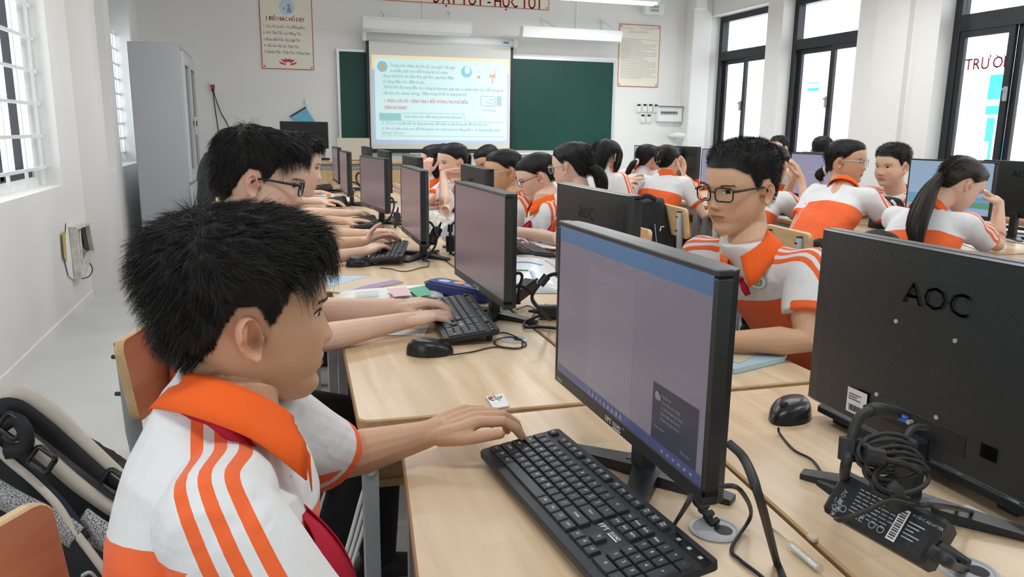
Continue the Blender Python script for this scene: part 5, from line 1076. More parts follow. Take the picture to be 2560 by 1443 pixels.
def person(label, H, yaw, pelvis, neck=None, byaw=None, pitch=0., roll=0., s=1.0, L=None, R=None, hair='boy', skin=(.62, .39, .265), voxel=.004, detail=1, nstr=1500, hs=None, glasses=None, scarf=True, chub=0., mouth_open=0., gaze=0., seed=1, legs=True, leg_pos=None, ctilt=.34, sleeve=.66, shirt_h=-.14, sho_w=.158, sho_dz=-.058, tie_p=None, fmat=None, lid=1.0, group='pupils in the computer room', shoulders=None):
    """H head centre, yaw of the face and byaw of the chest in degrees (0 = towards +x); L / R = dict(w=wrist, d=fingers, n=palm, hint, curl)"""
    rng = np.random.default_rng(seed); byaw = yaw if byaw is None else byaw; H = Vector(H); Pv = Vector(pelvis)
    def frame(y, p=0., r=0.):
        y = math.radians(y); M = Matrix.Rotation(y - PI / 2, 3, 'Z') @ Matrix.Rotation(math.radians(p), 3, 'X') @ Matrix.Rotation(math.radians(r), 3, 'Y'); return M
    RH = frame(yaw, pitch, roll); RB = frame(byaw); fwd, lat = RB @ Vector((0, 1, 0)), RB @ Vector((1, 0, 0))
    N = Vector(neck) if neck else H + RH @ Vector((0, -.055 * s, -.150 * s)) + Vector((0, 0, -.02 * s))
    Rn = np.array(RH) * (.001 * s); Hn = np.array(H); origin = np.array((Pv.x, Pv.y, 0.)); toW = lambda V: V @ Rn.T + Hn - origin
    up = (N - Pv).normalized()
    # --- skin: one surface of head, ears, neck, chest, arms and hands
    HP, HF, HV = head_grid(112 if detail > 1 else 80, 104 if detail > 1 else 80, chub, mouth_open)
    mb = MB(); mb.add(toW(HP), HF)
    for sd in (-1, 1): ev, ef = ear_mesh(sd); mb.add(toW(ev), ef if sd > 0 else [f[::-1] for f in ef])
    def tube(P, r, n=16):
        q = capsule([np.array(tuple(p)) - origin for p in P], r, n); mb.tube(q[0], q[1], q[2])
    hb = H + RH @ Vector((0, -.020 * s, -.060 * s)); tube([hb, H + RH @ Vector((0, -.030 * s, -.105 * s)), N + Vector((0, 0, .015 * s)), N - up * .06 * s], np.array((.050, .050, .052, .060)) * s * (1 + .12 * chub), 20)
    SH = {}
    for sd, nm in ((1, 'R'), (-1, 'L')): SH[nm] = N + lat * sd * sho_w * s + up * sho_dz * s + fwd * .010 * s
    if shoulders:
        for k, v in shoulders.items(): SH[k] = Vector(v)
    ch = N - up * .12 * s; tube([SH['L'], ch, SH['R']], .045 * s); tube([N - up * .05 * s, Pv + (N - Pv) * .45], .07 * s)
    arms = {}
    for nm, a, sd in (('R', R, 1), ('L', L, -1)):
        if a is None: a = dict(w=SH[nm] + fwd * .22 + up * -.28, d=fwd, n=-up, hint=-up)
        Wp = Vector(a['w']); ua, fa = .255 * s, .225 * s; E = Vector(a['e']) if 'e' in a else two_bone(SH[nm], Wp, ua, fa, a.get('hint', Vector((0, 0, -1)) + lat * sd * .5))
        arms[nm] = (SH[nm], E, Wp); k = s * (1 + .22 * chub)
        tube([SH[nm], SH[nm].lerp(E, .3), SH[nm].lerp(E, .7), E, E.lerp(Wp, .3), E.lerp(Wp, .72), Wp, Wp + Vector(a['d']).normalized() * .02], np.array((.044, .041, .037, .0335, .0350, .0270, .0225, .0205)) * k, 16)
        hm = MB(); a['tips'], a['thumb'] = hand_parts(hm, Wp, a['d'], a['n'], sd, s * .97, a.get('curl', (.25, .35, .25)), a.get('spread', .10), a.get('thumb', (.65, .75, .25))); mb.add(np.concatenate(hm.v) - origin, hm.f)
    me = remesh(mb, voxel, 2 if voxel > .003 else 3, .45); me.name = 'person'; V = mverts(me); hl = (V + origin - Hn) @ np.linalg.inv(Rn).T
    x, y, z = hl.T; ax = np.abs(x); front = (y > 55) & (z < 40) & (z > -110)
    lw = np.clip(1 - (x / 23.5) ** 2, 0, 1) ** .5; zc = -63 - 2 * mouth_open
    lips = front * np.clip(smoothstep(z, zc - 10.5 * lw - 3 * mouth_open, zc - 8.5 * lw - 3 * mouth_open) * (1 - smoothstep(z, zc + 7.0 * lw - 1.5, zc + 7.5 * lw)), 0, 1) * (lw > .02)
    dark = front * np.clip(.75 * np.exp(-0.5 * ((z - zc) / (1.0 + 3.2 * mouth_open)) ** 2) * smoothstep(24 - ax, 0, 6) + .85 * G(ax, 6.2, 2.6) * G(z, -42.5, 1.9), 0, 1)
    dark = np.maximum(dark, .8 * (ax > 66) * G(y, 3.5, 3.0) * G(z, -18, 4.5)); dark = np.maximum(dark, .35 * (ax > 66) * G(y, -4, 5) * G(z, -15, 8))  # shade of nostrils, mouth slit and ear hollows painted into the skin colour
    flush = np.clip(.8 * G(ax, 40, 15) * G(z, -30, 16) * (y > 20) + .9 * ((ax > 70) & (z < 30) & (z > -55)) + .8 * G(x, 0, 9) * G(z, -36, 8) * (y > 80), 0, 1)
    for nm, a in (('R', R), ('L', L)):
        if a:
            for t in a['tips']: flush = np.maximum(flush, .9 * np.exp(-0.5 * (np.linalg.norm(V + origin - np.array(t), axis=1) / .014) ** 2))
    hk = 'girl' if hair not in ('boy', 'crew') else hair
    far = np.linalg.norm(hl * np.array((1, 1, .8)), axis=1) < 135
    mz, maz = hair_verts(hl, hk); scalp = smoothstep(mz, -3 if hair != 'crew' else -8, 6) * far * (z > -70) * (ax < 79)
    for nm, v in (('lips', lips), ('dark', dark), ('flush', flush), ('scalp', scalp)): set_attr(me, nm, v)
    me.materials.append(skin_mat('skin_%03d_%03d' % (int(skin[0] * 100), int(skin[1] * 100)), skin)); me.polygons.foreach_set('use_smooth', [True] * len(me.polygons))
    root = bpy.data.objects.new('person', me); root.location = origin; COL.objects.link(root); tag(root, label, 'person', group); PEOPLE.append(root)
    # --- eyes, brows
    def surf(px, pz):
        Q = HV[..., (0, 2)].reshape(-1, 2); ok = HV[..., 1].reshape(-1) > 20; d = ((Q[:, 0] - px) ** 2 + (Q[:, 1] - pz) ** 2) + (~ok) * 1e6; i = np.argpartition(d, 5)[:5]; w = 1 / (d[i] + .3); return (HV[..., 1].reshape(-1)[i] * w).sum() / w.sum()
    if detail > 0:
        for sd in (-1, 1):
            nu, nv = 21, 9; cx, cz, hw = sd * 31.5, 1.0, 14.0; m = MB(); V_, mi = [], []
            us = np.linspace(-1, 1, nu); hu, hd = 5.4 * lid, 3.6 * (.6 + .4 * lid)
            for u in us:
                tilt = 1.6 * u
                for j in range(nv):
                    v = j / (nv - 1); zz = cz + tilt + (-hd + (hu + hd) * v) * (1 - abs(u) ** 2.2) ** .75; xx = cx + sd * u * hw; V_.append((xx, surf(xx, zz) + .35 + 1.1 * (1 - u * u), zz))
            m.grid(V_, nu, nv); F = m.f; V_ = np.array(V_)
            for k, f in enumerate(F):
                c = V_[list(f)].mean(0); m.mi[k] = 1 if math.hypot(c[0] - cx - gaze * 3, (c[2] - cz - .4)) < 5.9 else 0
            m.v = [toW(V_)]; m.build('eye', [M_EYEW, M_IRIS], root, smooth=True)
            if detail > 0:
                m = MB(); P = [V_[i * nv + nv - 1] + np.array((0, .5, .2)) for i in range(nu)]; m.tube(toW(np.array(P)), np.interp(us, [-1, 0, 1], [.35, 1.0, .8]) * .001 * s, 5); m.build('eyelashes', M_HAIR, root)
            nb = 90 if detail > 1 else 36; t = rng.random(nb); zz = 15.5 + 3.0 * np.sin(t * 2.4) + rng.normal(0, 1.3, nb) * (1.15 - .6 * t); xx = sd * (16 + 31 * t)
            rt = np.array([(a, surf(a, b_) + .3, b_) for a, b_ in zip(xx, zz)]); dd = np.stack([np.full(nb, sd * .9), np.full(nb, .02) - .5 * t, .35 - .6 * t], 1)
            sv, sf = strands(rt, dd, np.full(nb, 7.5), 3, np.full(nb, .38 if detail > 1 else .7), np.zeros(nb), rng, lambda P: P, wob=.03); mesh_np('eyebrow', toW(sv), sf, M_HAIRS, root)
    # --- hair
    hs = hs or {}; cover = hs.get('cap', 12.); mz, maz = hair_verts(HV, hk); nt, nz = HV.shape[:2]
    ctr = np.array((0, -6, 2.)); rad = HV - ctr; rad /= np.linalg.norm(rad, axis=2)[..., None]
    top = smoothstep(HV[..., 2], 10, 80); side = smoothstep(mz, 0, 26)
    capt = (cover * (.30 + .70 * top) if hair in ('boy', 'crew') else cover * np.ones_like(top)) * side * (1 + hs.get('back', .0) * smoothstep(-HV[..., 1], 30, 90))
    if hair == 'crew': capt = capt * smoothstep(mz, 4, 45)
    nse = sum(np.sin(HV @ rng.normal(0, .16, 3) + rng.random() * 6) for _ in range(4)) * hs.get('rough', .6) * side
    C = HV + rad * (capt + .6 + nse)[..., None]; keep = (mz > -1)
    ii = np.arange(nt * nz).reshape(nt, nz); F4 = np.stack([ii[:, :-1], ii[:, 1:], np.roll(ii, -1, 0)[:, 1:], np.roll(ii, -1, 0)[:, :-1]], -1).reshape(-1, 4); kf = keep.reshape(-1)[F4].all(1); F4 = F4[kf]
    mm = MB(); Cv = C.reshape(-1, 3); F = [tuple(f) for f in F4.tolist()]; topc = len(Cv); F += [(topc, i * nz, ((i + 1) % nt) * nz) for i in range(nt)]
    mm.add(toW(np.concatenate([Cv, [[0, -9, 104 + cover]]])), F); hm = hs.get('mat', M_HAIR); hc = mm.build('hair', hm, root, smooth=True)
    el = np.array((73.0, 96.0, 100.0)) + hs.get('push', cover * .6)
    def push(P):
        q = (P - ctr) / el; r = np.linalg.norm(q, axis=1); f = np.where((r < 1) & (P[:, 2] > -60), 1 / np.maximum(r, .2), 1)[:, None]; return ctr + (P - ctr) * f
    if nstr:
        wgt = np.ones(len(F4)); P, Nn = sample_faces(Cv, F4, wgt, nstr, rng); Nn = np.where((Nn * (P - ctr)).sum(1)[:, None] < 0, -Nn, Nn)
        mzp, azp = hair_verts(P, hk); tp = smoothstep(P[:, 2], 25, 80)[:, None]; bk = smoothstep(-P[:, 1], 10, 80)[:, None]; lo = smoothstep(mzp, 2, 38)[:, None]
        fx = np.array(((0, 1., -.25)))
        if hair == 'boy':
            sp = hs.get('spike', .55); dirv = Nn * (sp * (.25 + .75 * np.maximum(tp, bk)) * lo + .10) + tp * (1 - bk) * np.array((.12, 1.0, .15)) + bk * np.array((0, -.25, .10 if sp > .5 else -.4)) + (1 - tp) * (1 - bk) * np.array((0, .55, -.8)) + (1 - lo) * np.array((0, .1, -.6))
            ln = hs.get('len', 42.) * (.16 + .84 * np.clip(lo[:, 0] * (.25 + .75 * np.maximum(tp, bk)[:, 0]), 0, 1)) * rng.uniform(.6, 1.1, nstr); gr = np.full(nstr, hs.get('grav', .7))
        elif hair == 'crew':
            dirv = Nn * 1.0 + tp * np.array((0, .45, 0)) + (1 - tp) * np.array((0, .3, -.5)); ln = hs.get('len', 14.) * (.15 + .85 * smoothstep(mzp, 4, 45)) * rng.uniform(.6, 1.1, nstr); gr = np.full(nstr, .15)
        else:
            tie = np.array(hs.get('tie', (0, -105, -10.))); dirv = (tie - P); dirv /= np.linalg.norm(dirv, axis=1)[:, None]; dirv = dirv - Nn * (dirv * Nn).sum(1)[:, None] * .8
            if hair == 'long': dirv = np.array((0, -.15, -1.)) + Nn * .25
            ln = hs.get('len', 60.) * rng.uniform(.5, 1.1, nstr); gr = np.full(nstr, 1.2 if hair == 'long' else .1)
        dirv /= np.linalg.norm(dirv, axis=1)[:, None]; wd = np.full(nstr, hs.get('w', .5))
        sv, sf = strands(P, dirv, ln, hs.get('seg', 4), wd, gr, rng, push, wob=hs.get('wob', .10)); mesh_np('hair_strands', toW(sv), sf, hs.get('smat', M_HAIRS), root)['kind'] = 'stuff'
        if hair == 'boy' and hs.get('fringe'):
            n = int(nstr * .16); t = rng.uniform(-68, 68, n); a = np.radians(t); zz = np.interp(np.abs(t), [0, 30, 50, 68], [66, 64, 54, 34]) + rng.uniform(0, 22, n)
            ix = np.array([np.argmin((HV[:, :, 2] - zq) ** 2 + ((np.degrees(np.arctan2(HV[:, :, 0], HV[:, :, 1] + 4)) - tq) * 1.2) ** 2) for tq, zq in zip(t, zz)]); P = C.reshape(-1, 3)[ix] + rng.normal(0, 1.5, (n, 3))
            dv = np.stack([np.sin(a) * .25 + rng.normal(0, .12, n), np.full(n, 1.0), np.full(n, .25)], 1); sv, sf = strands(P, dv / np.linalg.norm(dv, axis=1)[:, None], hs['fringe'] * rng.uniform(.65, 1.1, n), 6, np.full(n, hs.get('w', .5)), np.full(n, 3.2), rng, lambda P: P, wob=.05); mesh_np('fringe', toW(sv), sf, hs.get('smat', M_HAIRS), root)['kind'] = 'stuff'
    def lock(name, pts, rads, n=240, sp=1.0, flat=1.0, tipfrac=.35):
        """hair bundle along world points pts: core + strands"""
        C_ = np.array(spline([np.array(tuple(p)) - origin for p in pts], 5)); rr = np.interp(np.linspace(0, 1, len(C_)), np.linspace(0, 1, len(rads)), rads); b = MB().tube(C_, rr * .86, 12, flat=flat, up=tuple(fwd)); lo_ = b.build(name, hs.get('mat', M_HAIR), root, smooth=True)
        T = np.gradient(C_, axis=0); T /= np.linalg.norm(T, axis=1)[:, None]; sv_, sf_ = [], []; k0 = 0; m_ = 7
        st = rng.random(n) * .55; ends = np.minimum(1.0 + .08 * rng.random(n), st + .35 + .6 * rng.random(n)); ph = rng.random(n) * 2 * PI
        for q in range(n):
            tt = np.linspace(st[q], ends[q], m_); ix = np.clip(tt, 0, 1) * (len(C_) - 1); i0 = np.minimum(ix.astype(int), len(C_) - 2); fr_ = (ix - i0)[:, None]; c = C_[i0] * (1 - fr_) + C_[i0 + 1] * fr_ + T[-1] * np.maximum(0, tt - 1)[:, None] * .3; r_ = np.interp(np.clip(tt, 0, 1), np.linspace(0, 1, len(rr)), rr)[:, None] * sp
            u_ = np.cross(T[i0], np.array(tuple(fwd))); u_ /= np.linalg.norm(u_, axis=1)[:, None] + 1e-9; v_ = np.cross(T[i0], u_); o_ = np.cos(ph[q] + tt * .6)[:, None] * u_ + np.sin(ph[q] + tt * .6)[:, None] * v_ * flat; p_ = c + o_ * r_ * (.90 + .16 * ((q * 7) % 10) / 10); w_ = np.cross(T[i0], o_) * (.0013 * np.linspace(1, .3, m_))[:, None]
            sv_.append(np.stack([p_ - w_, p_ + w_], 1).reshape(-1, 3)); k = k0 + np.arange(m_ - 1) * 2; sf_.append(np.stack([k, k + 1, k + 3, k + 2], 1)); k0 += 2 * m_
        so = mesh_np('hair_strands', np.concatenate(sv_), np.concatenate(sf_), hs.get('smat', M_HAIRS), lo_); so['kind'] = 'stuff'; return lo_
    hw = lambda x, y, z: H + RH @ Vector((x * .001 * s, y * .001 * s, z * .001 * s))
    # --- glasses
    if glasses:
        fm = {'black': M_FRAME, 'clear': M_FRAMEC, 'thin': M_FRAME}[glasses]; rw = {'black': .0019, 'clear': .0015, 'thin': .0010}[glasses] * s; gl = None; m = MB(); yg = max(surf(0, 0), 90) + 8.0; lw_, lh_ = (25.5, 17.0) if glasses != 'clear' else (26, 20)
        for sd in (-1, 1):
            P = [(sd * 33 + x_, yg - abs(sd * 33 + x_) ** 2 * .0022, -3 + z_) for x_, z_ in rrect(lw_ * 2, lh_ * 2, 11 if glasses != 'clear' else 17, 5)]; m.tube(toW(np.array(P)), rw, 6, closed=True)
        m.tube(toW(np.array([(-8.5, yg, 1), (0, yg + 2, 4), (8.5, yg, 1)])), rw, 6); gl = m.build('eyeglasses', fm, root, smooth=True)
        for sd in (-1, 1):
            P = [(sd * 33 + x_ * .96, yg - abs(sd * 33 + x_ * .96) ** 2 * .0022, -3 + z_ * .96) for x_, z_ in rrect(lw_ * 2, lh_ * 2, 11, 5)]; l_ = MB().add(toW(np.array(P)), [tuple(range(len(P)))]).build('lens', M_LENS, gl)
            hy = yg - 59 ** 2 * .0022; T_ = [(sd * 58, hy, 6), (sd * 66, hy - 4, 6.5), (sd * 73, 45, 6), (sd * 76.5, 8, 5), (sd * 77, -6, 2), (sd * 76, -18, -10)]; MB().tube(toW(np.array(spline(T_, 4))), np.linspace(1.5, .9, 21) * rw * 1.15, 6).build('temple', fm, gl, smooth=True)
            if glasses == 'black' and detail > 1: MB().tube(toW(np.array([(sd * 76.8, -4, 2.5), (sd * 76.5, -14, -4), (sd * 75, -22, -16)])), .0022 * s, 6).build('temple_tip', M_FRAMEB, gl, smooth=True)
    # --- shirt
    sv = voxel * 1.6 if detail > 1 else .0085; mb = MB(); bw = 1 + .35 * chub
    def ringloft():
        ts = [(-.08, .165, .120), (.0, .168, .122), (.25, .158, .115), (.5, .158, .113), (.72, .165, .112), (.86, .150, .098), (.95, .098, .080), (1.0, .070, .070), (1.05, .060, .060)]; n = 28; a = np.linspace(0, 2 * PI, n, endpoint=False); V_ = []
        Lg = N - Pv; sag = fwd * -.020
        for t, w_, d_ in ts:
            c = Pv + Lg * t + sag * math.sin(PI * max(0, min(1, t))) ; c = np.array(c) - origin; sx, sy = np.sign(np.cos(a)) * np.abs(np.cos(a)) ** .85, np.sign(np.sin(a)) * np.abs(np.sin(a)) ** .85
            wt = max(0., min(1., (t - .80) / .15)) * (ctilt * 1.4)
            V_.append(c + (sx * w_ * s * bw)[:, None] * np.array(lat) + (sy * d_ * s * bw)[:, None] * np.array(fwd) - (sy * d_ * s * bw * wt)[:, None] * np.array(up))
        F = [tuple(range(n)), tuple((len(ts) - 1) * n + j for j in range(n))[::-1]]
        for i in range(len(ts) - 1):
            for j in range(n): F.append((i * n + j, (i + 1) * n + j, (i + 1) * n + (j + 1) % n, i * n + (j + 1) % n))
        return np.concatenate(V_), F
    tv, tf = ringloft(); mb.add(tv, tf); ends = {}
    for nm in ('R', 'L'):
        S_, E, Wp = arms[nm]; e = S_.lerp(E, sleeve); q = capsule([np.array(N - up * .035 * s + (S_ - N) * .35) - origin, np.array(S_) - origin], np.array((.052, .061)) * s * bw, 18); mb.tube(q[0], q[1], q[2]); dn = (E - S_).normalized()
        P = [S_ - dn * .02 * s, S_ + dn * .02 * s, S_.lerp(E, .4), e]; mb.tube([np.array(p) - origin for p in P], np.array((.055, .062, .061, .060)) * s * bw, 22); ends[nm] = (e, dn)
    ms = remesh(mb, sv, 5, .5); ms.name = 'shirt'; V = mverts(ms); Vw = V + origin
    V = V + sum(np.sin(V @ rng.normal(0, 26, 3) + rng.random() * 6)[:, None] * rng.normal(0, .0011, 3) for _ in range(7)); ms.vertices.foreach_set('co', V.reshape(-1))
    hgt = (Vw - np.array(N)) @ np.array(up) - shirt_h * s; Ss = np.full(len(V), 9.); On = np.zeros(len(V)); Sl = np.full(len(V), -9.); Sv = np.zeros(len(V)); best = np.full(len(V), 9.)
    axd = Vw - np.array(Pv) - ((Vw - np.array(Pv)) @ np.array(up))[:, None] * np.array(up); dt_l = np.abs(axd @ np.array(lat)); 
    for nm, sd in (('R', 1), ('L', -1)):
        S_, E, Wp = [np.array(q) for q in arms[nm]]; dn = (E - S_) / np.linalg.norm(E - S_); la = np.array(lat) * sd; upn = np.array(up); fw = np.array(fwd)
        n0 = np.array(N) + la * .055 * s + upn * .0; K = np.array(spline([n0, n0 * .5 + S_ * .5 + upn * .025 * s, S_ + upn * .045 * s + la * .03 * s, S_ + (E - S_) * .30 + la * .055 * s + upn * .02 * s, S_ + (E - S_) * .75 + la * .055 * s + upn * .01 * s], 8)); T = np.gradient(K, axis=0); T /= np.linalg.norm(T, axis=1)[:, None]
        cpt = np.concatenate([[np.array(N) - upn * .04 * s]] * 8 + [[S_]] * 8)[:len(K)] if False else None
        o = np.stack([upn * (1 - w_) + la * w_ for w_ in np.linspace(.1, 1, len(K))]); o -= T * (o * T).sum(1)[:, None]; o /= np.linalg.norm(o, axis=1)[:, None]; l_ = np.cross(T, o); l_ *= np.sign((l_ @ fw))[:, None]
        d = np.linalg.norm(Vw[:, None] - K[None], axis=2); i = d.argmin(1); dm = d[np.arange(len(V)), i]; rel = Vw - K[i]; ssv = (rel * l_[i]).sum(1); osv = (rel * o[i]).sum(1); u_ = dm < best; best = np.where(u_, dm, best)
        Ss = np.where(u_, ssv, Ss); On = np.where(u_, (osv > -.050 * s) * (np.abs(ssv) < .06) * (i > 0) * 1.0, On)
        along = (Vw - S_) @ dn; perp = np.linalg.norm(Vw - S_ - along[:, None] * dn, axis=1); e, _ = ends[nm]; le = (np.array(e) - S_) @ dn
        insl = (along > .02) & (perp < .085 * s * bw) & ((dt_l > .148 * s * bw) | (along > .12 * s)) & (((Vw - S_) @ la) > -.055 * s); Sv = np.maximum(Sv, insl); Sl = np.where(insl, along - (le - .020 * s), Sl)
    for nm, v in (('torso_h', hgt), ('stripe_s', Ss / s), ('stripe_on', On), ('sleeve_l', Sl), ('sleeve', Sv * 1.0)): set_attr(ms, nm, v)
    ms.materials.append(M_SHIRT); ms.polygons.foreach_set('use_smooth', [True] * len(ms.polygons)); so = bpy.data.objects.new('shirt', ms); COL.objects.link(so); so.parent = root
    # --- collar, scarf, badge
    nu_ = (H + RH @ Vector((0, -.03 * s, -.10 * s)) - N).normalized(); nd = (up * .55 + nu_ * .45 + fwd * ctilt).normalized(); nf = (fwd - nd * fwd.dot(nd)).normalized(); nl = nf.cross(nd); No = np.array(N) - origin - np.array(nd) * .006 * s; A_, Bf, Cu = np.array(nl), np.array(nf), np.array(nd); nu = 40; Vc = []
    for i in range(nu):
        t = i / (nu - 1); a = PI / 2 + .30 + (2 * PI - .60) * t; fr_ = abs(t - .5) * 2; tip = smoothstep(np.array(fr_), .72, 1.0); ca, sa = math.cos(a), math.sin(a); rr = 1.0 + .05 * fr_
        prof = [(.057, -.014), (.058, .010), (.059, .026 - .016 * fr_), (.062, .029 - .018 * fr_), (.066, .022 - .020 * fr_), (.074 + .010 * tip, .002 - .020 * fr_), (.081 + .016 * tip, -.020 - .022 * fr_ - .016 * tip)]
        for r_, h_ in prof: Vc.append(No + (A_ * ca + Bf * sa * (1.05 + .12 * max(0, sa))) * r_ * s * rr * (1 + .12 * chub) + Cu * h_ * s)
    m = MB(); m.grid(Vc, nu, 7, thick=.0022 * s); m.build('collar', M_COLLAR, root, smooth=True)
    if scarf:
        m = MB(); P = [No + (A_ * math.cos(a) + Bf * math.sin(a) * 1.1) * .064 * s * (1 + .12 * chub) + Cu * (-.024 - .030 * max(0, math.sin(a))) * s for a in np.linspace(PI / 2 + .15, PI / 2 + 2 * PI - .15, 30)]; m.tube(P, .008 * s, 8); sc = m.build('neck_scarf', M_SCARF, root, smooth=True)
        kn = No + Bf * .086 * s + Cu * -.070 * s; m = MB(); m.tube([kn + Cu * .018 * s, kn, kn - Cu * .018 * s], np.array((.007, .010, .008)) * s, 10); m.build('knot', M_SCARF, sc, smooth=True)
        upn = np.array(up)
        for sd in (-1, 1) if scarf != 'ring' else ():
            P = [kn, kn + Bf * .050 * s - upn * .04 * s + A_ * sd * .014 * s, kn + Bf * .070 * s - upn * .09 * s + A_ * sd * .028 * s, kn + Bf * .080 * s - upn * .15 * s + A_ * sd * .030 * s]; V_ = []
            for p, w_ in zip(spline(P, 4), np.interp(np.linspace(0, 1, 13), [0, .6, 1], [.016, .036, .008])): V_ += [p - (A_ * .75 - Bf * .55 * sd) * w_ * s, p + Bf * .004 * s, p + (A_ * .75 - Bf * .55 * sd) * w_ * s]
            MB().grid(V_, 13, 3, thick=.0015).build('scarf_tail', M_SCARF, sc, smooth=True)
    # --- trousers and shoes
    if legs:
        mb = MB()
        for sd in (-1, 1):
            h = Pv + lat * sd * .085 * s; k = h + fwd * .40 * s + Vector((0, 0, -.02)); k.z = .47; f = k + fwd * (-.02) ; f.z = .09
            if leg_pos and sd in leg_pos: k, f = Vector(leg_pos[sd][0]), Vector(leg_pos[sd][1])
            q = capsule([np.array(p) - origin for p in (h, h.lerp(k, .5), k)], np.array((.092, .080, .064)) * s, 14); mb.tube(q[0], q[1], q[2]); q = capsule([np.array(p) - origin for p in (k, k.lerp(f, .5), f)], np.array((.062, .058, .055)) * s, 14); mb.tube(q[0], q[1], q[2])
            sh = MB(); V_ = []; c = Vector((f.x, f.y, 0)) - Vector(origin)
            for tq, w_, h_ in ((-.07, .025, .05), (-.05, .036, .08), (.0, .040, .09), (.06, .043, .065), (.12, .044, .05), (.16, .032, .04), (.175, .012, .025)):
                for a in np.linspace(0, 2 * PI, 12, endpoint=False): V_.append(np.array(c + fwd * tq * s + lat * w_ * math.cos(a) * s) + np.array((0, 0, max(.0, h_ * (.5 + .5 * math.sin(a))))))
            sh.add(V_, [tuple(range(12))[::-1], tuple(range(72, 84))] + [(i * 12 + j, i * 12 + (j + 1) % 12, (i + 1) * 12 + (j + 1) % 12, (i + 1) * 12 + j) for i in range(6) for j in range(12)]); sh.build('shoe', M_SHOE, root, smooth=True)
        q = capsule([np.array(Pv) - origin - np.array(lat) * .07, np.array(Pv) - origin + np.array(lat) * .07], .105 * s, 14); mb.tube(q[0], q[1], q[2]); mt = remesh(mb, .012, 4, .5); mt.materials.append(M_TROUS); mt.polygons.foreach_set('use_smooth', [True] * len(mt.polygons)); to = bpy.data.objects.new('trousers', mt); COL.objects.link(to); to.parent = root
    root_ = dict(o=root, H=H, RH=RH, N=N, lat=lat, fwd=fwd, up=up, SH=SH, arms=arms, lock=lock, hw=hw, origin=origin, s=s, toW=toW, Pv=Pv, ends=ends)
    return root_
# ---------------------------------------------------------------- the pupils
SKA, SKB, SKC = (.62, .385, .245), (.68, .45, .315), (.72, .50, .38)
G6 = dict(voxel=.0046, detail=1)
b1 = person('boy with spiky black hair in profile, nearest, reaching for the near keyboard', atd(622, 782, .945), 11, (-.065, .86, .55), neck=(-.050, .930, .940), byaw=-8, pitch=-2, voxel=.0019, detail=2, nstr=16000, skin=SKA, shirt_h=-.115, ctilt=.42,
    shoulders=dict(L=atd(668, 1062, 1.03)), sleeve=.84,
    L=dict(w=(.222, 1.140, .796), e=tuple(atd(845, 1146, 1.17)), d=(1, -.04, .30), n=(.28, .10, -1), curl=((.30, .55, .40), (.32, .65, .45), (.40, .72, .5), (.45, .70, .45)), thumb=(.95, .62, .12), spread=.16),
    R=dict(w=(.25, .72, .70), e=(.095, .675, .665), d=(1, .2, 0), n=(0, 0, -1)), hair='boy', hs=dict(cap=24., back=.05, len=27., spike=.42, fringe=44., w=.30, grav=.5, seg=5, rough=1.8, push=6., wob=.06))
b2 = person('boy in black-framed glasses, second of the boys row, typing with both hands', atd(655, 447, 1.87), -5, (-.12, 1.93, .55), leg_pos={1: ((.19, 1.80, .47), (.06, 1.78, .09))}, byaw=3, pitch=-12, voxel=.0024, detail=2, nstr=9000, skin=SKC,
    R=dict(w=Zp(1010, 803, .79), e=(.05, 1.80, .780), d=(1, .30, .02), n=(0, 0, -1), curl=((.1, .3, .2), (.2, .4, .3), (.3, .5, .3), (.3, .5, .3)), thumb=(.9, .5, .3)),
    L=dict(w=Zp(985, 768, .80), e=(.05, 2.12, .785), d=(1, .0, .10), n=(.15, 0, -1), curl=((.3, .5, .3),) * 4, thumb=(.8, .6, .4)), hair='boy', hs=dict(cap=17., len=34., spike=.30, fringe=44., w=.42, grav=1.2, seg=5, rough=1.2, wob=.06), glasses='black')
b3 = person('boy third in the boys row, face hidden behind the boy in black glasses', atd(738, 412, 2.9), 0, (-.08, 3.0, .55), byaw=0, pitch=-10, skin=SKC, nstr=2500, **G6,
    R=dict(w=Zp(905, 632, .79), e=(.06, 2.92, .780), d=(.75, .6, .15), n=(0, 0, -1), curl=((.2, .4, .3),) * 4), L=dict(w=Zp(905, 604, .79), e=(.06, 3.28, .785), d=(1, .1, .2), n=(.2, -.3, -1), curl=((.2, .4, .3),) * 4, thumb=(.5, .4, -.8)), hair='boy', hs=dict(cap=18., len=30., spike=.3, fringe=36., w=.8, rough=1.2))
b4 = person('boy fourth in the boys row, hand on a mouse, head hidden', atd(690, 405, 4.0), 0, (-.10, 4.25, .55), byaw=0, pitch=-8, skin=SKB, nstr=600, **G6,
    R=dict(w=Zp(908, 585, .79), e=(.12, 3.83, .780), d=(1, .12, .12), n=(.1, 0, -1), curl=((.2, .45, .35),) * 4), L=dict(w=Zp(860, 553, .79), e=(.08, 4.45, .78), d=(1, -.15, .02), n=(0, 0, -1), curl=((.2, .3, .3),) * 4), hair='boy', hs=dict(cap=14., len=26., w=1.))
b5 = person('boy fifth in the boys row, only his forearms showing', atd(700, 398, 5.3), 0, (-.08, 5.45, .55), byaw=0, pitch=-8, skin=SKC, nstr=400, **G6,
    R=dict(w=Zp(868, 533, .79), e=(.10, 4.75, .78), d=(1, -.15, .0), n=(0, 0, -1), curl=((.35, .6, .4),) * 4), L=dict(w=Zp(800, 503, .80), e=(.08, 5.6, .78), d=(1, -.1, 0), n=(0, 0, -1)), hair='boy', hs=dict(cap=14., len=26., w=1.))
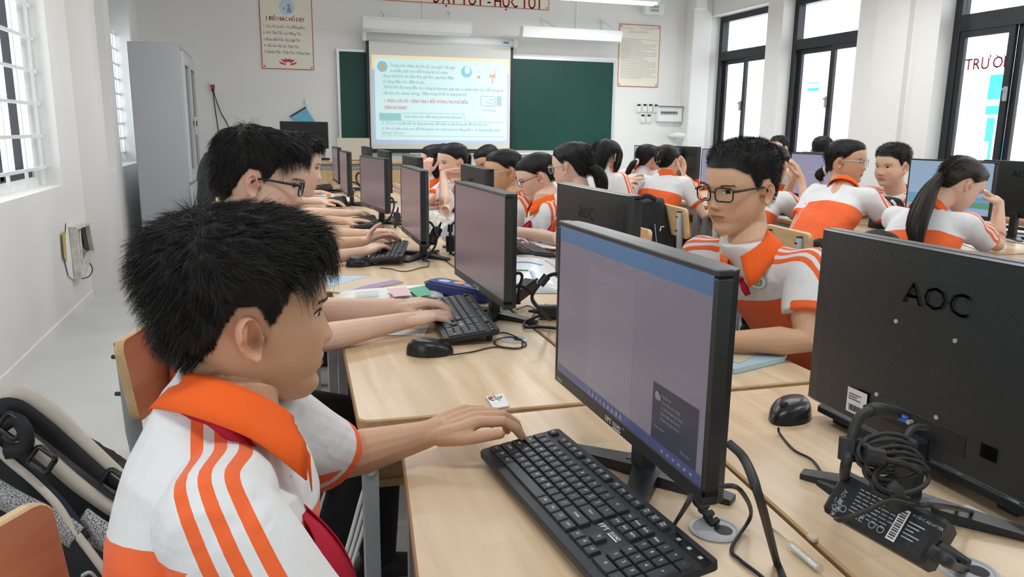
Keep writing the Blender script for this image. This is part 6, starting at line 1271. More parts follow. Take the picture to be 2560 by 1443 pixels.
b6 = person('boy at the far end of the boys row, one hand on his mouse', atd(706, 395, 6.5), 0, (-.08, 6.6, .55), byaw=0, pitch=-8, skin=SKB, nstr=400, **G6,
    R=dict(w=Zp(775, 480, .79), e=(.08, 6.4, .78), d=(1, 0, 0), n=(0, 0, -1)), hair='boy', hs=dict(cap=14., len=26., w=1.))
b7 = person('boy with glasses and cropped hair facing the near monitor, school badge on his chest', atd(1848, 468, 1.93), 196, (1.50, 1.66, .56), neck=tuple(atd(1866, 618, 1.95)), shirt_h=-.120, ctilt=.24, byaw=205, pitch=-7, s=.97, voxel=.0023, detail=2, nstr=15000, scarf='ring', skin=SKA,
    L=dict(w=Zp(1815, 852, .795), e=Zp(2010, 852, .80), d=(-.9, .3, 0), n=(0, 0, -1), curl=((.2, .3, .3),) * 4), R=dict(w=(1.02, 1.665, .795), e=(1.25, 1.85, .80), d=(-.95, -.2, -.05), n=(0, 0, -1), curl=((.3, .4, .3),) * 4), hair='crew', hs=dict(cap=17., len=11., w=.28, rough=.4, seg=2, wob=.05), glasses='black')
# girls across the boys
girlh = lambda **k: dict(dict(cap=9., len=55., w=.8, rough=.4, wob=.03, tie=(0, -112, -25)), **k)
gf = person('girl in clear glasses with a low ponytail, between the two black monitor backs', atd(1428, 415, 3.7), 128, (1.42, 3.4, .55), neck=tuple(atd(1440, 492, 3.7)), byaw=160, pitch=-10, skin=SKC, nstr=2600, **G6,
    L=dict(w=Zp(1285, 577, .80), e=Zp(1392, 600, .80), d=(-1, .1, 0), n=(0, 0, -1)), hair='tail', hs=girlh(), glasses='clear')
t = gf['hw']; gf['lock']('ponytail', [t(0, -100, -30), t(10, -128, -45), t(30, -135, -90), t(50, -120, -150), t(55, -110, -190)], [.022, .030, .034, .026, .006])
ge = person('girl in thin dark glasses looking down, orange collar wide open', atd(1338, 440, 4.0), 172, (1.40, 3.85, .55), neck=tuple(atd(1362, 500, 3.98)), byaw=180, pitch=-24, skin=SKC, nstr=2400, **G6, hair='tail', hs=girlh(), glasses='thin')
t = ge['hw']; ge['lock']('loose_lock', [t(60, 62, 60), t(74, 52, 20), t(76, 56, -30), t(68, 66, -70)], [.006, .010, .010, .003], n=60)
ge['lock']('ponytail', [t(0, -100, -30), t(0, -125, -50), t(0, -125, -120)], [.02, .026, .006], n=100)
gd = person('girl in fine pale glasses with her mouth open, behind a monitor corner', atd(1256, 426, 4.2), 188, (1.40, 4.2, .55), neck=tuple(atd(1288, 490, 4.2)), byaw=185, pitch=-10, skin=SKA, nstr=2200, mouth_open=.9, **G6, hair='tail', hs=girlh(), glasses='clear')
gc = person('girl with bowed black-haired head, behind the open-mouthed girl', atd(1218, 402, 5.9), 205, (1.80, 5.85, .55), byaw=190, pitch=-30, roll=12, skin=SKB, nstr=1600, **G6, hair='tail', hs=girlh())
gb = person('girl resting her chin on the back of her hand, pale hair tie', atd(1129, 402, 5.0), 200, (1.36, 5.0, .55), neck=tuple(atd(1146, 460, 4.98)), byaw=205, pitch=-10, roll=-4, skin=SKC, nstr=2000, **G6,
    R=dict(w=atd(1108, 434, 4.85), e=Zp(1112, 532, .79), d=tuple(CR * .98 - CU * .05), n=(.1, .6, .8), curl=((.1, .15, .1),) * 4, thumb=(.8, .3, .1)), L=dict(w=Zp(1078, 497, .79), e=Zp(1195, 503, .79), d=(-1, .1, 0), n=(0, 0, -1)), hair='tail', hs=girlh(tie=(0, -108, 20)))
t = gb['hw']; m = MB(); 
for k in range(10): a = 2 * PI * k / 10; c = t(22 * math.cos(a) * .8, -108, 28 + 22 * math.sin(a)); m.lathe([(.001, -.012), (.010, -.008), (.013, 0), (.010, .008), (.001, .012)], tuple(np.array(c) - gb['origin']), 8)
m.build('hair_tie', M_SCRUN, gb['o'], smooth=True); gb['lock']('ponytail', [t(0, -100, 22), t(0, -130, 0), t(0, -135, -80)], [.02, .026, .006], n=80)
ga = person('girl with long loose hair and glasses, fist against her cheek', atd(1086, 402, 5.4), 168, (1.36, 5.5, .55), neck=tuple(atd(1094, 443, 5.4)), byaw=195, pitch=-8, skin=SKC, nstr=1500, **G6,
    L=dict(w=atd(1066, 436, 5.25), e=Zp(1060, 512, .79), d=(.1, .1, 1), n=(.4, .9, 0), curl=((.9, 1.2, .8),) * 4), R=dict(w=Zp(985, 463, .79), e=(1.1, 5.6, .79), d=(-1, 0, 0), n=(0, 0, -1)), hair='long', hs=girlh(len=90.), glasses='thin')
t = ga['hw']; ga['lock']('long_hair', [t(0, -45, 85), t(-10, -85, 40), t(-15, -92, -40), t(-15, -95, -140), t(-10, -100, -250)], [.050, .074, .074, .066, .020], n=500, flat=.7)
ga['lock']('long_hair_front', [t(55, 25, 75), t(80, 15, 20), t(82, 5, -60), t(78, -10, -170)], [.014, .026, .030, .008], n=160); ga['lock']('long_hair_front', [t(-55, 25, 75), t(-80, 15, 20), t(-82, 5, -60), t(-78, -10, -170)], [.014, .026, .030, .008], n=160)
# between the blocks and at the window block
gg = person('girl with long straight hair in the aisle, seen from behind', atd(1520, 390, 5.5), 25, (2.20, 5.1, .55), neck=tuple(atd(1512, 430, 5.5)), byaw=25, pitch=-14, skin=SKC, nstr=1600, **G6,
    R=dict(w=atd(1560, 462, 5.4), d=(.8, .5, .2), n=(0, 0, -1)), L=dict(w=atd(1568, 450, 5.5), d=(.7, .4, .3), n=(0, 0, -1)), hair='long', hs=girlh(len=90.), scarf=False)
t = gg['hw']; gg['lock']('long_hair', [t(0, -45, 85), t(0, -85, 40), t(5, -92, -40), t(0, -85, -120), t(-30, -70, -220)], [.050, .076, .074, .060, .016], n=500, flat=.7)
gg['lock']('long_hair_front', [t(55, 30, 75), t(80, 25, 20), t(84, 20, -60), t(80, 15, -130)], [.014, .026, .026, .008], n=160); gg['lock']('long_hair_front', [t(-55, 30, 75), t(-80, 25, 20), t(-82, 10, -60), t(-80, -10, -150)], [.014, .026, .030, .008], n=160)
gh = person('girl with a low pale-tied tail beside the girl with the hair clip', atd(1622, 400, 5.8), 12, (2.60, 5.35, .55), neck=tuple(atd(1610, 424, 5.82)), byaw=25, pitch=-14, skin=SKC, nstr=1500, **G6, hair='tail', hs=girlh(tie=(0, -110, -40)), scarf=False)
t = gh['hw']; gh['lock']('ponytail', [t(0, -98, -38), t(-15, -125, -60), t(-30, -140, -130), t(-45, -130, -230), t(-40, -110, -300)], [.016, .024, .022, .016, .004], n=120)
MB().tube([np.array(t(18 * math.cos(a), -108, -40 + 18 * math.sin(a))) - gh['origin'] for a in np.linspace(0, 2 * PI, 12, endpoint=False)], .009, 6, closed=True).build('hair_tie', M_SCRUN, gh['o'], smooth=True)
gi = person('girl with her hair up in a wavy pale clip, seen from behind', atd(1668, 403, 5.6), 38, (2.62, 4.95, .55), neck=tuple(atd(1665, 440, 5.58)), byaw=38, pitch=-12, skin=SKC, nstr=1800, **G6, R=dict(w=(3.15, 4.75, .80), d=(1, .1, 0), n=(0, 0, -1)), hair='tail', hs=girlh(tie=(0, -100, 5), cap=11.), scarf=False)
t = gi['hw']; gi['lock']('hair_roll', [t(-6, -100, -40), t(-4, -114, -5), t(0, -108, 40), t(6, -90, 62)], [.018, .032, .030, .010], n=120)
m = MB()
for q in range(2): m.tube(spline([np.array(t(-24 + 18 * q + 9 * (k % 2), -136 + .4 * (k - 3) ** 2, 42 - 13 * k)) - gi['origin'] for k in range(7)], 4), .0022, 5)
m.build('hair_clip', M_FRAMEC, gi['o'], smooth=True)
gp = person('pupil hidden behind the black monitor, one striped sleeve showing', atd(1693, 402, 7.2), 215, (4.30, 6.35, .55), byaw=215, pitch=-12, skin=SKC, nstr=400, **G6, L=dict(w=atd(1708, 436, 7.0), e=atd(1728, 468, 7.0), d=(0, -.1, 1), n=(-1, 0, 0)), hair='tail', hs=girlh())
gj = person('girl with clasped hands raised and a bracelet, left of the lilac page', atd(1936, 412, 4.6), 28, (2.60, 3.90, .55), byaw=22, pitch=-18, skin=SKB, nstr=2200, **G6,
    R=dict(w=atd(2003, 446, 4.75), e=Zp(2018, 545, .79), d=tuple(CU * .85 - CR * .35), n=tuple(CF * .5 - CR * .8), curl=((.5, .8, .5),) * 4), L=dict(w=atd(1985, 448, 4.85), e=(3.20, 4.30, .79), d=tuple(CU * .9 - CR * .1), n=tuple(-CF * .3 - CR * .8), curl=((.4, .7, .5),) * 4), hair='tail', hs=girlh(tie=(0, -112, -45)))
t = gj['hw']; gj['lock']('ponytail', [t(0, -100, -42), t(0, -122, -60), t(0, -122, -120)], [.018, .024, .006], n=100)
gj_w = atd(2006, 465, 4.77); MB().tube([np.array(gj_w + CR * .029 * math.cos(a) + CF * .029 * math.sin(a) + CU * .004 * math.cos(a)) - gj['origin'] for a in np.linspace(0, 2 * PI, 18, endpoint=False)], .0035, 6, closed=True).build('bracelet', mat('pale_gold', (.75, .62, .42), .3, metal=.6), gj['o'], smooth=True)
gjj = person('dark head just behind the girl with clasped hands', atd(1945, 370, 7.4), 200, (4.86, 6.50, .58), byaw=185, skin=SKB, nstr=900, **G6, hair='crew', hs=dict(cap=14., len=10., w=.9, seg=2), scarf=False)
gq = person('boy with cropped hair whose head tops the lilac monitor', atd(2056, 376, 6.5), 40, (4.66, 5.52, .60), byaw=170, skin=SKB, nstr=1200, **G6, hair='crew', hs=dict(cap=14., len=10., w=.9, seg=2), scarf=False)
gk = person('girl in large clear glasses turning round, low bun with a pale tie', atd(2118, 402, 4.1), -58, (2.58, 3.25, .55), neck=tuple(atd(2112, 470, 4.08)), shirt_h=-.15, byaw=14, pitch=-4, skin=SKA, nstr=2600, **G6, R=dict(w=(3.25, 3.30, .80), e=tuple(atd(2236, 565, 3.95)), d=(1, .5, 0), n=(0, 0, -1)), hair='tail', hs=girlh(tie=(0, -112, -60)), glasses='clear', scarf=False)
t = gk['hw']; gk['lock']('bun', [t(0, -98, -62), t(4, -118, -72), t(8, -128, -95), t(10, -112, -118)], [.014, .026, .028, .010], n=120)
MB().tube([np.array(t(18 * math.cos(a), -104 - 6 * math.sin(a), -62 + 18 * math.sin(a))) - gk['origin'] for a in np.linspace(0, 2 * PI, 12, endpoint=False)], .008, 6, closed=True).build('hair_tie', M_SCRUN, gk['o'], smooth=True)
gl_ = person('sturdy boy with red scarf and folded arms, pouting at the turning girl', atd(2228, 414, 4.85), 193, (4.02, 4.12, .56), byaw=205, pitch=-6, s=1.10, chub=1.0, skin=SKB, nstr=2600, **G6, sho_dz=-.05,
    L=dict(w=atd(2195, 530, 4.55), e=atd(2280, 528, 4.62), d=tuple(-CR - CU * .1), n=tuple(-CU + CF * .4), curl=((.2, .3, .2),) * 4), R=dict(w=atd(2190, 512, 4.65), e=atd(2140, 512, 4.8), d=tuple(CR), n=tuple(-CU), curl=((.2, .3, .2),) * 4), hair='crew', hs=dict(cap=22., len=12., w=.8, seg=2))
gm = person('girl with a long brown-black ponytail leaning her brow on her hand', atd(2403, 460, 3.45), -14, (2.66, 2.62, .55), byaw=18, pitch=-32, skin=SKC, nstr=3200, **G6,
    R=dict(w=atd(2497, 505, 3.6), e=Zp(2492, 612, .785), d=tuple(CU * .55 - CR * .80), n=tuple(-CU * .45 - CR * .6 + CF * .3), curl=((.4, .6, .4), (.5, .8, .5), (.6, .9, .5), (.7, .9, .5))), L=dict(w=(3.35, 3.05, .79), e=(3.16, 2.95, .80), d=(1, 0, 0), n=(0, 0, -1)), hair='tail', hs=girlh(tie=(-5, -108, -5), cap=11., mat=mat('brown_black_hair_cap', (.022, .016, .013), .42, bump=(260, .5, (1, 1, .15))), smat=M_HAIRB), scarf=False)
t = gm['hw']; e_ = lambda px, py, d: atd(px, py, d)
gm['lock']('ponytail', [t(-2, -98, -4), e_(2328, 470, 3.38), e_(2308, 512, 3.33), e_(2290, 572, 3.28), e_(2296, 640, 3.28)], [.018, .034, .046, .044, .012], n=700, flat=.8)
MB().tube([np.array(t(19 * math.cos(a) - 2, -104, -5 + 19 * math.sin(a))) - gm['origin'] for a in np.linspace(0, 2 * PI, 12, endpoint=False)], .007, 6, closed=True).build('hair_tie', M_ELAST, gm['o'], smooth=True)
gn = person('pupil at the right picture edge, forearm across the desk', atd(2612, 455, 4.9), 190, (4.45, 3.15, .55), byaw=190, pitch=-10, skin=SKA, nstr=300, **G6, R=dict(w=atd(2470, 541, 4.9), e=atd(2580, 556, 4.95), d=(-1, .3, 0), n=(0, 0, -1)), hair='crew', hs=dict(cap=12., len=8., w=1., seg=2))
# ---------------------------------------------------------------- badge of the boy with glasses
def on_shirt(p, px, py, r):
    """point of a pupil's shirt under a pixel, with the outward direction"""
    so = [c for c in p['o'].children if c.name.startswith('shirt')][0]; me = so.data; V = mverts(me) + p['origin']; d = np.array(tuple(ray(px, py).normalized())); c = np.array((0, 0, CAMZ)); w = V - c; t = w @ d; e = np.linalg.norm(w - t[:, None] * d, axis=1); k = e < r; i = np.where(k)[0][np.argmin(t[k])]
    N_ = np.zeros(len(me.vertices) * 3); me.vertices.foreach_get('normal', N_); n = N_.reshape(-1, 3)[i]; near = np.linalg.norm(V - V[i], axis=1) < .02; n = N_.reshape(-1, 3)[near].mean(0); return Vector(V[i]), Vector(n).normalized()
Pb, nb = on_shirt(b7, 1889, 706, .008)
ub = Vector((0, 0, 1)).cross(nb).normalized(); vb = nb.cross(ub)
def patch(name, pts, mt, off, parent): m = MB(); poly_at(m, pts, Pb - Vector(b7['origin']), ub, vb, off=off); return m.build(name, mt, parent)
M_TEAL = mat('teal_patch', (.12, .50, .55), .7); M_YEL = mat('yellow_patch', (.80, .62, .06), .7); M_WPATCH = mat('white_patch', (.80, .84, .86), .7)
bdg = patch('badge', circ(0, 0, .026, 28), M_TEAL, .003, b7['o']); patch('badge_field', circ(0, 0, .0245, 28), M_WPATCH, .0034, bdg)
patch('badge_book', [(-.016, .004), (0, .000), (.016, .004), (.014, -.014), (0, -.017), (-.014, -.014)], M_TEAL, .0038, bdg); patch('badge_page', [(-.011, .003), (.011, .003), (.010, -.011), (-.010, -.011)], M_YEL, .0042, bdg)
patch('badge_flag', [(-.002, .018), (.012, .017), (.012, .011), (-.002, .012)], mat('red_patch', (.55, .02, .06), .7), .0038, bdg)
m = MB(); put_text(m, 'QT', .012, Pb - Vector(b7['origin']) + vb * -.0085, ub, vb, 'CENTER', off=.0046, bold=.0004); m.build('badge_letters', mat('brown_letters', (.30, .10, .02), .7), bdg)
# ---------------------------------------------------------------- chairs
M_CHAIRW = wood('chair_wood', (0.70, 0.50, 0.28), (0.58, 0.38, 0.18), 'x', 1.2, 0.4, blocks=False)
M_CHAIRR = wood('reddish_chair_wood', (0.56, 0.27, 0.155), (0.42, 0.17, 0.09), 'x', 1.0, 0.4, blocks=False)
def chair_proto(wm):
    """seat faces -y: the backrest plane is at y=+.18"""
    r = empty('chair', (0, 0, 0)); T = Matrix.Translation((0, .185, .735)) @ Matrix.Rotation(math.radians(90 - 8), 4, 'X')
    m = MB(); m.prism(rrect(.40, .185, .028), -.010, .010, M=T, bev=.003)
    for i, f in enumerate(m.f):
        if i >= 2: m.mi[i] = 1
    m.build('backrest', [wm, M_CHAIRW], r)
    m = MB(); m.prism(rrect(.39, .38, .03, cx=0, cy=-.01), .425, .443, bev=.003); m.build('seat', [wm], r)
    for s in (-1, 1):
        m = MB(); m.tube([(s * .135, .235, .0), (s * .135, .185, .44), (s * .135, .205, .60), (s * .135, .212, .80)], .013, 8, flat=1.5, up=(0, 1, 0)); u = m.build('back_post', M_GREYMET, r, smooth=True)
        MB().tube([(s * .135, .212, .80), (s * .135, .212, .806)], .0135, 8, flat=1.5, up=(0, 1, 0)).build('end_cap', M_BLACKP, u)
        for z in (.69, .775): MB().cyl((s * .135, .238 - .0, z), (s * .135, .215, z), .005, 6).build('bolt', M_DARKTXT, u)
        MB().tube([(s * .165, -.17, .43), (s * .17, -.20, .0)], .013, 8).build('leg', M_GREYMET, r, smooth=True)
        MB().tube([(s * .15, .19, .41), (s * .165, -.17, .41)], .011, 6).build('side_rail', M_GREYMET, r)
    MB().tube([(-.165, -.17, .41), (.165, -.17, .41)], .011, 6).build('front_rail', M_GREYMET, r); return r
cr = chair_proto(M_CHAIRR); cp = chair_proto(M_CHAIRW)
# chairs of the boys row: backrest at x=-.28, sitter faces +x
for i, (x, y, a, lab) in enumerate(((-.205, .735, 60, 'reddish wooden chair in the bottom left corner, behind the nearest boy'), (-.075, 1.885, 76, 'reddish wooden chair behind the boy in black-framed glasses'), (-.12, 3.0, 90, 'reddish wooden chair of the third boy in the row'), (-.10, 4.25, 90, 'reddish wooden chair of the fourth boy in the row'), (-.10, 5.45, 90, 'reddish wooden chair of the fifth boy in the row'), (-.10, 6.6, 90, 'reddish wooden chair at the far end of the boys row'))):
    o = cr if i == 0 else copy_tree(cr); o.location = (x, y, .06 if i < 2 else 0); o.location.z = 0; o.rotation_euler = (0, 0, math.radians(a)); tag(o, lab, 'chair', 'chairs of the boys row')
for i, (x, y, a, lab) in enumerate(((2.60, 4.24, 84, 'wooden chair with grey posts, backrest in full view behind the screen top'), (2.62, 4.74, 88, 'wooden chair half hidden by the black backpack'), (2.60, 3.62, 86, 'wooden chair just behind the left shoulder of the boy with glasses'), (2.58, 3.10, 84, 'wooden chair with one grey post showing behind the right shoulder of the boy with glasses'), (2.64, 2.55, 88, 'wooden chair of the girl with the long ponytail'))):
    o = cp if i == 0 else copy_tree(cp); o.location = (x, y, 0); o.rotation_euler = (0, 0, math.radians(a)); tag(o, lab, 'chair', 'chairs of the window block')
for i, (x, y, a, lab) in enumerate(((1.52, 1.68, -80, 'wooden chair under the boy with glasses'), (1.50, 3.4, -90, 'wooden chair under the girl in clear glasses with a ponytail'), (1.48, 3.86, -90, 'wooden chair under the girl looking down'), (1.48, 4.32, -90, 'wooden chair under the girl with her mouth open'), (1.50, 5.05, -90, 'wooden chair under the girl resting her chin'), (1.50, 5.6, -90, 'wooden chair under the girl with loose long hair'), (2.02, 4.98, 115, 'wooden chair under the girl with long hair in the aisle'), (4.05, 4.1, -90, 'wooden chair under the sturdy boy'), (4.48, 3.15, -90, 'wooden chair under the pupil at the right edge'), (4.90, 6.52, -90, 'wooden chair under the pupil behind the clasped hands'), (4.70, 5.54, -90, 'wooden chair under the boy whose head tops the monitor'), (4.35, 6.35, -60, 'wooden chair under the pupil hidden by the black monitor'))):
    o = copy_tree(cp); o.location = (x, y, 0); o.rotation_euler = (0, 0, math.radians(a)); tag(o, lab, 'chair', 'chairs under the other pupils')
# ---------------------------------------------------------------- backpacks
M_BAG = mat('black_nylon', (.010, .011, .013), .75, bump=(35, .5)); M_BAGT = mat('beige_strap', (.52, .49, .42), .8); M_NAVY = mat('navy_webbing', (.012, .016, .035), .8)
def meshmat():
    m = bpy.data.materials.new('grey_mesh_fabric'); m.use_nodes = True; nt = m.node_tree; b = nt.nodes['Principled BSDF']; tc = nt.nodes.new('ShaderNodeTexCoord'); v = nt.nodes.new('ShaderNodeTexVoronoi'); v.inputs['Scale'].default_value = 520; nt.links.new(tc.outputs['Object'], v.inputs['Vector'])
    nt.links.new(mixc(nt, mnode(nt, 'GREATER_THAN', v.outputs['Distance'], .42), (.012, .012, .014), (.42, .43, .43)), b.inputs['Base Color']); b.inputs['Roughness'].default_value = .8; return m
M_MESH = meshmat()
def sheet_px(name, pts, mt, parent, w, dep=None, thick=.006, n=6):
    """webbing laid through (pixel x, pixel y, depth) points; w = width in metres"""
    P = np.array([tuple(atd(*p)) for p in pts]); C_ = np.array(spline(P, n)); T = np.gradient(C_, axis=0); T /= np.linalg.norm(T, axis=1)[:, None]; V_ = np.array(tuple(CF)); S = np.cross(T, V_); S /= np.linalg.norm(S, axis=1)[:, None]; ww = np.interp(np.linspace(0, 1, len(C_)), np.linspace(0, 1, len(w)), w) if hasattr(w, '__len__') else np.full(len(C_), w)
    G_ = np.stack([C_ - S * ww[:, None] / 2, C_ - V_ * .004, C_ + S * ww[:, None] / 2], 1) - np.array(tuple(parent.location)); return MB().grid(G_, len(C_), 3, thick=thick).build(name, mt, parent, smooth=True)
bk = empty('backpack', (-.45, 1.18, .0), label='black backpack with beige straps and grey mesh, hung behind the nearest boy', cat='backpack')
outl = [(-60, 1090), (0, 1075), (60, 1090), (130, 1150), (190, 1185), (260, 1210), (330, 1270), (345, 1500), (300, 1640), (-60, 1640)]
c0 = [atd(x, y, 1.30) for x, y in outl]; mb = MB(); fr, bk_ = [np.array(tuple(p)) for p in c0], [np.array(tuple(p + CF * .16)) for p in c0]; cen = sum(fr) / len(fr); fr2 = [cen + (p - cen) * .93 - np.array(tuple(CF)) * .03 for p in fr]
n = len(fr); V_ = fr2 + fr + bk_; mb.add(V_, [tuple(range(n)), tuple(range(2 * n, 3 * n))[::-1]] + [(o + j, o + n + j, o + n + (j + 1) % n, o + (j + 1) % n) for o in (0, n) for j in range(n)])
me = remesh(mb, .012, 8, .5); V = mverts(me); rg = np.random.default_rng(5); V += sum(np.sin(V @ rg.normal(0, 30, 3))[:, None] * rg.normal(0, .0025, 3) for _ in range(6)) - np.array(tuple(bk.location)); me.vertices.foreach_set('co', V.reshape(-1)); me.materials.append(M_BAG); me.polygons.foreach_set('use_smooth', [True] * len(me.polygons)); o = bpy.data.objects.new('bag_body', me); COL.objects.link(o); o.parent = bk
sheet_px('shoulder_strap', [(-20, 1005, 1.20), (40, 1000, 1.22), (110, 1040, 1.24), (190, 1110, 1.26), (280, 1190, 1.27), (340, 1240, 1.28)], M_BAGT, bk, [.045, .050, .046, .040, .035, .03], thick=.012)
sheet_px('strap_webbing', [(-20, 1030, 1.19), (30, 1020, 1.205), (95, 1060, 1.225), (170, 1120, 1.245), (260, 1195, 1.255), (335, 1250, 1.265)], M_BAG, bk, [.030, .032, .030, .026, .022, .02], thick=.008)
sheet_px('shoulder_strap', [(-30, 1060, 1.22), (40, 1085, 1.22), (110, 1140, 1.23), (190, 1210, 1.24), (280, 1275, 1.25), (340, 1310, 1.25)], M_BAGT, bk, [.022, .024, .024, .024, .022, .02], thick=.010)
sheet_px('beige_piping', [(-30, 1100, 1.20), (20, 1150, 1.20), (80, 1200, 1.20), (140, 1260, 1.20), (180, 1320, 1.20), (240, 1400, 1.20), (290, 1470, 1.20)], M_BAGT, bk, .014, thick=.008)
sheet_px('navy_webbing', [(-30, 1080, 1.21), (40, 1150, 1.21), (110, 1215, 1.205), (170, 1280, 1.205), (215, 1350, 1.205)], M_NAVY, bk, .016, thick=.006)
sheet_px('mesh_panel', [(-20, 1225, 1.215), (40, 1260, 1.205), (100, 1290, 1.20), (150, 1315, 1.20), (190, 1345, 1.20)], M_MESH, bk, .040, thick=.003)
sheet_px('mesh_panel', [(200, 1300, 1.22), (240, 1330, 1.215), (290, 1360, 1.22)], M_MESH, bk, .044, thick=.003)
for (px, py, dd) in ((285, 1205, 1.245), (105, 1150, 1.19), (30, 1065, 1.185)):
    c = np.array(tuple(atd(px, py, dd) - bk.location)); U_, W_ = np.array(tuple((CR - CU * .7).normalized())), np.array(tuple((CR * .7 + CU).normalized())); MB().tube([c + U_ * x + W_ * z for x, z in rrect(.034, .030, .006, 3)], .0045, 6, closed=True).build('buckle', M_BLACKG, bk, smooth=True)
sheet_px('carry_loop', [(-20, 1085, 1.19), (30, 1050, 1.185), (60, 1075, 1.18), (60, 1120, 1.185), (10, 1130, 1.19)], M_BAG, bk, .024, thick=.006)
sheet_px('grey_piping', [(205, 1440, 1.17), (225, 1432, 1.17), (245, 1450, 1.18)], mat('light_grey_trim', (.45, .46, .47), .7), bk, .006, thick=.004)
def soft_bag(name, label, pts, dep, thick, mt, cat='backpack', vox=.012, wrinkle=.003, seed=1):
    P = [np.array(tuple(atd(x, y, dep))) for x, y in pts]; c = sum(P) / len(P); r = empty(name, (c[0], c[1], 0), label=label, cat=cat); cf = np.array(tuple(CF)); n = len(P); mb = MB(); V_ = [c + (p - c) * .8 - cf * thick * .5 for p in P] + [p - cf * thick * .2 for p in P] + [p + cf * thick * .3 for p in P] + [c + (p - c) * .85 + cf * thick * .5 for p in P]
    mb.add(V_, [tuple(range(n)), tuple(range(3 * n, 4 * n))[::-1]] + [(o + j, o + n + j, o + n + (j + 1) % n, o + (j + 1) % n) for o in (0, n, 2 * n) for j in range(n)]); me = remesh(mb, vox, 8, .5); V = mverts(me); rg = np.random.default_rng(seed); V += sum(np.sin(V @ rg.normal(0, 30, 3))[:, None] * rg.normal(0, wrinkle, 3) for _ in range(6)) - np.array(tuple(r.location)); me.vertices.foreach_set('co', V.reshape(-1)); me.materials.append(mt); me.polygons.foreach_set('use_smooth', [True] * len(me.polygons)); o = bpy.data.objects.new('bag_body', me); COL.objects.link(o); o.parent = r; return r
q = soft_bag('backpack', 'plain black backpack hanging on the chair behind the second black monitor back', [(1598, 500), (1625, 488), (1652, 495), (1664, 520), (1668, 560), (1680, 610), (1684, 660), (1676, 692), (1590, 692), (1580, 640), (1595, 540)], 4.95, .20, M_BAG)
sheet_px('hanging_strap', [(1595, 498, 4.84), (1618, 490, 4.82), (1640, 500, 4.82)], M_BAG, q, .03); sheet_px('zip', [(1637, 560, 4.83), (1640, 590, 4.83), (1643, 620, 4.83)], mat('light_grey_trim', (.45, .46, .47), .7), q, .005)
m = MB(); c = atd(1655, 572, 4.81) - q.location; m.tube([c + CR * -.012 - CU * .015, c + CR * -.006 + CU * .012, c + CR * .014 + CU * .014], .0035, 5); m.build('zip_pull', M_LABEL, q)
q = soft_bag('backpack', 'black bag top rising behind the rim of the large black monitor back', [(2152, 590), (2165, 575), (2200, 570), (2225, 578), (2245, 600), (2252, 700), (2250, 850), (2150, 850)], 3.24, .14, M_BAG, seed=3)
q = soft_bag('backpack', 'dark bag hanging beside the cabinet, behind the hair of the boy in black glasses', [(505, 400), (515, 380), (535, 385), (548, 440), (560, 640), (500, 640), (498, 440)], 5.08, .15, M_BAG, seed=4)
q = soft_bag('backpack', 'black bag with white star pattern hanging behind the shoulder of the boy with glasses', [(2032, 605), (2050, 595), (2068, 615), (2074, 660), (2074, 820), (2030, 820)], 3.60, .12, M_BAG, seed=6)
rg = random.Random(8)
for k in range(16):
    c = atd(2038 + 28 * rg.random(), 612 + 85 * rg.random(), 3.51) - q.location; m = MB(); poly_at(m, [(.010 * (1 if j % 2 else .5) * math.cos(PI * j / 4 + k), .010 * (1 if j % 2 else .5) * math.sin(PI * j / 4 + k)) for j in range(8)], c, CR, CU); m.build('star_print', M_LABEL, q)
q = soft_bag('backpack', 'black and white striped bag under the arms of the sturdy boy', [(2180, 505), (2205, 492), (2240, 500), (2252, 520), (2254, 574), (2180, 574)], 4.42, .16, M_BAG, seed=7)
for a in ([(2188, 520, 4.30), (2205, 502, 4.29), (2222, 512, 4.29), (2226, 530, 4.30)], [(2228, 500, 4.30), (2238, 512, 4.29), (2240, 530, 4.30)], [(2190, 532, 4.29), (2215, 538, 4.28), (2245, 542, 4.29)]): sheet_px('white_stripe', a, M_LABEL, q, .016)
# ---------------------------------------------------------------- teacher's place
pd = MB().box((2.2, 8.85, .09), (7.0, 1.5, .18)); struct('trim_8', pd, M_FLOOR)
td = empty('teacher_desk', (.75, 8.4, .18), label='wooden teacher desk with plain front panel below the blackboard', cat='desk'); zt = aty(800, 404, 8.15).z; O = td.location
MB().box((.70, 8.45, zt - .0125), (1.50, .62, .025), bev=.004).build('tabletop', M_PANELW, td, origin=O); MB().box((.70, 8.22, (zt + .16) / 2), (1.44, .018, zt - .22)).build('front_panel', M_PANELW, td, origin=O)
MB().box((.70, 8.20, zt - .05), (1.46, .02, .05)).build('rail', M_GREYMET, td, origin=O)
for x in (-.0, 1.40): MB().box((x, 8.47, (zt + .155) / 2), (.03, .5, zt - .205)).build('side_panel', M_PANELW, td, origin=O)
tm = empty('monitor', (.43, 8.5, zt), label='black monitor standing on the teacher desk', cat='monitor'); a, b_ = aty(699, 303, 8.5), aty(822, 372, 8.5); O = tm.location
MB().box(((a.x + b_.x) / 2, 8.5, (a.z + b_.z) / 2), (b_.x - a.x, .03, a.z - b_.z), bev=.004).build('bezel', M_BEZ, tm, origin=O); m = MB(); rect_at(m, a.x + .008, b_.z + .018, b_.x - .008, a.z - .008, (0, 8.4845, 0), U3, V3); m.build('screen', S_OFF, tm, origin=O)
MB().box(((a.x + b_.x) / 2, 8.53, (zt + b_.z) / 2), (.06, .04, b_.z - zt + .1)).build('stand_column', M_BEZ, tm, origin=O); MB().box(((a.x + b_.x) / 2, 8.50, zt + .008), (.22, .16, .016), bev=.004).build('stand_foot', M_BEZ, tm, origin=O)
lt = empty('laptop', (.98, 8.45, zt), label='open beige laptop on the teacher desk, lid towards the room', cat='laptop'); a, b_ = aty(841, 346, 8.42), aty(925, 398, 8.42); O = lt.location
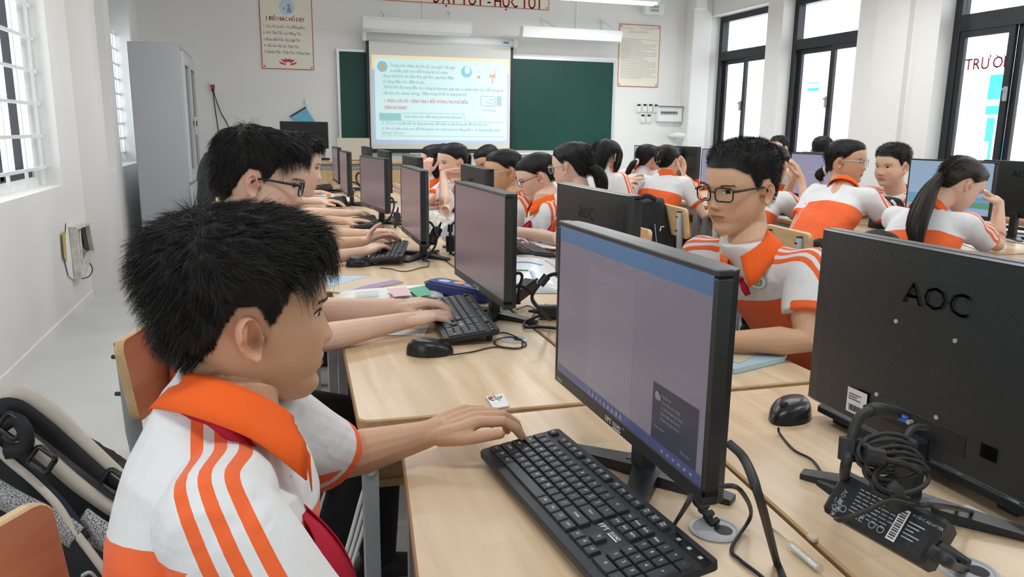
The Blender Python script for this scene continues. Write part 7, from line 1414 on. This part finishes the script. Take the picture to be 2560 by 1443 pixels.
MB().box(((a.x + b_.x) / 2, 8.42, (a.z + zt) / 2 + .005), (b_.x - a.x, .012, a.z - zt), bev=.004).build('lid', M_OLDP, lt, origin=O); MB().box(((a.x + b_.x) / 2, 8.54, zt + .009), (b_.x - a.x, .22, .016), bev=.004).build('base', M_OLDP, lt, origin=O)
for i, lab in enumerate(('black leads heaped on the teacher desk, left coil', 'black leads heaped on the teacher desk, right coil')):
    c = aty(775 + 30 * i, 396, 8.3); c.z = zt + .012; rg = random.Random(i); cable(lab, [c + Vector((.07 * math.cos(k * 1.3) + .02 * rg.random(), .04 * math.sin(k * 1.3), .004 * (k % 4) + .002)) for k in range(14)], .006, n=4)
bx = MB().box(tuple(aty(830, 396, 8.35) + Vector((0, 0, .0))), (.14, .08, .03), bev=.004).build('small_router', M_WHITEP, None, origin=tuple(aty(830, 396, 8.35))); bx.location.z = zt; tag(bx, 'small white router box on the teacher desk beside the leads', 'router')
# ---------------------------------------------------------------- books, papers and small things on the desks
def flat(name, label, cat, corners, mt, th=.004, z=DZ, top=None, group=None, bulge=0.0):
    """sheet or book lying on a desk; corners are pixels (clockwise seen from above or not), measured at desk level"""
    C_ = [atz(x, y, z + th) for x, y in corners]; c = sum(C_, Vector()) / len(C_); r = empty(name, (c.x, c.y, z), label=label, cat=cat, group=group); P = [(p.x - c.x, p.y - c.y) for p in C_]
    if sum(P[i][0] * P[(i + 1) % len(P)][1] - P[(i + 1) % len(P)][0] * P[i][1] for i in range(len(P))) < 0: P = P[::-1]; C_ = C_[::-1]
    if bulge and len(P) == 4:
        G_ = []
        for i in range(11):
            for j in range(7):
                u, v = i / 10, j / 6; p = (1 - u) * ((1 - v) * Vector((*P[0], 0)) + v * Vector((*P[3], 0))) + u * ((1 - v) * Vector((*P[1], 0)) + v * Vector((*P[2], 0))); p.z = th + bulge * abs(math.sin(2 * PI * u * .98)) * (.7 + .3 * math.sin(v * 2 + 1)); G_.append(tuple(p))
        MB().grid(G_, 11, 7, thick=.003).build('page', mt, r, smooth=True)
    else: MB().prism(P, 0.0008, th, bev=min(.0008, th * .3)).build('cover' if cat == 'book' else 'sheet', mt, r)
    return r
def decal(r, name, corners, mt, th, z=DZ): m = MB(); m.add([tuple(atz(x, y, z + th) - r.location) for x, y in corners], [tuple(range(len(corners)))]); return m.build(name, mt, r)
M_WP = mat('white_paper', (.78, .79, .78), .6); M_LB = mat('light_blue_print', (.45, .60, .74), .5); M_PUR = mat('purple_print', (.36, .25, .46), .5); M_SAND = mat('sand_print', (.62, .52, .38), .5); M_GRN = mat('green_print', (.10, .42, .25), .5); M_PINK = mat('pink_print', (.72, .50, .50), .5); M_ORP = mat('orange_print', (.75, .36, .10), .5)
r = flat('textbook', 'closed textbook with blue, sand and purple cover beside the second keyboard', 'book', [(760, 722), (800, 688), (930, 690), (1010, 704), (870, 733)], M_SAND, .005)
decal(r, 'cover_band', [(775, 710), (805, 689), (925, 691), (880, 701), (830, 716)], M_LB, .0056); decal(r, 'cover_band', [(868, 729), (905, 716), (985, 699), (1008, 704), (900, 726)], M_PUR, .0056)
r = flat('open_book', 'open textbook with white pages and a green corner before the blue pencil case', 'book', [(820, 760), (862, 728), (1075, 712), (1110, 742)], M_WP, .006, bulge=.010)
decal(r, 'page_print', [(1018, 722), (1060, 714), (1085, 735), (1045, 742)], M_GRN, .024); decal(r, 'page_print', [(965, 722), (1015, 717), (1030, 738), (985, 742)], M_PINK, .024)
for k in range(6): decal(r, 'page_lines', [(888, 731 + 4 * k), (945 + 4 * (k % 2), 727 + 4 * k), (946 + 4 * (k % 2), 728.4 + 4 * k), (889, 732.4 + 4 * k)], M_GREYTXT, .024)
decal(r, 'page_print', [(950, 748), (985, 745), (990, 755), (952, 757)], M_ORP, .024)
flat('paper_sheet', 'white sheet under the forearms of the boy in black glasses', 'paper', [(800, 812), (835, 795), (990, 790), (1075, 815), (1060, 838), (840, 838)], M_WP, .002)
pc = empty('pencil_case', Zp(1150, 742, DZ), math.radians(-58), label='dark blue pencil case with a colourful lid between the two screens', cat='pencil case'); O = pc.location; m = MB(); m.prism(rrect(.27, .085, .030, 6), 0, .040, bev=.012); m.build('case_body', mat('dark_blue_tin', (.018, .030, .17), .35, spec=.5), pc, smooth=True, ang=.7)
m = MB(); m.prism(rrect(.245, .066, .024, 6), .0395, .0425, bev=.001); ld = m.build('lid', mat('blue_lid', (.04, .07, .26), .35), pc)
for k, (x, y, a, b_, mt) in enumerate(((-.07, .0, .05, .03, M_LB), (-.01, .008, .045, .034, M_ORP), (.045, -.002, .05, .028, M_PUR), (.09, .004, .03, .03, M_LABEL))): m = MB(); poly_at(m, circ(x, y, a / 2, 12, b_ / 2), (0, 0, .0428 + .0001 * k), (1, 0, 0), (0, 1, 0)); m.build('lid_print', mt, ld)
MB().tube([(x, y, .034) for x, y in rrect(.272, .087, .031, 6)], .0016, 5, closed=True).build('zip', M_NAVY, pc)
r = flat('printed_sheets', 'loose white printed sheets with green and pink corner near the girl in clear glasses', 'paper', [(1262, 612), (1275, 582), (1355, 590), (1395, 622)], M_WP, .020, bulge=.006)
decal(r, 'page_print', [(1262, 605), (1270, 590), (1285, 592), (1300, 612), (1275, 612)], M_GRN, .030); decal(r, 'page_print', [(1290, 592), (1312, 594), (1330, 616), (1306, 614)], M_PINK, .030)
for k in range(5): decal(r, 'page_lines', [(1325, 596 + 4 * k), (1352 + 4 * k, 598 + 4 * k), (1353 + 4 * k, 599 + 4 * k), (1326, 597 + 4 * k)], M_GREYTXT, .030)
# clear folder with printed drawings, bulging
cfp = empty('plastic_folder', Zp(1325, 690, DZ), label='bulging clear plastic folder printed with pale drawings, left of the second monitor back', cat='folder'); O = cfp.location; G_ = []
for i in range(15):
    for j in range(9):
        u, v = i / 14, j / 8; p = Zp(1225, 735, DZ) * (1 - u) * (1 - v) + Zp(1405, 735, DZ) * u * (1 - v) + Zp(1262, 640, DZ) * (1 - u) * v + Zp(1400, 650, DZ) * u * v; p.z = DZ + .004 + .045 * (math.sin(PI * u) * math.sin(PI * min(1, v * 1.05))) ** .6 if 0 < v < 1 and 0 < u < 1 else DZ + .003; G_.append(tuple(p - O))
M_CF = mat('pale_plastic', (.66, .71, .74), .25, spec=.5); MB().grid(G_, 15, 9, thick=.002).build('folder_body', M_CF, cfp, smooth=True); G_ = np.array(G_).reshape(15, 9, 3)
def fold(name, uv, mt, w): 
    P = []
    for u, v in uv: 
        x, y = u * 14, v * 8; i, j = min(int(x), 13), min(int(y), 7); P.append(G_[i, j] * (1 - (x - i)) * (1 - (y - j)) + G_[i + 1, j] * (x - i) * (1 - (y - j)) + G_[i, j + 1] * (1 - (x - i)) * (y - j) + G_[i + 1, j + 1] * (x - i) * (y - j) + np.array((0, 0, .002)))
    MB().tube(spline(P, 4), w, 5, flat=.35, up=(0, 0, 1)).build(name, mt, cfp, smooth=True)
fold('drawn_wave', [(.12, .55), (.3, .48), (.5, .45), (.7, .42)], M_LB, .010); fold('drawn_wave', [(.3, .72), (.45, .66), (.6, .68), (.7, .66)], M_SAND, .005); fold('drawn_wave', [(.2, .3), (.35, .28), (.5, .26)], M_GRN, .006); fold('drawn_wave', [(.55, .25), (.6, .15), (.64, .08)], M_LB, .007); fold('drawn_wave', [(.75, .6), (.85, .55), (.92, .5)], M_GREYTXT, .004); fold('drawn_wave', [(.25, .86), (.4, .84), (.55, .86)], M_GREYTXT, .004)
r = flat('textbook', 'light blue textbook lying before the boy with glasses', 'book', [(1800, 905), (1845, 838), (1968, 880), (1962, 892), (1836, 922)], mat('blue_cover', (.42, .58, .66), .4), .014)
decal(r, 'cover_print', [(1815, 900), (1842, 868), (1900, 880), (1850, 908)], M_SAND, .0148); decal(r, 'cover_print', [(1842, 852), (1850, 846), (1895, 862), (1885, 868)], M_WP, .0148); decal(r, 'cover_print', [(1886, 868), (1896, 862), (1908, 868), (1897, 874)], M_DARKTXT, .0150)
m = MB(); fit_text(m, 'TIN HỌC', Zp(1900, 878, DZ + .0152) - r.location, Zp(1955, 886, DZ + .0152) - r.location, .016, Vv=tuple((Zp(1930, 868) - Zp(1926, 884)).normalized())); m.build('cover_lettering', M_LABEL, r)
w_ = flat('candy_wrapper', 'torn white candy wrapper on the second desk edge', 'wrapper', [(1214, 991), (1258, 983), (1274, 1014), (1234, 1021)], M_WP, .004)
m = MB(); rg = random.Random(3)
for k in range(16): x, y = 1224 + 34 * rg.random(), 989 + 12 * rg.random(); p = Zp(x, y, DZ + .0046) - w_.location; rect_at(m, -.002 - .003 * rg.random(), -.0015, .002, .0012, p, (math.cos(k), math.sin(k), 0), (-math.sin(k), math.cos(k), 0))
m.build('wrapper_print', M_DARKTXT, w_); decal(w_, 'wrapper_print', [(1219, 993), (1230, 990), (1233, 996), (1223, 1000)], M_REDP, .0045)
bgs = soft_bag('plastic_wrap', 'small crumpled clear wrapper beside the third keyboard', [(872 + 50, 655), (935, 645), (945, 655), (940, 668), (925, 668)], 3.07, .03, mat('clear_wrap', (.62, .64, .66), .15, alpha=.6), 'wrapper', .006, .002, 9)
bg2 = soft_bag('tissue', 'crumpled tissue under the hands at the second keyboard', [(1052, 768), (1062, 757), (1082, 760), (1085, 772), (1065, 778)], 2.16, .03, M_WP, 'tissue', .006, .002, 10)
tb = empty('pen_tube', Zp(1990, 1375, DZ), label='clear plastic pen tube lying right of the thick cable', cat='pen'); a, b_ = Zp(1925, 1322, .757) - tb.location, Zp(2050, 1425, .757) - tb.location; MB().tube([a, a.lerp(b_, .4), a.lerp(b_, .42), b_], [.004, .004, .006, .006], 10).build('barrel', glassmat('clear_plastic', (.9, .92, .92)), tb, smooth=True); MB().tube([a.lerp(b_, .45), a.lerp(b_, .95)], .003, 6).build('refill', M_LABEL, tb)
st = flat('label_slip', 'white paper slip under the lead tail by the large monitor foot', 'paper', [(2368, 1268), (2420, 1262), (2480, 1290), (2430, 1300)], M_WP, .0015)
MB().box(tuple(Zp(2032, 1345, DZ + .004)), (.010, .014, .008), bev=.002).build('crumb', M_SAND, None, origin=tuple(Zp(2032, 1345, DZ + .004))); tag(bpy.data.objects['crumb'], 'small wood chip on the desk joint near the power adapter', 'chip')
# soft toys and pouch between the screens
M_FABP = mat('patterned_canvas', (.62, .60, .54), .9, noise=(45, .35, 3), bump=(60, .5)); M_TOY = mat('grey_white_plush', (.56, .58, .56), .95, noise=(30, .30, 3), bump=(140, .8))
q = soft_bag('fabric_pouch', 'cream patterned fabric pouch behind the third screen', [(1062, 545), (1085, 528), (1118, 538), (1128, 560), (1122, 592), (1068, 592)], 3.9, .10, M_FABP, 'pouch', .008, .004, 11)
q = soft_bag('soft_toy', 'grey and white plush cloth lump beside the arched cable', [(1100, 590), (1108, 562), (1130, 548), (1152, 560), (1156, 600), (1130, 612), (1104, 606)], 3.55, .10, M_TOY, 'toy', .008, .004, 12)
flat('paper_sheet', 'white open exercise book under the forearms of the chin-resting girl', 'paper', [(1062, 535), (1068, 520), (1160, 518), (1180, 545), (1140, 552)], M_WP, .004)
r = flat('printed_sheets', 'white leaflet with blue and orange pictures in the boys row', 'paper', [(752, 500), (780, 490), (833, 485), (836, 497), (770, 505)], M_WP, .004); decal(r, 'page_print', [(795, 494), (812, 492), (815, 497), (798, 499)], M_LB, .0046); decal(r, 'page_print', [(816, 491), (827, 490), (829, 495), (818, 496)], M_ORP, .0046)
flat('paper_sheet', 'pink and white paper behind the fourth screen', 'paper', [(975, 540), (985, 520), (1005, 520), (1005, 545)], M_PINK, .003)
flat('tag_card', 'white tag hanging from the foot of the fifth screen', 'tag', [(862, 508), (866, 494), (884, 494), (880, 510)], M_WP, .006)
flat('paper_sheet', 'white sheets at the elbow of the girl with clasped hands', 'paper', [(1905, 535), (1960, 528), (2050, 540), (2040, 552), (1960, 546)], M_WP, .004)
flat('paper_sheet', 'white sheets at the elbow of the girl with the long ponytail', 'paper', [(2405, 610), (2420, 595), (2470, 590), (2500, 608), (2440, 622)], M_WP, .004)
r = flat('paper_sheet', 'white sheet with a dark pen stroke at the right picture edge', 'paper', [(2510, 600), (2520, 582), (2590, 590), (2580, 612)], M_WP, .003); decal(r, 'pen', [(2528, 590), (2550, 593), (2550, 595), (2528, 592)], M_DARKTXT, .006)
# white stripes down the trouser leg of the boy in black-framed glasses
for k in range(3): sheet_px('trouser_stripe', [(922 + 12 * k, 1190, 1.70), (905 + 13 * k, 1240, 1.69), (880 + 13 * k, 1330, 1.68), (848 + 12 * k, 1440, 1.66), (815 + 12 * k, 1560, 1.64)], M_LABEL, b2['o'], .0095, thick=.002)
